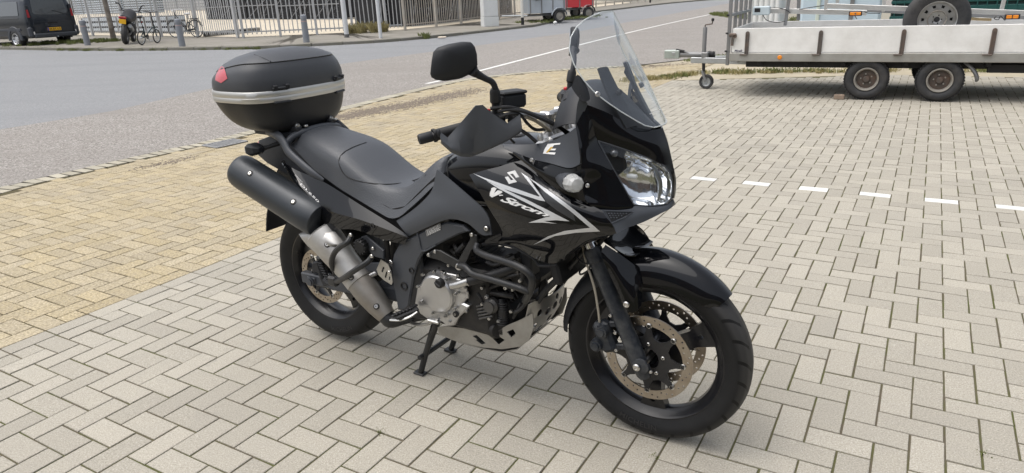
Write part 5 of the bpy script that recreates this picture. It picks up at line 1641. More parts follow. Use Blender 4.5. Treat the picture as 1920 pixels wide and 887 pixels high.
BEL = [[('P', 962, 284, -.176), ('P', 1000, 299, -.189), ('P', 1031, 307.5, -.198), ('P', 1067, 317, -.211), ('P', 1090, 309, -.2145)],
       [('P', 962, 287, -.177), ('P', 1000, 312, -.200), ('P', 1036, 331, -.214), ('P', 1068, 342, -.220), ('P', 1089, 335, -.218)],
       [('P', 962, 289, -.176), ('P', 1000, 319, -.200), ('P', 1039, 352, -.2155), ('P', 1072, 369, -.221), ('P', 1098, 379, -.2225)]]
bel_r, bel_l, bg_ = both('cowl_side', BEL, m_gloss, 6, 5)
for (x, y) in ((685, 193), (1088, 378)):
    p = BP(*zq('H', x, y), -.205 if x < 900 else -.222); bolt(bike, p, .007, (0, -1, .2), .006); bolt(bike, p * np.array([1, -1, 1]), .007, (0, 1, .2), .006)

# ---- front turn signals
for sy in (-1, 1):
    def S(p): q = np.array(p, float); q[1] *= -sy; return q
    base, tip = S((1.300, -.212, .966)), S((1.366, -.262, .972)); d = tip - base
    g = G().lathe([(.010, -.12), (.017, .1), (.025, .5), (.0295, .9), (.030, 1.0)], base, tip, 20, oval=(1, .95)); so = g.obj('front_signal', m_satin, bike, smooth=40)
    g = G().lathe([(.0292, 1.0), (.029, 1.2), (.026, 1.40), (.018, 1.50), (.0001, 1.53)], base, tip, 10, oval=(1, .95)); g.obj('signal_lens', m_lens_clear, so, smooth=25)
    g = G().sphere(base + d * 1.12, .007); g.obj('signal_bulb', m_decal_w, so)
    g = G().lathe([(.0001, 1.02), (.028, 1.02), (.029, 1.04)], base, tip, 16, caps=False); g.obj('signal_reflector', m_alu2, so)

# ---- windscreen
zw = [(1.112, .055), (1.118, .078), (1.136, .100), (1.165, .128), (1.195, .150), (1.225, .167), (1.265, .178), (1.31, .181), (1.35, .176), (1.385, .160), (1.41, .138), (1.43, .108), (1.442, .072), (1.448, .035)]
zz = np.array([a for a, b in zw]); ww = np.array([b for a, b in zw])
zf = np.concatenate([np.linspace(1.112, 1.42, 34), np.linspace(1.424, 1.448, 7)])
def screen_pt(y, z):
    xc = 1.548 - (z - 1.12) * .50 - .18 * max(0, z - 1.12) ** 2 * 1.0
    return np.array([xc - 3.35 * y * y, y, z])
rows = [[screen_pt(s * float(np.interp(z, zz, ww)), z) for s in np.linspace(-1, 1, 31)] for z in zf]
g = G().patch(rows, 1, 1, .004, side=(1, 0, .5)); ws = g.obj('windscreen', m_screen, bike, smooth=60)
sb = g.bvh()
R_ = np.array(rows)
edge = np.concatenate([R_[:, 0], R_[-1, 1:], R_[::-1, -1][1:], R_[0, ::-1][1:]])
G().tube(edge, .0019, 6, 1).obj('screen_edge', m_edge, ws)  # pale tube paints the bright edge highlight along the screen border
decal_text(ws, 'SUZUKI', zq('F', 628, 728), (24, -10), (2.5, -9.5), sb, m_decal_w, 'maker_lettering', offset=.03, lift=.0015)
# screen mounting plates
for sy in (-1, 1):
    def S(p): q = np.array(p, float); q[1] *= -sy; return q
    pl = []
    for (x, z, w_) in ((1.395, 1.290, .016), (1.42, 1.240, .022), (1.455, 1.175, .026), (1.492, 1.115, .024)):
        pl.append([(x, sy * (.085 - w_), z), (x - .006, sy * .085, z + .002), (x - .016, sy * (.085 + w_), z)])
    g = G().patch(pl, 3, 4, .010, side=(1, sy * .5, .4)); o = g.obj('screen_bracket', m_matte, bike, smooth=40)
    p = np.array([1.436, sy * .085, 1.215]); bolt(o, p, .009, (.85, sy * .3, .45), .014, m_hose)
bolt(ws, screen_pt(-.165, 1.222) + np.array([.002, 0, 0]), .008, (.7, -.7, .2), .006)

# ---- dash: hood, instrument, inner dark surfaces
hood = []
for (x, w_, zc, zs) in ((1.255, .135, 1.225, 1.10), (1.30, .162, 1.240, 1.12), (1.345, .168, 1.235, 1.13), (1.40, .152, 1.205, 1.12), (1.45, .125, 1.165, 1.10), (1.50, .088, 1.125, 1.08), (1.53, .055, 1.105, 1.07)):
    hood.append([(x - .02 * abs(s), s * w_, zs + (zc - zs) * (1 - abs(s) ** 2.6)) for s in np.linspace(-1, 1, 11)])
g = G().patch(hood, 2, 4, .004, side=(0, 0, 1)); g.obj('dash_hood', m_matte, bike, smooth=60)
wingr = [[('F', 112, 545, -.195), ('F', 150, 462, -.185), ('F', 205, 515, -.17)], [('F', 140, 590, -.195), ('F', 190, 560, -.186), ('F', 230, 585, -.172)], [('F', 185, 640, -.192), ('F', 215, 640, -.185), ('F', 235, 625, -.176)]]
both('dash_wing', wingr, m_matte, 4, 4)
SUR = [[('P', 1079, 234, -.197), ('P', 1082, 200, -.196), ('P', 1088, 178, -.192)], [('P', 1083, 231, -.192), ('P', 1090, 204, -.187), ('P', 1096, 188, -.183)], [('P', 1090, 224, -.185), ('P', 1098, 205, -.178), ('P', 1102, 194, -.174)]]
both('cowl_rim', SUR, m_satin, 4, 4, side=(-.3, -1, .4))
g = G(); g.box((1.275, 0, 1.165), (.05, .20, .10), .02, np.array([[.9, 0, -.43], [0, 1, 0], [.43, 0, .9]])); g.obj('instrument_panel', m_matte, bike)
g = G(); g.box((1.36, 0, 1.02), (.20, .24, .14), .03); g.obj('headlight_housing', m_under, bike)

# ---- handlebar
ctr = np.array([1.165, 0, 1.128])
path = lambda sy: [(1.165, .0, 1.128), (1.165, .07 * sy, 1.128), (1.158, .13 * sy, 1.140), (1.12, .20 * sy, 1.150), (1.06, .29 * sy, 1.136), (.966, .425 * sy, 1.112)]
g = G()
for sy in (-1, 1): g.tube(path(sy), .011, 12)
hb_ = g.obj('handlebar', m_alu, bike)
for sy in (-1, 1):
    def S(p): q = np.array(p, float); q[1] *= -sy; return q
    a, b = np.array([1.052, .302 * sy, 1.134]), np.array([.975, .413 * sy, 1.1145])
    g = G().lathe([(.020, -.05), (.022, 0), (.0175, .05), (.0175, .92), (.021, .95), (.021, 1.0)], a, b, 18); g.obj('grip', m_grip, bike)
    g = G().lathe([(.015, 1.02), (.0165, 1.05), (.0165, 1.30), (.014, 1.34), (.0001, 1.34)], a, b, 16); g.obj('bar_end_weight', m_matte, bike)
    c = np.array([1.085, .25 * sy, 1.145])
    g = G(); g.box(c, (.05, .075, .045), .01, np.array([[.82, .57 * -sy, 0], [.57 * sy, .82, 0], [0, 0, 1]])); sw_ = g.obj('switch_cluster', m_matte, bike)
    g = G(); g.box(c + np.array([-.01, .01 * sy, .026]), (.016, .016, .012), .003); g.obj('switch_button', M('red_button', (.5, .02, .03), .4), sw_)
    g = G().tube([(1.095, .20 * sy, 1.130), (1.088, .26 * sy, 1.122), (1.058, .33 * sy, 1.11), (1.01, .40 * sy, 1.095)], [.008, .008, .007, .006], 8); g.obj('lever', m_alu2, bike)
    # hand guard: main face, upper edge and lower lip
    cy = (-.438, -.424, -.404, -.344, -.322, -.290, -.252, -.222)
    hgr = [[(113, 612), (162, 650), (208, 598), (336, 454), (378, 449), (442, 505), (530, 560), (607, 506)],
           [(113, 640), (166, 684), (225, 660), (325, 590), (380, 580), (442, 585), (530, 600), (611, 552)],
           [(116, 668), (180, 718), (236, 734), (310, 738), (380, 714), (450, 688), (530, 658), (613, 600)],
           [(118, 684), (182, 742), (238, 766), (305, 770), (380, 742), (450, 710), (530, 672), (606, 626)]]
    bul = (0, .012, .016, 0)
    g = G().patch([[S(Q('G', x, y, cy[c]) + np.array([bul[r] * .5, -bul[r] * .4, 0])) for c, (x, y) in enumerate(row)] for r, row in enumerate(hgr)], 3, 5, .005, lin_c=True, side=(.78, sy * .62, 0))
    gd = g.obj('hand_guard', m_guard, bike, smooth=28)
    g = G(); g.tube([S(Q('G', 113, 640, -.436)), S(Q('G', 108, 625, -.44)), S(Q('G', 104, 605, -.435)), (.985, .41 * sy, 1.118)], .006, 8)
    g.beam(S(Q('G', 600, 560, -.222)), (1.12, .21 * sy, 1.145), .012, .03, .003); g.objs('hand_guard_mount', m_matte, gd)
    # mirror: shell, glass and stem
    mo = [('G', 76, 258), ('G', 84, 180), ('G', 95, 118), ('G', 118, 92), ('G', 180, 72), ('G', 245, 60), ('G', 282, 62), ('G', 302, 88), ('G', 316, 140), ('G', 320, 212), ('G', 296, 258), ('G', 230, 290), ('G', 160, 301), ('G', 108, 294), ('G', 84, 280)]
    ym = lambda x: -.432 + (x - 76) / 244 * .112
    P3 = np.array([S(Q(k, x, y, ym(x))) for k, x, y in mo])
    c = P3.mean(0); nd = np.array([.80, -.16 * -sy * -1, .10]); nd /= np.linalg.norm(nd)
    sc_ = lambda s, d: c + (P3 - c) * s + nd * d
    g = G().loft([sc_(.96, -.014), sc_(1.0, -.008), sc_(1.0, 0), sc_(.97, .012), sc_(.88, .022), sc_(.68, .030), sc_(.35, .034), sc_(.02, .035)]); mir = g.obj('mirror', m_matte, bike, smooth=45, fix=True)
    g = G().loft([sc_(.93, -.0145), sc_(.92, -.016), sc_(.02, -.016)]); g.obj('mirror_glass', M('mirror_glass', (.6, .62, .65), .03, metal=1.0), mir, smooth=30, fix=True)
    g = G().tube([S(Q('G', 290, 232, -.335)) + nd * .01, S(Q('G', 330, 250, -.318)), S(Q('G', 385, 282, -.295)), S(Q('G', 435, 308, -.270)), S(Q('G', 454, 345, -.258)), S(Q('G', 456, 400, -.252)), (1.098, .248 * sy, 1.165)], [.020, .014, .010, .0095, .010, .013, .012], 12); g.obj('mirror_stem', m_matte, mir)
    g = G().lathe([(.0135, 0), (.017, .1), (.0165, .8), (.013, 1)], S(Q('G', 457, 438, -.25)), S(Q('G', 452, 350, -.257)), 14); g.obj('stem_boot', m_hose, mir)
# front brake fluid box
g = G(); g.box((1.115, -.185, 1.195), (.062, .085, .045), .008, np.array([[.88, .47, 0], [-.47, .88, 0], [0, 0, 1]])); rs = g.obj('brake_reservoir', m_matte, bike)
g = G(); g.box((1.115, -.185, 1.2205), (.066, .089, .010), .004, np.array([[.88, .47, 0], [-.47, .88, 0], [0, 0, 1]])); g.obj('reservoir_cap', m_hose, rs)
# cables
def cable(pts, r, m=None): 
    g = G().tube(pts, r, 8, 6); return g.obj('cable', m or m_hose, bike)
cable([Q('G', 425, 472, -.275), Q('G', 520, 462, -.25), Q('G', 600, 475, -.215), Q('G', 700, 510, -.17), Q('G', 810, 560, -.12), Q('G', 925, 632, -.05)], .0055)
cable([Q('G', 470, 490, -.27), Q('G', 540, 480, -.245), Q('G', 630, 490, -.21), Q('G', 740, 535, -.16), Q('G', 850, 590, -.10), Q('G', 910, 640, -.05)], .0055)
cable([Q('G', 480, 525, -.27), Q('G', 540, 505, -.25), Q('G', 610, 510, -.21), Q('G', 650, 560, -.17), Q('G', 700, 600, -.13), Q('G', 760, 600, -.09)], .0055)
cable([Q('G', 640, 520, -.20), Q('G', 700, 545, -.16), Q('G', 760, 585, -.12), Q('G', 790, 610, -.10), Q('G', 815, 655, -.08)], .006, m_hose2)
cable([Q('G', 615, 605, -.17), Q('G', 660, 635, -.16), Q('G', 710, 680, -.15)], .006)
cable([Q('G', 540, 650, -.20), Q('G', 575, 685, -.19)], .004)
cable([(1.11, .21, 1.17), (1.15, .24, 1.14), (1.18, .22, 1.08), (1.20, .14, 1.03), (1.21, .05, 1.0)], .005)
cable([(1.11, .20, 1.16), (1.10, .25, 1.10), (1.13, .24, 1.04), (1.19, .16, 1.0)], .005)

# ================================================================== FLATBED TRAILER
TPSI = math.radians(-28)
TD, TN = np.array([math.cos(TPSI), math.sin(TPSI), 0]), np.array([-math.sin(TPSI), math.cos(TPSI), 0])
TO = GP(1620, 187)
def TP(u, v, y):
    d = ray(u, v); t = (y - (CAMP - TO) @ TN) / (d @ TN); P = CAMP + t * d - TO
    return np.array([P @ TD, y, P[2]])
m_board = M('white_side_board', (.80, .795, .77), .5, var=.04, vscale=2, dirt=(.38, .355, .31), dirt_amt=.35, dscale=2.6, bump=.0003, bscale=30)
m_board_in = M('grey_inner_board', (.52, .52, .51), .55, var=.06, vscale=3, dirt=(.30, .29, .27), dirt_amt=.4, dscale=6)
m_rail = M('dull_aluminium_rail', (.38, .375, .35), .5, metal=.5, var=.1, vscale=4, dirt=(.26, .245, .21), dirt_amt=.6, dscale=5)
m_galv = M('galvanised_steel', (.42, .44, .45), .42, metal=.75, var=.18, vscale=18, dirt=(.30, .30, .29), dirt_amt=.4, dscale=6)
m_galvd = M('old_galvanised', (.25, .255, .26), .5, metal=.55, var=.2, vscale=14, dirt=(.17, .15, .125), dirt_amt=.5, dscale=7)
m_rust = M('rusty_bracket', (.12, .105, .095), .6, metal=.3, var=.25, vscale=16, dirt=(.20, .10, .055), dirt_amt=.45, dscale=8, bump=.0006, bscale=60)
m_chass = M('chassis_black', (.018, .018, .019), .6, var=.2, vscale=5)
m_ttyre = M('trailer_tyre', (.030, .031, .033), .68, var=.25, vscale=12, bump=.0012, bscale=45, dirt=(.10, .09, .08), dirt_amt=.4, dscale=6)
m_rimw = M('pale_rim', (.30, .285, .255), .5, metal=.3, var=.12, vscale=14, dirt=(.22, .17, .12), dirt_amt=.4, dscale=10)
m_hub = M('rusty_hub', (.085, .07, .06), .65, var=.3, vscale=18, dirt=(.18, .09, .05), dirt_amt=.5, dscale=14, bump=.001, bscale=60)
m_orange = M('amber_reflector', (.80, .26, .02), .22, coat=.5, var=.1, vscale=40)
m_alubar = M('aluminium_bar', (.62, .62, .60), .38, metal=.7, var=.08, vscale=6, dirt=(.36, .34, .30), dirt_amt=.4, dscale=4)
m_wood = M('pale_wood', (.55, .42, .24), .7, var=.12, vscale=12)
m_lbox = M('pale_grey_box', (.52, .60, .63), .45, var=.05, vscale=6)

trl = empty('flatbed_trailer', tuple(TO), TPSI, 'white sided flatbed trailer with twin axles and rusty board brackets', 'trailer')
XF, XR, YN, YF = -1.745, 3.4, -.03, 1.60
def part(name, g, m, parent=None, **k): return g.obj(name, m, parent or trl, **k)
for y in (YN, YF): part('side_rail', G().box(((XF + XR) / 2, y, .543), (XR - XF, .05, .112), .006), m_rail)
part('side_board', G().box(((XF + XR) / 2 + .015, YN, .7665), (XR - XF - .03, .026, .319), .005), m_board)
part('side_board', G().box(((XF + XR) / 2 + .015, YF, .7665), (XR - XF - .03, .026, .319), .005), m_board_in)
part('front_board', G().box((XF + .02, (YN + YF) / 2, .763), (.026, YF - YN - .06, .312), .005), m_board_in)
part('bed_floor', G().box(((XF + XR) / 2, (YN + YF) / 2, .585), (XR - XF - .02, YF - YN - .06, .024), .004), m_board_in)
for k, x in enumerate((-1.52, -.60, .35, 1.29, 2.22, 3.1)):
    b = G()
    b.box((x, YN - .024, .722), (.052, .022, .286), .008)
    b.box((x - .016, YN - .036, .722), (.010, .012, .27), .002); b.box((x + .016, YN - .036, .722), (.010, .012, .27), .002)
    b.lathe([(.024, 0), (.024, 1)], (x, YN - .012, .862), (x, YN - .04, .862), 14)
    br_ = part('board_bracket', b, m_rust)
    part('bracket_foot', G().box((x - .035, YN - .040, .580), (.10, .035, .016), .005), m_rust, br_)
for y in (.18, 1.40): part('chassis_beam', G().box((.75, y, .435), (4.6, .06, .09), .008), m_chass)
for x in (-1.35, -.75, -.3, .42, 1.3, 2.2, 3.0): part('cross_member', G().box((x, .8, .455), (.06, 1.5, .055), .005), m_chass)
for x in (.0, .815): part('axle', G().cyl((x, .1, .265), (x, 1.5, .265), .035, n=14), m_chass)
part('underride_skirt', G().box((2.3, .12, .40), (2.0, .03, .10), .006), m_chass)
def trailer_wheel(x, y, s, parent, R_=.265, w=.20):
    wv = empty('wheel', (x, y, R_)); wv.parent = parent
    prof = [(.145, -w / 2 + .02), (.165, -w / 2 + .004), (.20, -w / 2 - .008), (.235, -w / 2), (.256, -w / 2 + .025), (R_, -w / 2 + .05), (R_ + .001, 0), (R_, w / 2 - .05), (.256, w / 2 - .025), (.235, w / 2), (.20, w / 2 + .008), (.165, w / 2 - .004), (.145, w / 2 - .02)]
    tg_ = G().lathe([(a, b) for a, b in crom(np.array(prof), 2)] + [(.13, .0)], (0, 0, 0), (0, 1, 0), 56, closed=True)
    for k in range(44):                 # tread blocks on the shoulder
        a = 2 * PI * k / 44
        for yy in (-w / 2 + .035, w / 2 - .035):
            tg_.box((R_ * .995 * math.cos(a), yy, R_ * .995 * math.sin(a)), (.012, .05, .022), .002, np.array([[math.cos(a), 0, -math.sin(a)], [0, 1, 0], [math.sin(a), 0, math.cos(a)]]))
    tg_.obj('tyre', m_ttyre, wv, smooth=35, fix=True)
    q = s * (w / 2)
    G().lathe([(.118, q * .35), (.122, q * .80), (.130, q * .96), (.142, q * 1.0), (.147, q * .98), (.147, q * .85), (.135, q * .3)], (0, 0, 0), (0, 1, 0), 48, closed=True).obj('rim', m_rimw, wv, smooth=40, fix=True)
    hb2 = G().lathe([(.0001, q * .45), (.06, q * .45), (.085, q * .50), (.108, q * .38), (.120, q * .40)], (0, 0, 0), (0, 1, 0), 40, caps=False).obj('wheel_disc', m_hub, wv, smooth=40)
    G().lathe([(.040, q * .4), (.040, q * .72), (.034, q * .80), (.0001, q * .82)], (0, 0, 0), (0, 1, 0), 24).obj('hub_cap', m_hub, wv, smooth=40)
    for k in range(5):
        a = 2 * PI * k / 5 + .5
        G().cyl((.066 * math.cos(a), q * .45, .066 * math.sin(a)), (.066 * math.cos(a), q * .62, .066 * math.sin(a)), .010, n=6).obj('wheel_nut', m_rimw, wv)
    return wv
for x in (-.005, .815):
    trailer_wheel(x, .075, -1, trl); trailer_wheel(x, 1.50, 1, trl)
# rear mudguard tail hanging behind the wheels
part('mudguard_flap', G().tube([TP(1808, 117, .05), TP(1818, 124, .04), TP(1828, 136, .03), TP(1832, 148, .03), TP(1829, 153, .03)], [.03, .04, .045, .045, .03], 10, 4, flat=(1.2, .5)), m_galvd)
# round amber side reflector and maker's name
p = TP(1462, 107.5, YN - .026)
part('side_reflector', G().lathe([(.030, 0), (.030, .5), (.024, 1), (.0001, 1.1)], p, p + np.array([0, -.012, 0]), 20), m_orange)
V, F_ = text_mesh('Minelli', shear=.2, offset=.03)
p0 = TP(1377, 97, YN - .0142)
sc_t = .105 / V[:, 0].max()
part('maker_lettering', G().add([(p0[0] + a * sc_t, YN - .0142, p0[2] + b * sc_t) for a, b in V], F_), M('dark_blue_print', (.02, .02, .07), .4), smooth=0)
# front corner latch, hinge and post
lt = G(); c = TP(1374, 66, YN - .03)
lt.box(c, (.10, .04, .05), .012); lt.tube([c + np.array([.01, -.02, 0]), c + np.array([.045, -.045, .012]), c + np.array([.05, -.04, -.02]), c + np.array([.02, -.02, -.03])], .010, 8)
lt.box(c + np.array([.0, -.01, -.08]), (.035, .02, .12), .004)
part('corner_latch', lt, m_rust)
# headboard frame of square tubes
hbf = empty('headboard_frame'); hbf.parent = trl
for (u, y, top) in ((1364, .0, 1.62), (1398, .40, 1.62), (1425, .80, 1.62), (1462, 1.20, 1.62), (1495, 1.60, 1.62)):
    x0 = -1.775
    G().box((x0, y, (top + .43) / 2), (.045, .04, top - .43), .004).obj('post', m_galvd, hbf)
for z in (1.10, 1.58): G().box((-1.775, .8, z), (.042, 1.56, .038), .004).obj('cross_bar', m_galvd, hbf)
for z in (.62, .86, 1.10): G().box((-1.80, -.005, z), (.035, .055, .022), .003).obj('clamp', m_chass, hbf)
# drawbar, coupling, jockey wheel
db = empty('drawbar'); db.parent = trl
for y0, y1 in ((.52, .72), (1.10, .88)):
    G().beam((-1.30, y0, .425), (-2.45, y1, .425), .06, .085, .006).obj('drawbar_arm', m_galv, db)
G().beam((-1.72, .25, .455), (-1.72, 1.35, .455), .08, .05, .005).obj('drawbar_cross', m_galv, db)
yc = .80
a, b = TP(1275, 110, yc), TP(1330, 109, yc)
G().cyl((a[0], yc, .50), (b[0] + .08, yc, .495), .042, n=20).obj('coupling_tube', m_galvd, db)
G().lathe([(.052, 0), (.056, .3), (.048, .6), (.054, .8), (.044, 1)], (b[0] - .03, yc, .497), (b[0] + .08, yc, .497), 20).obj('rubber_gaiter', m_chass, db)
c = TP(1261, 110, yc)
cl_ = G().box((c[0], yc, .505), (.235, .13, .125), .01).obj('coupling_lock', M('green_grey_steel', (.38, .43, .40), .45, metal=.4, var=.1, vscale=12, dirt=(.28, .29, .26), dirt_amt=.4), db)
G().box((c[0] + .03, yc - .068, .515), (.045, .008, .045), .003).obj('lock_plate', m_galv, cl_)
G().tube([TP(1255, 103, yc - .03), TP(1262, 98, yc - .03), TP(1272, 94, yc - .03), TP(1284, 97, yc - .03), TP(1302, 107, yc - .03)], [.012, .013, .014, .012, .008], 8).obj('hand_brake', m_galvd, db)
G().tube([TP(1268, 93.5, yc - .03), TP(1283, 96.5, yc - .03)], .02, 10, 2).obj('brake_grip', m_chass, db)
jw = empty('jockey_wheel'); jw.parent = trl
j0 = TP(1319.5, 112, yc - .10); j1 = TP(1322, 51, yc - .10)
xj = (j0[0] + j1[0]) / 2; yj = yc - .10
G().lathe([(.031, 0), (.031, .97), (.027, 1)], (xj, yj, .46), (xj, yj, j1[2]), 18).obj('jockey_tube', m_galvd, jw)
G().box((xj + .02, yj, .50), (.10, .09, .09), .012).obj('jockey_clamp', m_galvd, jw)
G().tube([(xj, yj, j1[2]), (xj, yj, j1[2] + .03), (xj + .02, yj, j1[2] + .035), (xj + .09, yj, j1[2] + .045), (xj + .10, yj, j1[2] + .05), (xj + .105, yj, j1[2] + .10)], .009, 8, 3).obj('crank', m_rust, jw)
G().lathe([(.018, 0), (.022, .5), (.018, 1)], (xj + .105, yj, j1[2] + .085), (xj + .108, yj, j1[2] + .125), 12).obj('crank_knob', m_chass, jw)
G().tube([(xj, yj, .47), (xj + .005, yj, .33), (xj + .01, yj, .26)], .024, 12, 3).obj('jockey_stem', m_chass, jw)
for s in (-1, 1): G().beam((xj - .01, yj + .038 * s, .27), (xj + .055, yj + .038 * s, .11), .008, .035, .002).obj('jockey_fork', m_galvd, jw)
wj = (xj + .058, yj, .108)
G().lathe([(.065, -.02), (.072, -.032), (.095, -.036), (.107, -.022), (.109, 0), (.107, .022), (.095, .036), (.072, .032), (.065, .02)], wj, (wj[0], wj[1] + 1, wj[2]), 36, closed=True).obj('jockey_tyre', m_ttyre, jw, fix=True)
G().lathe([(.0001, -.02), (.02, -.024), (.03, -.012), (.055, -.014), (.068, -.028), (.068, .028), (.055, .014), (.03, .012), (.02, .024), (.0001, .02)], wj, (wj[0], wj[1] + 1, wj[2]), 28, caps=False).obj('jockey_rim', m_galv, jw, fix=True)

# ---- things lying in the trailer
def load(name, label, cat, g, m, loc=(0, 0, 0), group=None, **k):
    o = empty(name, tuple(TO + TD * loc[0] + TN * loc[1] + np.array([0, 0, loc[2]])), TPSI, label, cat, group)
    return o
# spare wheel
sw0 = TP(1754, 46, .42)
sp_ = empty('spare_wheel', tuple(TO + TD * sw0[0] + TN * .42 + np.array([0, 0, .599])), TPSI + math.radians(4), 'spare car wheel with silver steel rim standing inside the white trailer', 'wheel')
RS = .375
pr = [(.205, -.07), (.225, -.088), (.29, -.100), (.335, -.092), (.362, -.07), (RS, -.03), (RS, .03), (.362, .07), (.335, .092), (.29, .1), (.225, .088), (.205, .07)]
G().lathe([(a, b) for a, b in crom(np.array(pr), 2)], (0, 0, RS), (0, 1, RS), 64, closed=True).obj('tyre', m_ttyre, sp_, smooth=40, fix=True)
G().lathe([(.200, -.03), (.204, -.072), (.214, -.088), (.220, -.090), (.221, -.08), (.210, -.04), (.210, .07), (.200, .07)], (0, 0, RS), (0, 1, RS), 56, closed=True).obj('rim', m_alu2, sp_, smooth=40, fix=True)
slots = [[((.155 + dr) * math.cos(2 * PI * k / 10 + da), (.155 + dr) * math.sin(2 * PI * k / 10 + da)) for da, dr in ((-.10, -.014), (.10, -.014), (.12, .018), (-.12, .018))] for k in range(10)]
def dish(p, t):
    r = math.hypot(*p); return np.array([p[0], -.045 - .02 * math.exp(-((r - .10) / .035) ** 2) + t, p[1] + RS])
G().plate(circle2(0, 0, .203, 40), slots + [circle2(0, 0, .032, 16)] + [circle2(.052 * math.cos(2 * PI * k / 5), .052 * math.sin(2 * PI * k / 5), .009, 8) for k in range(5)], dish, .006).obj('wheel_disc', m_alu2, sp_, smooth=30, fix=True)
G().lathe([(.095, -.052), (.105, -.068), (.112, -.052)], (0, 0, RS), (0, 1, RS), 36, closed=True).obj('disc_ring', m_rimw, sp_, fix=True)
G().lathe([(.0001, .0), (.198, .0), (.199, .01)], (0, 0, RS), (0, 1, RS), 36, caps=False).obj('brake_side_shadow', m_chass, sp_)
G().lathe([(.03, -.03), (.03, -.06), (.0001, -.062)], (0, 0, RS), (0, 1, RS), 18).obj('hub_cap', m_chass, sp_)
# boat-trailer style aluminium frame lying in the bed with marker lights
fr_ = empty('aluminium_frame', tuple(TO + np.array([0, 0, .599])), TPSI, 'long aluminium frame with orange marker lights lying in the white trailer', 'frame')
zb = -.599
def fbeam(u0, v0, u1, v1, y, w, h, m=m_alubar, name='frame_beam'):
    a, b = TP(u0, v0, y), TP(u1, v1, y); a[2] += zb; b[2] += zb
    return G().beam(a, b, w, h, .004).obj(name, m, fr_)
fbeam(1440, 20, 1625, 24, 1.05, .06, .07); fbeam(1550, 11, 1990, 27, .80, .05, .065)
fbeam(1620, 19, 2000, 36, 1.25, .06, .05, m_galvd)
for (u0, v0, u1, v1, y) in ((1472, 48, 1482, -22, 1.02), (1497, 38, 1498, -25, 1.12), (1548, 18, 1552, -25, .86), (1570, 6, 1572, -25, .95), (1656, 22, 1660, -25, .84), (1876, 26, 1890, -30, .86)):
    fbeam(u0, v0, u1, v1, y, .045, .045, m_alubar if u0 > 1500 else m_galvd, 'frame_upright')
for (u, v, y) in ((1604, 25.5, .74), (1898, 31.5, .74)):
    c = TP(u, v, y); c[2] += zb
    ml = G().box(c, (.165, .022, .062), .006).obj('marker_light', m_chass, fr_)
    for s in ((-.034, .034) if u > 1700 else (0,)): G().box(c + np.array([s, -.012, 0]), (.058 if u > 1700 else .135, .010, .040), .004).obj('marker_lens', m_orange, ml)
    if u < 1700: G().lathe([(.012, 0), (.012, 1)], c + np.array([0, -.0165, 0]), c + np.array([0, -.019, 0]), 12).obj('marker_centre', m_rust, ml)
c = TP(1428, 20, 1.0); c[2] += zb
bx_ = G().box(c, (.24, .12, .125), .012).obj('junction_box', m_lbox, fr_); G().box(c + np.array([-.05, -.062, .01]), (.08, .006, .055), .003).obj('box_window', m_chass, bx_)
def wire(pts, y, r=.006):
    P = [TP(u, v, y) + np.array([0, 0, zb]) for u, v in pts]; return G().tube(P, r, 6, 5).obj('cable', m_chass, fr_)
wire([(1430, 28), (1438, 38), (1455, 42), (1472, 40)], .95); wire([(1440, 15), (1458, 15), (1472, 18), (1482, 24)], .98); wire([(1498, 18), (1520, 14), (1540, 11), (1560, 9), (1575, 8)], .9)
wire([(1868, 31), (1864, 35), (1872, 37), (1876, 30), (1884, 38), (1886, 31)], .76, .005); wire([(1603, 30), (1607, 36)], .76, .005); wire([(1620, 22), (1630, 25), (1650, 25)], .80, .005)
c0, c1 = TP(1808, 35, 1.3), TP(1859, 37, 1.3)
tag(G().beam(TO + TD * c0[0] + TN * 1.3 + np.array([0, 0, c0[2]]), TO + TD * c1[0] + TN * 1.3 + np.array([0, 0, c1[2]]), .03, .035, .003).obj('wooden_batten', m_wood), 'pale wooden batten resting inside the white trailer behind the spare wheel', 'batten')
# brick used as wheel chock
ck = GP(1577, 187)
G_ck = G().box((0, 0, .03), (.125, .10, .06), .006)
o = G_ck.obj('chock_brick', M('old_brick', (.26, .20, .15), .85, var=.2, vscale=18, bump=.001, bscale=60)); o.location = tuple(ck + np.array([0, .06, 0])); o.rotation_euler = (0, 0, TPSI)
tag(o, 'loose brick chocking the front tyre of the white trailer', 'brick')

# ---- behind the trailer: pale blue tank boxes, white drums and a green crate stack
def behind(name, label, cat, u0, u1, y0, depth, h, m, group=None):
    a, b = TP(u0, 30, y0), TP(u1, 30, y0)
    o = empty(name, tuple(TO + TD * ((a[0] + b[0]) / 2) + TN * (y0 + depth / 2)), TPSI, label, cat, group)
    return o, b[0] - a[0]
m_pblue = M('pale_blue_plastic', (.50, .61, .69), .42, var=.05, vscale=3, dirt=(.42, .47, .48), dirt_amt=.3, dscale=3)
m_pgreen = M('pale_green_strip', (.55, .62, .55), .5, var=.06, vscale=5)
m_pwhite = M('white_plastic', (.72, .74, .74), .42, var=.04, vscale=4, dirt=(.5, .5, .48), dirt_amt=.3)
o, w_ = behind('storage_tank', 'pale blue plastic tank with a pale green corner strip behind the white trailer', 'tank', 1499, 1652, 4.4, 1.1, 2.3, m_pblue)
G().box((0, 0, 1.15), (w_, 1.1, 2.3), .05).obj('tank_shell', m_pblue, o)
G().box((-w_ / 2 + w_ * .23, -.565, 1.15), (w_ * .045, .05, 2.28), .01).obj('corner_strip', m_pgreen, o)
G().box((-w_ / 2 + w_ * .64, -.565, 1.15), (w_ * .05, .05, 2.28), .01).obj('post', m_galvd, o)
o, w_ = behind('storage_tank', 'white plastic tank with ribs behind the headboard frame of the white trailer', 'tank', 1401, 1462, 4.6, .9, 2.2, m_pwhite)
G().box((0, 0, 1.1), (w_, .9, 2.2), .05).obj('tank_shell', m_pwhite, o)
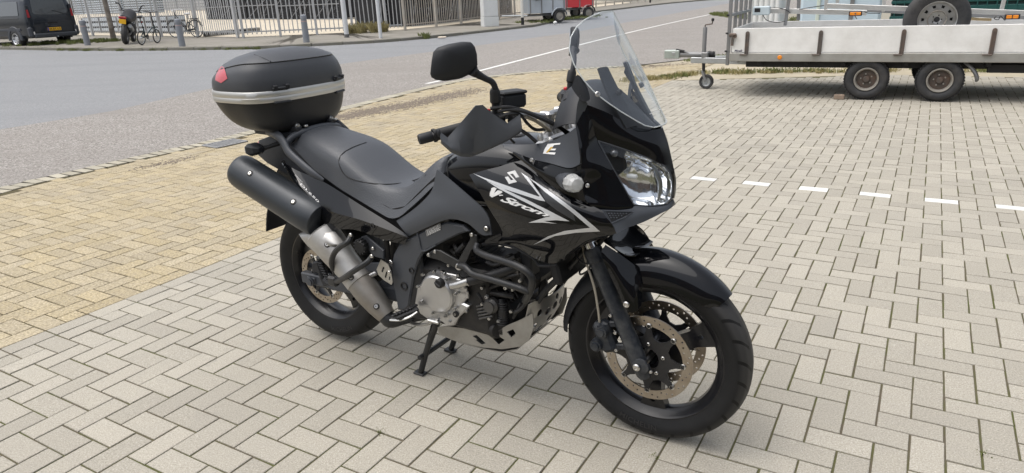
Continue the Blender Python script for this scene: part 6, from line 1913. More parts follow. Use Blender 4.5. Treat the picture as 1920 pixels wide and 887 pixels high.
for k in range(6): G().cyl((-w_ / 2 + w_ * (k + .5) / 6, -.45, .02), (-w_ / 2 + w_ * (k + .5) / 6, -.45, 2.18), w_ / 14, n=12).obj('rib', m_pwhite, o)
m_green = M('dark_green_plastic', (.012, .075, .07), .5, var=.15, vscale=6)
for (u0, u1, gl) in ((1668, 1800, 'dark green slatted crate stack behind the spare wheel'), (1802, 2010, 'dark green slatted crate stack beside the upright at the trailer rear')):
    o, w_ = behind('crate_stack', gl, 'crates', u0, u1, 4.4, 1.0, 2.2, m_green)
    G().box((0, .02, 1.1), (w_ - .04, .94, 2.2), .02).obj('crate_core', M('green_core', (.006, .03, .03), .6), o)
    for lv in range(4):
        z = .03 + lv * .55
        for zz in (.04, .20, .36, .49):
            G().box((0, -.47, z + zz), (w_, .03, .10 if zz < .45 else .05), .006).obj('crate_slat', m_green, o)
        for k in range(int(w_ / .14)):
            G().box((-w_ / 2 + .07 + k * .14, -.478, z + .26), (.018, .03, .50), .004).obj('crate_rib', m_green, o)

# ================================================================== FAR SIDE OF THE STREET
m_pave = M('sidewalk_slab', (.23, .212, .185), .85, var=.2, vscale=2.5, dirt=(.15, .145, .10), dirt_amt=.6, dscale=1.1, bump=.002, bscale=30, coord='Object')
m_kerb = M('kerb_stone', (.20, .19, .165), .85, var=.15, vscale=3, dirt=(.12, .12, .06), dirt_amt=.5, dscale=2)
SWH = .10
# sidewalk: from the kerb line back to beyond the fence
kl = np.array([(p[0], p[1]) for p in kerb_line])
def off_line(L_, d):
    out = []
    for i in range(len(L_)):
        t = L_[min(i + 1, len(L_) - 1)] - L_[max(i - 1, 0)]; t = t / (np.linalg.norm(t) + 1e-9)
        out.append(L_[i] + np.array([-t[1], t[0]]) * d)
    return np.array(out)
def ribbon(name, A, B, za, zb_, mat, kind='structure', parent=None):
    n = len(A); v = []; f = []
    for i in range(n):
        v.append((A[i][0], A[i][1], zt(*A[i]) + za)); v.append((B[i][0], B[i][1], zt(*B[i]) + zb_))
        if i: f.append((2 * i - 2, 2 * i, 2 * i + 1, 2 * i - 1))
    o = G().add(v, f).obj(name, mat, parent, smooth=0, fix=True)
    if kind: tag(o, kind=kind)
    return o
side = ribbon('sidewalk', off_line(kl, .14), off_line(kl, 16.0), SWH, SWH, m_pave)
# kerb stones, one by one
seglen = np.concatenate([[0], np.cumsum(np.linalg.norm(np.diff(kl, axis=0), axis=1))])
s = 0; kme = {}
while s + 1.0 < seglen[-1]:
    p0 = np.array([np.interp(s + .005, seglen, kl[:, 0]), np.interp(s + .005, seglen, kl[:, 1])]); p1 = np.array([np.interp(s + .995, seglen, kl[:, 0]), np.interp(s + .995, seglen, kl[:, 1])])
    t = (p1 - p0) / np.linalg.norm(p1 - p0); nn = np.array([-t[1], t[0]])
    if 'k' not in kme:
        kme['k'] = G().box((0, 0, 0), (.985, .15, .22), .015)
        me_o = kme['k'].obj('kerb_stone', m_kerb, side, smooth=30); o = me_o; kme['m'] = me_o.data
    else:
        o = bpy.data.objects.new('kerb_stone', kme['m']); COL.objects.link(o); o.parent = side
    c = (p0 + p1) / 2 + nn * .072
    o.location = (c[0], c[1], zt(*c) + SWH - .108 + rng.normal(0, .003)); o.rotation_euler = (0, 0, math.atan2(t[1], t[0]))
    s += 1.0

def SP_(u, v): return RP(u, v, SWH)          # on the sidewalk
# ---- palisade fence in three runs
m_fence = M('fence_grey_paint', (.46, .47, .48), .5, var=.08, vscale=5, dirt=(.30, .28, .25), dirt_amt=.3, dscale=3)
m_fence_r = M('fence_rusty_paint', (.42, .40, .36), .55, var=.1, vscale=5, dirt=(.36, .20, .08), dirt_amt=.35, dscale=2)
def fence_run(pts, spacing, lab, mat, post_every, h=2.3, rust=False):
    P = np.array([SP_(*p)[:2] for p in pts]); sl = np.concatenate([[0], np.cumsum(np.linalg.norm(np.diff(P, axis=0), axis=1))])
    at = lambda s: np.array([np.interp(s, sl, P[:, 0]), np.interp(s, sl, P[:, 1])])
    b0 = at(0); fo = empty('palisade_fence', (b0[0], b0[1], zt(*b0) + SWH), 0, lab, 'fence')
    rel = lambda p, z: (p[0] - b0[0], p[1] - b0[1], z + zt(*p) - zt(*b0))
    n = int(sl[-1] / spacing)
    bar_me = post_me = None
    for i in range(n + 1):
        s = i * spacing; p = at(s); t = at(min(s + .2, sl[-1])) - at(max(s - .2, 0)); a = math.atan2(t[1], t[0])
        isp = i % post_every == 0
        if isp:
            if post_me is None: q = G().box((0, 0, h / 2), (.09, .09, h), .006).obj('post', mat, fo); post_me = q.data
            else: q = bpy.data.objects.new('post', post_me); COL.objects.link(q); q.parent = fo
        else:
            if bar_me is None:
                g = G().box((0, 0, h / 2 + .06), (.036, .016, h - .12), .002); q = g.obj('bar', mat, fo); bar_me = q.data
            else: q = bpy.data.objects.new('bar', bar_me); COL.objects.link(q); q.parent = fo
        q.location = rel(p, 0); q.rotation_euler = (rng.normal(0, .006), rng.normal(0, .010), a)
    for z in (.22, h - .25):
        for k in range(0, len(P) - 1):
            t = P[k + 1] - P[k]; n_ = np.array([-t[1], t[0]]) / np.linalg.norm(t) * .03
            G().beam(rel(P[k] + n_, z), rel(P[k + 1] + n_, z), .025, .05, .003).obj('rail', mat, fo)
    return fo
fence_run([(-150, 60), (60, 66), (144, 67.5), (300, 69), (455, 71.5)], .135, 'grey bar fence behind the parked bicycles', m_fence, 19)
fence_run([(457, 71.5), (617, 64.5), (650, 63), (712, 60), (756, 57)], .172, 'pale grey bar fence in front of the dark steel cages', m_fence, 8)
fence_run([(760, 57), (837, 49), (902, 41), (974, 31.5), (1112, 14), (1187, 5.5), (1290, -6)], .150, 'weathered bar fence beside the white cabinet', m_fence_r, 14)

# ---- yard behind the fence: pale ground, cages, stacks
yard_pts = [SP_(-300, 60), SP_(144, 67), SP_(455, 71), SP_(617, 64), SP_(756, 56.8), SP_(837, 48.8), SP_(902, 40.8), SP_(974, 31.3), SP_(1187, 5.3)]
yk = np.array([p[:2] for p in yard_pts])
ribbon('yard', yk + np.array([-.05, .25]), yk + np.array([-8, 60]), SWH + .012, SWH + .02, M('yard_ground', (.52, .46, .36), .9, var=.08, vscale=.6, dirt=(.38, .34, .27), dirt_amt=.4, dscale=.4))
m_cage = M('dark_steel_cage', (.035, .037, .042), .5, metal=.4, var=.3, vscale=6)
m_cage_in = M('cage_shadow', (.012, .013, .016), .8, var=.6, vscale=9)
m_cbar = M('cage_bar_grey', (.30, .31, .33), .5, metal=.4, var=.2, vscale=4)
def face_frame(u0, v0, u1, v1, push):
    """ground line seen at two pixels, pushed back by metres; returns origin, heading and width"""
    a, b = SP_(u0, v0), SP_(u1, v1)
    t = (b - a)[:2]; w = np.linalg.norm(t); t = t / w; n_ = np.array([-t[1], t[0]])
    m_ = (a[:2] + b[:2]) / 2 + n_ * push
    return (m_[0], m_[1], zt(*m_) + SWH + .02), math.atan2(t[1], t[0]), w
def cage(u0, v0, u1, v1, lab, h=2.6, push=0.0, lift=0.0, nx=5, nz=3, depth=1.6, grp=None):
    loc, a, w = face_frame(u0, v0, u1, v1, push)
    o = empty('steel_cage', loc, a, lab, 'cage', grp)
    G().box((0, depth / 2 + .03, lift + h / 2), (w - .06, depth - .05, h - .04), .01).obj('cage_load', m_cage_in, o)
    for i in range(nx + 1): G().box((-w / 2 + w * i / nx, 0, lift + h / 2), (.05, .05, h), .004).obj('cage_upright', m_cage if i % 2 else m_cbar, o)
    for k in range(nz + 1): G().box((0, -.03, lift + h * k / nz), (w, .04, .05), .004).obj('cage_rail', m_cbar, o)
    for i in range(nx):
        for k in range(nz):
            x0, x1 = -w / 2 + w * i / nx, -w / 2 + w * (i + 1) / nx; z0, z1 = lift + h * k / nz, lift + h * (k + 1) / nz
            G().beam((x0, -.015, z0), (x1, -.015, z1) if (i + k) % 2 else (x0 + (x1 - x0) * .5, -.015, z1), .015, .025).obj('cage_brace', m_cbar, o)
    g = G()                               # stacked round bars ends behind the mesh
    for _ in range(220):
        x, z = random.uniform(-w / 2 + .05, w / 2 - .05), lift + random.uniform(.08, h - .1)
        g.box((x, .012, z), (.035, .02, .035), .008)
    tag(g.obj('bar_end', m_cbar, o), kind='stuff')
    return o
cage(388, 37, 520, 37, 'black steel cage of bar stock behind the bicycle with white handlebars', push=0, nx=5)
cage(522, 37, 640, 37, 'black steel cage of bar stock behind the leaning grey bollard', push=0, nx=5)
cage(722, 52, 800, 45, 'dark grey steel cage close behind the fence with the blue sign', push=.3, nx=4, nz=2, h=3)
cage(802, 50, 905, 38, 'black braced steel cage behind the weathered fence left of the white cabinet', push=.8, nx=5, nz=2, h=3)
cage(930, 36, 985, 28, 'black braced steel cage behind the weathered fence right of the white cabinet', push=.8, nx=4, nz=2, h=3)
# pale stacks
m_bluew = M('pale_blue_sheet', (.52, .58, .64), .5, var=.1, vscale=4)
def stack(u0, v0, u1, v1, lab, h, m, rows, depth=1.0, gaps=True, cat='stack', grp=None, mgap=None):
    loc, a, w = face_frame(u0, v0, u1, v1, 0)
    o = empty('sheet_stack', loc, a, lab, cat, grp)
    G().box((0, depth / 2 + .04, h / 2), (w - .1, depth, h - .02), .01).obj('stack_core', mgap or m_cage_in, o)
    for k in range(rows):
        z = h * (k + .5) / rows
        G().box((random.uniform(-.03, .03), depth / 2, z), (w, depth + .04, h / rows * (.62 if gaps else .9)), .01).obj('sheet', m, o)
    for x in np.linspace(-w / 2 + .1, w / 2 - .1, 6): G().box((x, -.04, h / 2), (.05, .03, h), .003).obj('spacer', m_galvd, o)
    return o
stack(140, 27, 232, 26, 'pale blue steel frames stacked high behind the fence left of the tree', 2.4, m_bluew, 9)
stack(234, 26, 300, 24, 'pale blue steel frames stacked high behind the folding bicycle', 2.4, m_bluew, 9)
stack(302, 20, 388, 20, 'grey steel sheets stacked behind the bicycle with white handlebars', 2.2, M('grey_sheet', (.36, .37, .38), .5, var=.15, vscale=5), 6, gaps=False)
stack(158, 61, 245, 62, 'low pale blue pallet behind the fence beside the van', .75, m_bluew, 3, depth=.8)
stack(247, 62, 322, 63, 'low pale blue pallet behind the folding bicycle', .75, m_bluew, 3, depth=.8)
stack(652, 26, 722, 23, 'concrete blocks under steel parts behind the bright lamp post', .8, M('pale_concrete', (.50, .46, .38), .85, var=.1, vscale=4), 2, depth=.6)
stack(655, 12, 716, 10, 'light grey container behind the concrete blocks', 2.6, M('container_grey', (.36, .38, .40), .5, var=.05), 8, gaps=False, depth=2.4, mgap=M('container_core', (.3, .32, .34), .6))
def blocks(u0, v0, u1, v1, n, lab, lv=1):
    a, b = SP_(u0, v0), SP_(u1, v1)
    for i in range(n):
        c = a + (b - a) * (i + .5) / n
        o = G().box((0, 0, .09), (.36, .19, .18), .01).obj('concrete_block', M('hollow_block', (.25, .245, .23), .9, var=.15, vscale=6)); o.location = (c[0], c[1], zt(c[0], c[1]) + SWH + .02); o.rotation_euler = (0, 0, random.uniform(-.4, .4))
        for s in (-.09, .09): G().box((s, -.097, .09), (.11, .006, .11), .0).obj('block_hole', m_under, o)
        tag(o, lab, 'block', 'hollow concrete blocks lying behind the fence')
blocks(385, 69.5, 485, 60, 9, 'hollow concrete block lying in the row behind the grey bar fence')

# ---- bollards
m_bol = M('bollard_grey', (.21, .225, .25), .55, var=.1, vscale=6, dirt=(.30, .29, .27), dirt_amt=.3, dscale=5)
def bollard(u, v, lab, tilt=(0, 0)):
    p = SP_(u, v); o = empty('bollard', tuple(p), 0, lab, 'bollard', 'grey bollards along the far kerb')
    o.rotation_euler = (tilt[0], tilt[1], 0)
    G().lathe([(.108, 0), (.106, .02), (.100, .70)], (0, 0, 0), (0, 0, 1), 20).obj('post', m_bol, o)
    G().lathe([(.092, .70), (.092, .745), (.104, .75), (.107, .80), (.098, .862), (.06, .885), (.0001, .89)], (0, 0, 0), (0, 0, 1), 20).obj('head', m_bol, o)
    G().lathe([(.1015, .66), (.1015, .69)], (0, 0, 0), (0, 0, 1), 20, caps=False).obj('collar', M('bollard_band', (.40, .30, .28), .6), o)
bollard(164.5, 85, 'grey bollard beside the rear of the dark van'); bollard(342, 87, 'grey bollard in front of the bicycle with white handlebars'); bollard(575, 79.5, 'grey bollard standing alone before the pale fence')

# ---- poles, cabinet
def pole(u, v, r, h, m, name, lab, cat, foot=None):
    p = SP_(u, v); o = empty(name, tuple(p), 0, lab, cat)
    G().lathe([(r, 0), (r, .5), (r * .85, 1)], (0, 0, 0), (0, 0, h), 16).obj('pole', m, o)
    if foot: G().lathe([(r * 1.06, 0), (r * 1.06, foot[0])], (0, 0, 0), (0, 0, 1), 16).obj('foot_band', foot[1], o)
    return o
m_lamp = M('white_lamp_paint', (.62, .64, .66), .45, var=.05, vscale=4, dirt=(.45, .45, .43), dirt_amt=.3)
lp_ = pole(650.5, 70.5, .085, 5.0, m_lamp, 'lamp_post', 'white lamp post leaning beside the pale fence', 'lamp post', (.12, M('dark_foot', (.12, .12, .12), .7)))
G().cyl((.0, 0, 5.0), (.9, -.6, 5.25), .035, n=10).obj('arm', m_lamp, lp_); G().box((1.2, -.8, 5.28), (.5, .2, .1), .03).obj('lamp_head', m_lamp, lp_)
pole(714, 71.5, .062, 3.2, m_lamp, 'sign_post', 'thin white post at the kerb beside the pale fence', 'post')
sp2 = pole(980, 46.5, .062, 3.0, M('cream_post', (.66, .65, .60), .5, var=.05), 'sign_post', 'cream post with black foot beside the grey box trailer', 'post', (.30, M('black_band', (.02, .02, .02), .6)))
c = SP_(918.5, 50); a_ = math.radians(20)
cb2 = empty('cable_cabinet', tuple(c + np.array([0, .3, 0])), a_, 'tall white cable cabinet on the far sidewalk', 'cabinet')
m_cab = M('cabinet_white', (.66, .68, .68), .5, var=.03, vscale=4, dirt=(.48, .48, .45), dirt_amt=.3, dscale=3)
G().box((0, 0, .19), (.66, .46, .38), .01).obj('plinth', m_cab, cb2); G().box((0, 0, 1.2), (.64, .44, 1.62), .012).obj('housing', m_cab, cb2)
G().box((.105, -.223, 1.2), (.40, .012, 1.55), .004).obj('door', m_cab, cb2)
for (x, z) in ((.06, 1.15), (.16, 1.18), (.12, 1.3)): G().box((x, -.232, z), (.03, .01, .07), .004).obj('lock', m_under, cb2)
# tree by the fence
tp = SP_(214, 77)
tr = empty('street_tree', tuple(tp), 0, 'slim tree with mottled bark beside the parked motorcycle', 'tree')
m_bark = M('mottled_bark', (.13, .105, .085), .9, var=.5, vscale=9, dirt=(.40, .37, .32), dirt_amt=.9, dscale=3.5, bump=.01, bscale=14)
G().tube([(0, 0, -.05), (.01, 0, .8), (-.02, 0, 1.8), (0, .03, 2.8), (.03, 0, 3.6)], [.11, .09, .085, .075, .05], 12, 5).obj('trunk', m_bark, tr)
for k in range(7):
    a = k * 2.4; z0 = 2.3 + k * .2
    G().tube([(0, 0, z0), (.35 * math.cos(a), .35 * math.sin(a), z0 + .5), (.9 * math.cos(a), .9 * math.sin(a), z0 + 1.0)], [.04, .025, .008], 8, 4).obj('limb', m_bark, tr)
g = G()
for _ in range(1500):
    d = rng.normal(0, 1, 3); d /= np.linalg.norm(d); r = random.uniform(.5, 1.0) ** .5
    c = np.array([0, 0, 3.9]) + d * r * np.array([1.5, 1.5, 1.2]) * (1 + .2 * math.sin(d[0] * 5 + d[2] * 4))
    a1 = rng.normal(0, 1, 3); a1 /= np.linalg.norm(a1); a2 = np.cross(a1, d) + 1e-3; a2 /= np.linalg.norm(a2)
    q = .09
    g.add([c - a1 * q, c + a2 * q * .6, c + a1 * q, c - a2 * q * .6], [(0, 1, 2, 3)])
tag(g.obj('crown', M('leaf_green', (.07, .11, .035), .6, var=.4, vscale=3), tr, smooth=0), kind='stuff')

# ---- parked van (rear three-quarter view)
W1 = RP(37, 91.0)
fwd = np.array([-.883, .469]); vo = W1[:2] + np.array([.469, .883]) * .9
van = empty('parked_van', (vo[0], vo[1], zt(*vo) + .02), math.atan2(fwd[1], fwd[0]), 'dark blue grey van parked with its rear to the street', 'van')
m_van = M('van_paint', (.016, .021, .030), .28, coat=.8, coat_r=.05, metal=.3, var=.05, vscale=4)
m_vclad = M('van_bumper_grey', (.048, .053, .063), .5, var=.08, vscale=6)
m_vglass = M('van_glass', (.035, .042, .050), .05, spec=.8, coat=1.0)
VW = .95
def van_sec(x, zb_, zt_, wb, wt, wm):
    return np.array([(x, s * y, z) for s, y, z in ((-1, wb * .9, zb_), (-1, wb, zb_ + .12), (-1, wm, .85), (-1, wm * .985, 1.12), (-1, (wm + wt) / 2 * .99, 1.5), (-1, wt, zt_ - .14), (-1, wt * .86, zt_ - .02), (-1, wt * .4, zt_), (1, wt * .4, zt_), (1, wt * .86, zt_ - .02), (1, wt, zt_ - .14), (1, (wm + wt) / 2 * .99, 1.5), (1, wm * .985, 1.12), (1, wm, .85), (1, wb, zb_ + .12), (1, wb * .9, zb_))])
VS = [(-.98, .42, 1.05, .80, .70, .82), (-.975, .40, 1.12, .86, .80, .88), (-.93, .36, 1.75, .92, .76, .93), (-.86, .34, 1.90, .935, .78, .945), (-.6, .33, 1.955, .94, .80, .95), (.5, .32, 1.97, .945, .81, .955), (2.2, .32, 1.96, .945, .80, .955), (2.75, .32, 1.85, .94, .76, .95), (3.3, .33, 1.25, .93, .80, .94), (3.75, .34, 1.08, .88, .74, .89), (3.85, .40, .95, .80, .6, .8)]
G().loft([van_sec(*s) for s in VS]).obj('body', m_van, van, smooth=35, fix=True)
# rear window band, tailgate lower panel, bumper
def rear_x(z): return float(np.interp(z, [.4, 1.05, 1.12, 1.75, 1.9], [-.985, -.985, -.98, -.935, -.87]))
rw_ = G().panel([(rear_x(z) + .002, y, z) for y, z in ((-.62, 1.19), (-.30, 1.155), (.30, 1.155), (.62, 1.19), (.66, 1.28), (.60, 1.72), (-.60, 1.72), (-.66, 1.28))], .012, .004, out=(-1, 0, .1)).obj('rear_window', m_vglass, van)
tgp = G().panel([(rear_x(z), y, z) for y, z in ((-.70, .52), (.70, .52), (.74, .78), (.70, .92), (-.70, .92), (-.74, .78))], .010, .006, out=(-1, 0, 0)).obj('tailgate_panel', m_van, van)
G().box((-1.0, 0, .87), (.02, .36, .055), .012).obj('tailgate_handle', m_under, tgp); G().box((-1.0, 0, .745), (.02, .26, .03), .006).obj('plate_lamp', m_vclad, tgp)
pl = G().box((-1.0, .0, .635), (.012, .52, .115), .004).obj('number_plate', M('plate_amber', (.80, .44, .02), .4), van)
G().box((-1.0072, .235, .635), (.002, .045, .11), .0).obj('country_strip', M('plate_blue', (.02, .05, .35), .4), pl)
V, F_ = text_mesh('04-BX-LG', offset=.01); k_ = .43 / V[:, 0].max()
G().add([(-1.0078, .20 - a * k_, .60 + b * k_ * 1.05) for a, b in V], F_).obj('plate_lettering', m_text_dark, pl, smooth=0)
bmp = G(); bmp.box((-1.02, 0, .42), (.16, 1.62, .17), .04)
bmp.obj('rear_bumper', m_vclad, van)
for sy in (-1, 1):
    G().box((-.93, sy * .865, .56), (.20, .16, .38), .05).obj('bumper_corner', m_vclad, van)
    G().panel([(-.955 + abs(z - 1.15) * .05, sy * y, z) for y, z in ((.74, .92), (.90, .92), (.87, 1.52), (.78, 1.52))], .03, .008, out=(-1, 0, 0)).obj('tail_light_housing', m_vclad, van)
    G().panel([(-.990 + abs(z - 1.15) * .05, sy * y, z) for y, z in ((.775, 1.08), (.865, 1.08), (.855, 1.36), (.79, 1.36))], .01, .004, out=(-1, 0, 0)).obj('tail_light', M('tail_red', (.35, .02, .03), .2, coat=.6), van)
    G().box((-1.035, sy * .79, .52), (.02, .045, .11), .008).obj('rear_reflector', M('pale_reflector', (.7, .68, .66), .2), van)
    for (x, nm) in ((.0, 'rear'), (2.95, 'front')):
        wv = empty('wheel', (x, sy * .855, .325)); wv.parent = van
        G().lathe([(.205, -.10), (.23, -.115), (.28, -.118), (.315, -.10), (.326, -.05), (.326, .05), (.315, .10), (.28, .118), (.23, .115), (.205, .10)], (0, 0, 0), (0, 1, 0), 40, closed=True).obj('tyre', m_ttyre, wv, fix=True)
        G().lathe([(.0001, sy * .06), (.08, sy * .07), (.14, sy * .05), (.18, sy * .085), (.205, sy * .11), (.212, sy * .10)], (0, 0, 0), (0, 1, 0), 32, caps=False).obj('rim', M('hubcap_silver', (.60, .61, .63), .35, metal=.6, var=.1, vscale=20), wv, fix=True)
        for k in range(8):
            a = 2 * PI * k / 8; G().box((.155 * math.cos(a), sy * .085, .155 * math.sin(a)), (.05, .02, .03), .004, np.array([[math.cos(a), 0, -math.sin(a)], [0, 1, 0], [math.sin(a), 0, math.cos(a)]])).obj('rim_slot', m_under, wv)
        G().loft([np.array([(x + r * math.cos(q), sy * y, .325 + r * math.sin(q)) for r, y in ((.338, .86), (.46, .86), (.47, .945), (.44, .972), (.338, .972))]) for q in np.linspace(-.12, PI + .12, 20)]).obj('wheel_arch', m_vclad, van, smooth=40, fix=True)
    for (x0, x1) in ((-.55, .75), (.85, 1.75), (1.82, 2.5)):
        G().panel([(x, sy * (.945 - (z - 1.12) * .19), z) for x, z in ((x0, 1.16), (x1, 1.16), (x1 - .05, 1.66), (x0 + .04, 1.66))], .006, .003, out=(0, sy, .1)).obj('side_window', m_vglass, van)
    G().box((.6, sy * .955, .66), (2.2, .025, .10), .01).obj('side_strip', m_vclad, van)
    G().box((1.2, sy * .957, 1.06), (3.4, .012, .02), .004).obj('waist_line', m_van, van)
G().tube([(-1.0, -.5, 1.18), (-1.005, -.2, 1.28), (-1.0, -.1, 1.30)], .008, 6).obj('wiper', m_under, van)
G().cyl((-1.06, 0, .34), (-1.14, 0, .36), .02, n=10).obj('tow_hook', m_galv, van)

# ---- two-wheelers by the fence
m_bk = M('bicycle_black', (.018, .020, .022), .4, var=.15, vscale=10)
m_bkt = M('bicycle_teal', (.035, .055, .058), .4, var=.15, vscale=10)
def bike_wheel(parent, c, R_, m, fl=.018):
    w = empty('wheel', c); w.parent = parent
    G().torus((0, 0, 0), (0, 1, 0), R_ - fl, fl, 36, 8).obj('tyre', m_ttyre, w, fix=True)
    G().torus((0, 0, 0), (0, 1, 0), R_ - fl * 2.1, .010, 36, 6).obj('rim', m_galv, w, fix=True)
    g = G(); g.cyl((0, -.04, 0), (0, .04, 0), .022, n=10)
    for k in range(12):
        a = 2 * PI * k / 12; g.cyl((0, 0, 0), ((R_ - fl * 2) * math.cos(a), 0, (R_ - fl * 2) * math.sin(a)), .0022, n=4)
    g.obj('spokes', m_galv, w)
    return w
def tubes(parent, name, L_, r, m): 
    g = G()
    for P in L_: g.tube(P, r, 8, 4 if len(P) > 2 else 1)
    return g.obj(name, m, parent)
def place2(u0, v0, u1, v1, name, lab, cat, lean=0.0, ref=None):
    a, b = SP_(u0, v0), SP_(u1, v1); t = (b - a)[:2]
    o = empty(name, tuple(a), math.atan2(t[1], t[0]), lab, cat); o.rotation_euler = (lean, 0, math.atan2(t[1], t[0]))
    return o, np.linalg.norm(t)
# city bicycle: rear wheel right (u~372), front wheel left (u~327)
cbk, wb_ = place2(371, 70.3, 326.5, 70.8, 'city_bicycle', 'black city bicycle with white swept handlebars leaning by the fence', 'bicycle', lean=-.06)
wb_ = 1.08
bike_wheel(cbk, (0, 0, .35), .35, m_bk); bike_wheel(cbk, (wb_, 0, .35), .35, m_bk)
tubes(cbk, 'frame', [[(0, 0, .35), (.45, 0, .29), (.30, 0, .78)], [(.45, 0, .29), (.62, 0, .50), (.90, 0, .80)], [(.42, 0, .42), (.66, 0, .62), (.88, 0, .92)], [(0, 0, .35), (.33, 0, .62)], [(.86, 0, 1.02), (.93, 0, .74), (wb_, 0, .35)]], .017, m_bk)
G().sphere((.26, 0, .93), .10, 12, 8, (1.3, .8, .45)).obj('saddle', M('pale_saddle', (.55, .55, .55), .5), cbk); tubes(cbk, 'seat_post', [[(.30, 0, .74), (.265, 0, .90)]], .014, m_galv)
tubes(cbk, 'handlebar', [[(.70, -.27, 1.06), (.80, -.20, 1.10), (.87, 0, 1.09), (.80, .20, 1.10), (.70, .27, 1.06)], [(.87, 0, 1.09), (.86, 0, 1.0)]], .017, M('white_bar', (.75, .75, .75), .4))
tubes(cbk, 'rear_rack', [[(.22, -.06, .74), (-.22, -.06, .74)], [(.22, .06, .74), (-.22, .06, .74)], [(-.2, .0, .74), (0, 0, .35)], [(-.22, -.06, .74), (-.22, .06, .74)]], .010, m_bk)
g = G()
for q, (cx_, a0, a1) in enumerate(((0, .1, 2.9), (wb_, .5, 2.9))):
    P = [(cx_ + .385 * math.cos(a), 0, .35 + .385 * math.sin(a)) for a in np.linspace(a0, a1, 12)]; g.tube(P, .022, 6, 1, flat=(1, .4))
g.objs('mudguard', m_bk, cbk)
tubes(cbk, 'chain_case', [[(0, -.05, .35), (.45, -.05, .29)]], .035, m_bk); tubes(cbk, 'pedals', [[(.45, -.10, .29), (.52, -.12, .16), (.52, -.2, .16)], [(.45, .10, .29), (.38, .12, .42), (.38, .2, .42)]], .012, m_galvd)
# folding bicycle: rear wheel near (265,84), front wheel (298,80)
fbk, _ = place2(266.5, 84.8, 298.5, 80.3, 'folding_bicycle', 'small wheeled folding bicycle beside the parked motorcycle', 'bicycle', lean=.10)
bike_wheel(fbk, (0, 0, .25), .25, m_bkt, .022); bike_wheel(fbk, (.98, 0, .25), .25, m_bkt, .022)
tubes(fbk, 'frame', [[(0, 0, .25), (.30, 0, .28)], [(.30, 0, .28), (.55, 0, .46), (.88, 0, .60)], [(.26, 0, .26), (.20, 0, .55)], [(0, 0, .25), (.18, 0, .50)], [(.87, 0, .64), (.98, 0, .25)]], .022, m_bkt)
tubes(fbk, 'seat_post', [[(.20, 0, .52), (.06, 0, .92)]], .016, m_bk); G().sphere((.03, 0, .95), .12, 12, 8, (1.2, .7, .4)).obj('saddle', m_bk, fbk)
tubes(fbk, 'handlebar_stem', [[(.87, 0, .60), (.72, 0, 1.10)]], .018, m_bk); tubes(fbk, 'handlebar', [[(.72, -.28, 1.12), (.72, 0, 1.10), (.72, .28, 1.12)]], .016, m_bk)
G().sphere((.13, 0, .78), .03, 8, 6).obj('rear_light', m_red, fbk)
tubes(fbk, 'crank', [[(.30, -.05, .28), (.36, -.1, .14), (.36, -.2, .14)], [(.30, .05, .28), (.24, .1, .42), (.24, .2, .42)]], .012, m_galv); G().lathe([(.085, 0), (.085, 1)], (.30, -.05, .28), (.30, -.06, .28), 20).obj('chain_ring', m_bk, fbk)
# sports motorcycle seen from behind
smo, _ = place2(236, 83, 262, 74, 'parked_motorcycle', 'black sports motorcycle with yellow plate parked beside the tree', 'motorcycle', lean=.16)
smo.scale = (1.12, 1.12, 1.12)
for x, wd_ in ((0, .085), (1.40, .06)):
    w = empty('wheel', (x, 0, .31)); w.parent = smo
    G().lathe([(.20, -wd_ * .7), (.25, -wd_), (.29, -wd_ * .8), (.312, 0), (.29, wd_ * .8), (.25, wd_), (.20, wd_ * .7)], (0, 0, 0), (0, 1, 0), 36, closed=True).obj('tyre', m_ttyre, w, fix=True)
    G().lathe([(.19, -wd_ * .7), (.205, -wd_ * .75), (.205, wd_ * .75), (.19, wd_ * .7)], (0, 0, 0), (0, 1, 0), 32, closed=True).obj('rim', m_galvd, w, fix=True)
    g = G()
    for k in range(5): a = 2 * PI * k / 5; g.beam((0, 0, 0), (.195 * math.cos(a), 0, .195 * math.sin(a)), .03, .035)
    g.obj('spokes', m_galvd, w)
m_moto = M('moto_black', (.014, .013, .015), .5, coat=.0, var=.1, vscale=8)
secs = []
for (x, z, w_, h_) in ((-.36, .86, .05, .05), (-.30, .84, .10, .08), (-.10, .82, .14, .09), (.15, .78, .16, .10), (.45, .78, .17, .14), (.70, .86, .20, .18), (.95, .90, .21, .20), (1.15, .88, .18, .20), (1.35, .90, .12, .16)):
    secs.append(np.array([(x, w_ * math.cos(a), z + h_ * math.sin(a)) for a in np.linspace(0, 2 * PI, 16, endpoint=False)]))
G().loft(secs).obj('bodywork', m_moto, smo, smooth=50, fix=True)
G().box((.62, 0, .45), (.60, .34, .42), .06).obj('engine', m_under, smo); tubes(smo, 'swingarm', [[(0, -.12, .31), (.5, -.12, .42)], [(0, .12, .31), (.5, .12, .42)]], .03, m_galvd); tubes(smo, 'fork', [[(1.40, -.1, .31), (1.16, -.1, .95)], [(1.40, .1, .31), (1.16, .1, .95)]], .025, m_galvd)
G().lathe([(.0001, .05), (.05, .05), (.065, 0), (.07, .3), (.07, 1)], (-.12, -.16, .60), (.35, -.14, .46), 16, caps=False).obj('silencer', m_galv, smo)
G().box((-.40, 0, .72), (.012, .20, .14), .004).obj('number_plate', M('plate_amber', (.80, .44, .02), .4), smo); G().box((-.38, 0, .84), (.03, .22, .07), .02).obj('tail_light', M('tail_red', (.35, .02, .03), .2, coat=.6), smo)
tubes(smo, 'handlebar', [[(1.08, -.34, 1.02), (1.12, 0, 1.04), (1.08, .34, 1.02)]], .014, m_bk)
for sy in (-1, 1): tubes(smo, 'mirror', [[(1.12, .25 * sy, 1.04), (1.14, .34 * sy, 1.22), (1.12, .44 * sy, 1.24)]], .02, m_bk)

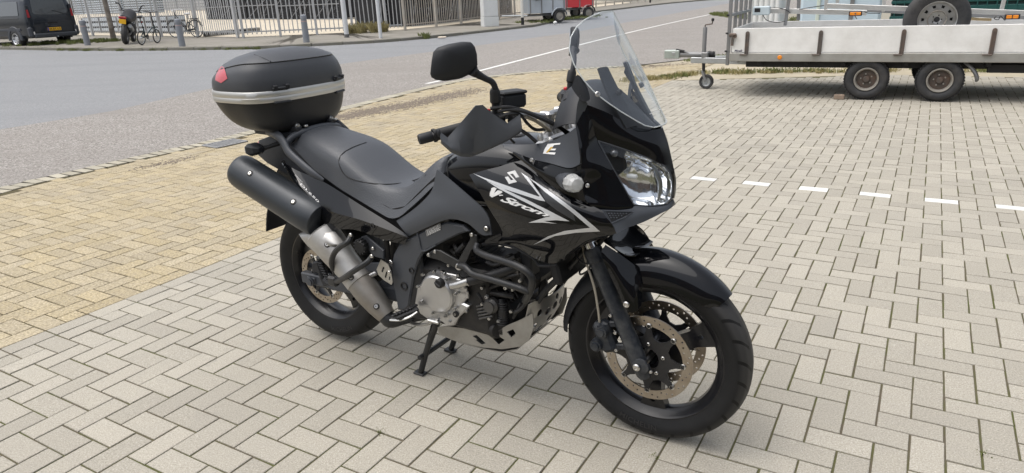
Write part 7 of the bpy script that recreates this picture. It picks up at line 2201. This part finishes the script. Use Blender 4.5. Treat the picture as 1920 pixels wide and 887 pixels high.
# ---- two small trailers further along the kerb
def box_trailer(uL, vL, uR, vR, lab, m, Lb, h0, h1, spare, cover, t=None):
    a, b = RP(uL, vL, .05), RP(uR, vR, .05)
    if t is None: t = (b - a)[:2]
    t = np.array(t) / np.linalg.norm(t)
    o = empty('box_trailer', tuple(b), math.atan2(t[1], t[0]), lab, 'trailer', None)
    w = 1.35
    for y in (0, w): G().box((-Lb / 2 + .35, y, (h0 + h1) / 2), (Lb, .035, h1 - h0), .006).obj('side_panel', m, o)
    for x in (-Lb + .35, .35): G().box((x, w / 2, (h0 + h1) / 2), (.035, w - .05, h1 - h0), .006).obj('end_panel', m, o)
    G().box((-Lb / 2 + .35, w / 2, h0 + .02), (Lb - .05, w - .05, .04), .004).obj('floor', m_chass, o); G().box((-Lb / 2 + .35, w / 2, h0 - .08), (Lb, .9, .07), .006).obj('chassis', m_galvd, o)
    for x in np.linspace(-Lb + .42, .28, 4): G().box((x, -.03, (h0 + h1) / 2), (.05, .03, h1 - h0), .004).obj('stanchion', m_galvd, o)
    if cover == 'rail':
        for z in (h1 + .10, h1 + .22): G().beam((-Lb + .35, 0, z), (.35, 0, z), .03, .03, .003).obj('ladder_rail', m, o)
    for y in (-.14, w + .14):
        wv = empty('wheel', (0, y, .28)); wv.parent = o
        G().lathe([(.17, -.07), (.20, -.085), (.25, -.085), (.278, -.06), (.28, 0), (.278, .06), (.25, .085), (.20, .085), (.17, .07)], (0, 0, 0), (0, 1, 0), 32, closed=True).obj('tyre', m_ttyre, wv, fix=True)
        G().lathe([(.0001, -.06), (.08, -.05), (.15, -.04), (.175, -.07), (.18, .0)], (0, 0, 0), (0, 1, 0), 24, caps=False).obj('rim', m_rimw, wv, fix=True)
        P = [(.36 * math.cos(a_), y, .28 + .36 * math.sin(a_)) for a_ in np.linspace(.1, PI - .1, 14)]
        G().tube(P, .11, 8, 1, flat=(1.0, .12)).obj('mudguard', m if cover == 'rail' else m_galv, o)
    tubes(o, 'drawbar', [[(-Lb + .35, .25, h0 - .08), (-Lb - .75, w / 2, h0 - .05)], [(-Lb + .35, w - .25, h0 - .08), (-Lb - .75, w / 2, h0 - .05)]], .035, m_galv)
    if spare:
        sw = empty('spare_wheel', (-Lb + .75, -.10, h1 + .03)); sw.parent = o
        G().lathe([(.17, -.07), (.20, -.085), (.27, -.08), (.29, 0), (.27, .08), (.20, .085), (.17, .07)], (0, 0, 0), (0, 1, 0), 32, closed=True).obj('tyre', m_ttyre, sw, fix=True)
        G().lathe([(.0001, -.05), (.1, -.05), (.175, -.06), (.18, .0)], (0, 0, 0), (0, 1, 0), 24, caps=False).obj('rim', M('gold_rim', (.42, .34, .20), .45, metal=.5), sw, fix=True)
    return o
m_tg = M('galvanised_blue_grey', (.46, .50, .54), .42, metal=.4, var=.1, vscale=4)
m_tr = M('red_panel', (.60, .05, .06), .4, var=.06, vscale=4)
box_trailer(990, 40, 1047, 41.5, 'galvanised box trailer with spare wheel parked on the far verge', m_tg, 1.75, .42, 1.25, True, 'rail', (.97, .25))
rt = box_trailer(1070, 36, 1101, 34.5, 'red box trailer parked ahead of the galvanised one', m_tr, 2.2, .55, .98, False, '', (.95, .30))
G().box((-.9, .65, 1.35), (1.3, 1.0, .8), .1).obj('load_cover', M('grey_cover', (.40, .42, .45), .5, var=.2, vscale=3), rt)
tag(G().sphere((0, 0, .07), .09, 10, 7, (1, 1, .8)).obj('stone', M('white_stone', (.7, .7, .68), .8)), 'white stone lying by the wheel of the galvanised trailer', 'stone').location = tuple(RP(1041, 45.5))
tag(G().box((0, 0, .03), (.30, .16, .05), .02).obj('litter', M('pale_litter', (.72, .62, .50), .7)), 'pale litter lying at the far kerb', 'litter').location = tuple(RP(829, 71.5, .02))
# bollard like post far away and blue sign on fence
pole(1219, 5, .07, .8, M('black_band', (.02, .02, .02), .6), 'short_post', 'short black post far along the street', 'post')
c = SP_(776, 54); sgn = G().box((0, -.05, 1.98), (.75, .02, .62), .01).obj('blue_sign', M('sign_blue', (.03, .035, .14), .4)); sgn.location = tuple(c + np.array([0, -.05, 0])); sgn.rotation_euler = (0, 0, .35)
tag(sgn, 'blue sign fixed high on the bar fence', 'sign')

# ---- weeds and grass
m_grass = M('grass_green', (.13, .15, .045), .8, var=.45, vscale=6, coord='Generated'); m_dry = M('grass_dry', (.30, .26, .12), .85, var=.3, vscale=6, coord='Generated')
def grass(name, pts, n, spread, hgt, lab, m, parent=None, zf=None):
    g = G(); V = []; F_ = []
    P = np.array(pts)
    cl = []
    for _ in range(max(3, n // 55)):
        i = random.randrange(len(P) - 1); t = random.random(); cl.append((P[i] + (P[i + 1] - P[i]) * t + rng.normal(0, spread, 2), random.uniform(.3, 1.3)))
    for _ in range(n):
        c0_, w0_ = cl[random.randrange(len(cl))]
        c = c0_ + rng.normal(0, (.07 if spread > .02 else .012) * w0_, 2)
        z = (zf or zt)(c[0], c[1]); a = random.uniform(0, 2 * PI); h = hgt * random.uniform(.3, 1.3) * w0_ ** .5; l = random.uniform(.2, .8) * h
        dx, dy = math.cos(a), math.sin(a); w = .006 if hgt > .02 else .002
        k = len(V)
        V += [(c[0] - dy * w, c[1] + dx * w, z), (c[0] + dy * w, c[1] - dx * w, z), (c[0] + dx * l * .4 + dy * w * .7, c[1] + dy * l * .4 - dx * w * .7, z + h * .65), (c[0] + dx * l, c[1] + dy * l, z + h)]
        F_ += [(k, k + 1, k + 2), (k, k + 2, k + 3)]
    o = g.add(V, F_).obj(name, m, parent, smooth=0)
    return tag(o, lab, 'grass', kind='stuff')
strip = [GP(1190, 152)[:2], GP(1236, 147)[:2], GP(1290, 140)[:2], GP(1360, 136)[:2], GP(1450, 135)[:2], GP(1600, 134)[:2], GP(1900, 130)[:2]]
zf0 = lambda x, y: -.004
grass('grass', strip, 4500, .12, .06, 'straggly dry grass growing along the edge of the grey paving under the drawbar', m_dry, None, zf0)
grass('grass', strip[1:], 2600, .09, .065, 'green grass growing at the end of the grey paving under the white trailer', m_grass, None, zf0)
strip2 = [GP(1330, 110)[:2], GP(1400, 104)[:2], GP(1500, 100)[:2], GP(1700, 96)[:2]]
grass('grass', strip2, 2200, .25, .06, 'green grass tuft strip beyond the white trailer', m_grass, None, zf0)
zs = lambda x, y: zt(x, y) + .0
kpts = [tuple(p) for p in kl[4:30]]
grass('grass', [RP(40, 92)[:2], RP(150, 95)[:2], RP(260, 94.5)[:2], RP(400, 93)[:2], RP(490, 92)[:2]], 5000, .10, .09, 'weeds growing along the kerb before the parked bicycles', m_grass, None, zs)
zs2 = lambda x, y: zt(x, y) + SWH
grass('grass', [SP_(70, 84)[:2], SP_(130, 80)[:2], SP_(215, 78)[:2]], 5000, .45, .12, 'grass patch under the rear of the van and round the tree', m_grass, None, zs2)
grass('grass', [SP_(655, 63)[:2], SP_(700, 61)[:2], SP_(716, 60)[:2]], 1600, .12, .35, 'tall dry grass growing at the foot of the pale fence', m_dry, None, zs2)
grass('grass', [RP(800, 73)[:2], RP(801, 72.8)[:2]], 260, .08, .18, 'single weed tuft growing at the far kerb', m_grass, None, zs)
grass('grass', [RP(990, 47)[:2], RP(1050, 42)[:2], RP(1110, 33)[:2]], 5000, .5, .09, 'grass verge under the galvanised trailer', m_grass, None, zs2)
# verge island far right of the painted line
isl = [GP(1340, 27), GP(1352, 31), GP(1420, 39), GP(1560, 44), GP(1900, 46), GP(1900, 20), GP(1500, 22), GP(1380, 23)]
tag(G().add([(p[0], p[1], .03) for p in isl], [tuple(range(len(isl)))]).obj('verge', M('verge_soil', (.26, .24, .19), .9, var=.2, vscale=2), smooth=0, fix=True), kind='structure')
grass('grass', [GP(1342, 28)[:2], GP(1360, 31.5)[:2], GP(1420, 38)[:2], GP(1560, 43)[:2]], 4000, .25, .15, 'grass along the verge island at the end of the painted line', m_grass, None, lambda x, y: .02)
# hard standing behind the trailer (concrete apron)
ap = [grid_w(-37, -66.5), grid_w(-8, -79), grid_w(112, -79), (60, 15), (60, 19), (14, 19.6), (9, 18.7), (5.5, 17.4), tuple(GP(1203, 121)[:2] + np.array([-.3, 1.2])), tuple(GP(1190, 126)[:2]), tuple(GP(1240, 150)[:2])]
tag(G().add([(p[0], p[1], -.012) for p in ap], [tuple(range(len(ap)))]).obj('dirt_strip', M('sandy_dirt', (.40, .35, .26), .95, var=.15, vscale=1.5, dirt=(.26, .24, .17), dirt_amt=.5, dscale=1.2, bump=.004, bscale=40), smooth=0, fix=True), kind='structure')

# ---- drain grate in the entrance paving
gc = GP(422, 270)
ka = math.atan2(KLs[40][1] - KLs[36][1], KLs[40][0] - KLs[36][0])
dg_ = empty('drain_grate', tuple(gc), math.atan2((GP(455, 262) - GP(390, 276))[1], (GP(455, 262) - GP(390, 276))[0]), 'small cast iron drain grate set in the yellow paving', 'drain')
m_iron = M('cast_iron', (.28, .28, .28), .5, metal=.5, var=.2, vscale=20)
G().box((0, 0, .001), (.40, .30, .008), .002).obj('drain_well', m_under, dg_)
for y in (-.145, .145): G().box((0, y, .008), (.40, .025, .012), .003).obj('frame_bar', m_iron, dg_)
for x in (-.195, .195): G().box((x, 0, .008), (.025, .27, .012), .003).obj('frame_bar', m_iron, dg_)
for k in range(8): G().box((-.155 + k * .044, 0, .008), (.020, .265, .010), .003).obj('grate_bar', m_iron, dg_)

# ---- loose soil and leaves lying on the entrance paving
m_soil = M('loose_soil', (.18, .15, .12), .95, var=.4, vscale=30)
def soil(px, n, spread, lab, ang, sz):
    g = G(); ca, sa = math.cos(ang), math.sin(ang)
    P = np.array([GP(*p)[:2] for p in px])
    for _ in range(n):
        i = random.randrange(len(P) - 1); t = random.random(); c = P[i] + (P[i + 1] - P[i]) * t
        d = rng.normal(0, 1, 2) * np.array(spread); c = c + np.array([d[0] * ca - d[1] * sa, d[0] * sa + d[1] * ca])
        r = sz * random.uniform(.3, 1.3) ** 2; k = random.uniform(0, 6)
        v = [(c[0] + r * math.cos(k + q * 1.257) * random.uniform(.6, 1.3), c[1] + r * math.sin(k + q * 1.257) * random.uniform(.6, 1.3), .0005) for q in range(5)] + [(c[0], c[1], r * .45)]
        g.add(v, [(q, (q + 1) % 5, 5) for q in range(5)])
    tag(g.obj('loose_soil', m_soil, smooth=0), lab, 'soil', kind='stuff')
soil([(625, 222), (680, 212), (750, 200), (830, 182), (880, 172)], 9500, (.30, .15), 'dark loose soil lying on the yellow paving near the kerb', 1.0, .010)
soil([(1195, 128), (1245, 122), (1300, 120)], 700, (.3, .12), 'dark loose soil at the edge of the street before the coupling', .5, .012)
soil([(290, 310), (340, 300)], 500, (.16, .06), 'thin patch of loose soil on the yellow paving near the drain', .9, .008)

# ---- brick hall added unseen behind the camera, to put dark reflections in the paint
hall = empty('added_brick_hall', (0, -9.5, 0), 0, 'unseen dark brick hall added behind the camera to darken paint reflections', 'added building')
m_hb = M('dark_brick', (.11, .075, .06), .9, var=.25, vscale=4); m_hd = M('roller_door_grey', (.10, .105, .11), .6)
G().box((0, -3, 2.3), (44, 6, 4.6), .02).obj('wall', m_hb, hall); G().box((0, -3, 4.7), (44.4, 6.4, .3), .02).obj('roof', M('roof_felt', (.05, .05, .05), .9), hall)
for x in (-9, 2, 12):
    dr = G().box((x, .02, 1.8), (4.2, .06, 3.6), .01).obj('roller_door', m_hd, hall)
    for k in range(8): G().box((x, .055, .25 + k * .44), (4.1, .02, .38), .008).obj('door_slat', m_hd, dr)
for x in (-15, -3.6, 7, 17.5): G().box((x, .02, 3.4), (1.8, .05, 1.0), .01).obj('window', m_vglass, hall)

for (u, v, lb) in ((1226, 856, 'tiny weed growing in a paving joint in front of the front tyre'), (711, 809, 'tiny weed growing in a paving joint before the centre stand'), (1846, 850, 'tiny moss tuft in a paving joint on the open paving')):
    grass('weed', [GP(u - 3, v)[:2], GP(u + 3, v)[:2]], 45, .006, .010, lb, m_grass, None, zf0)
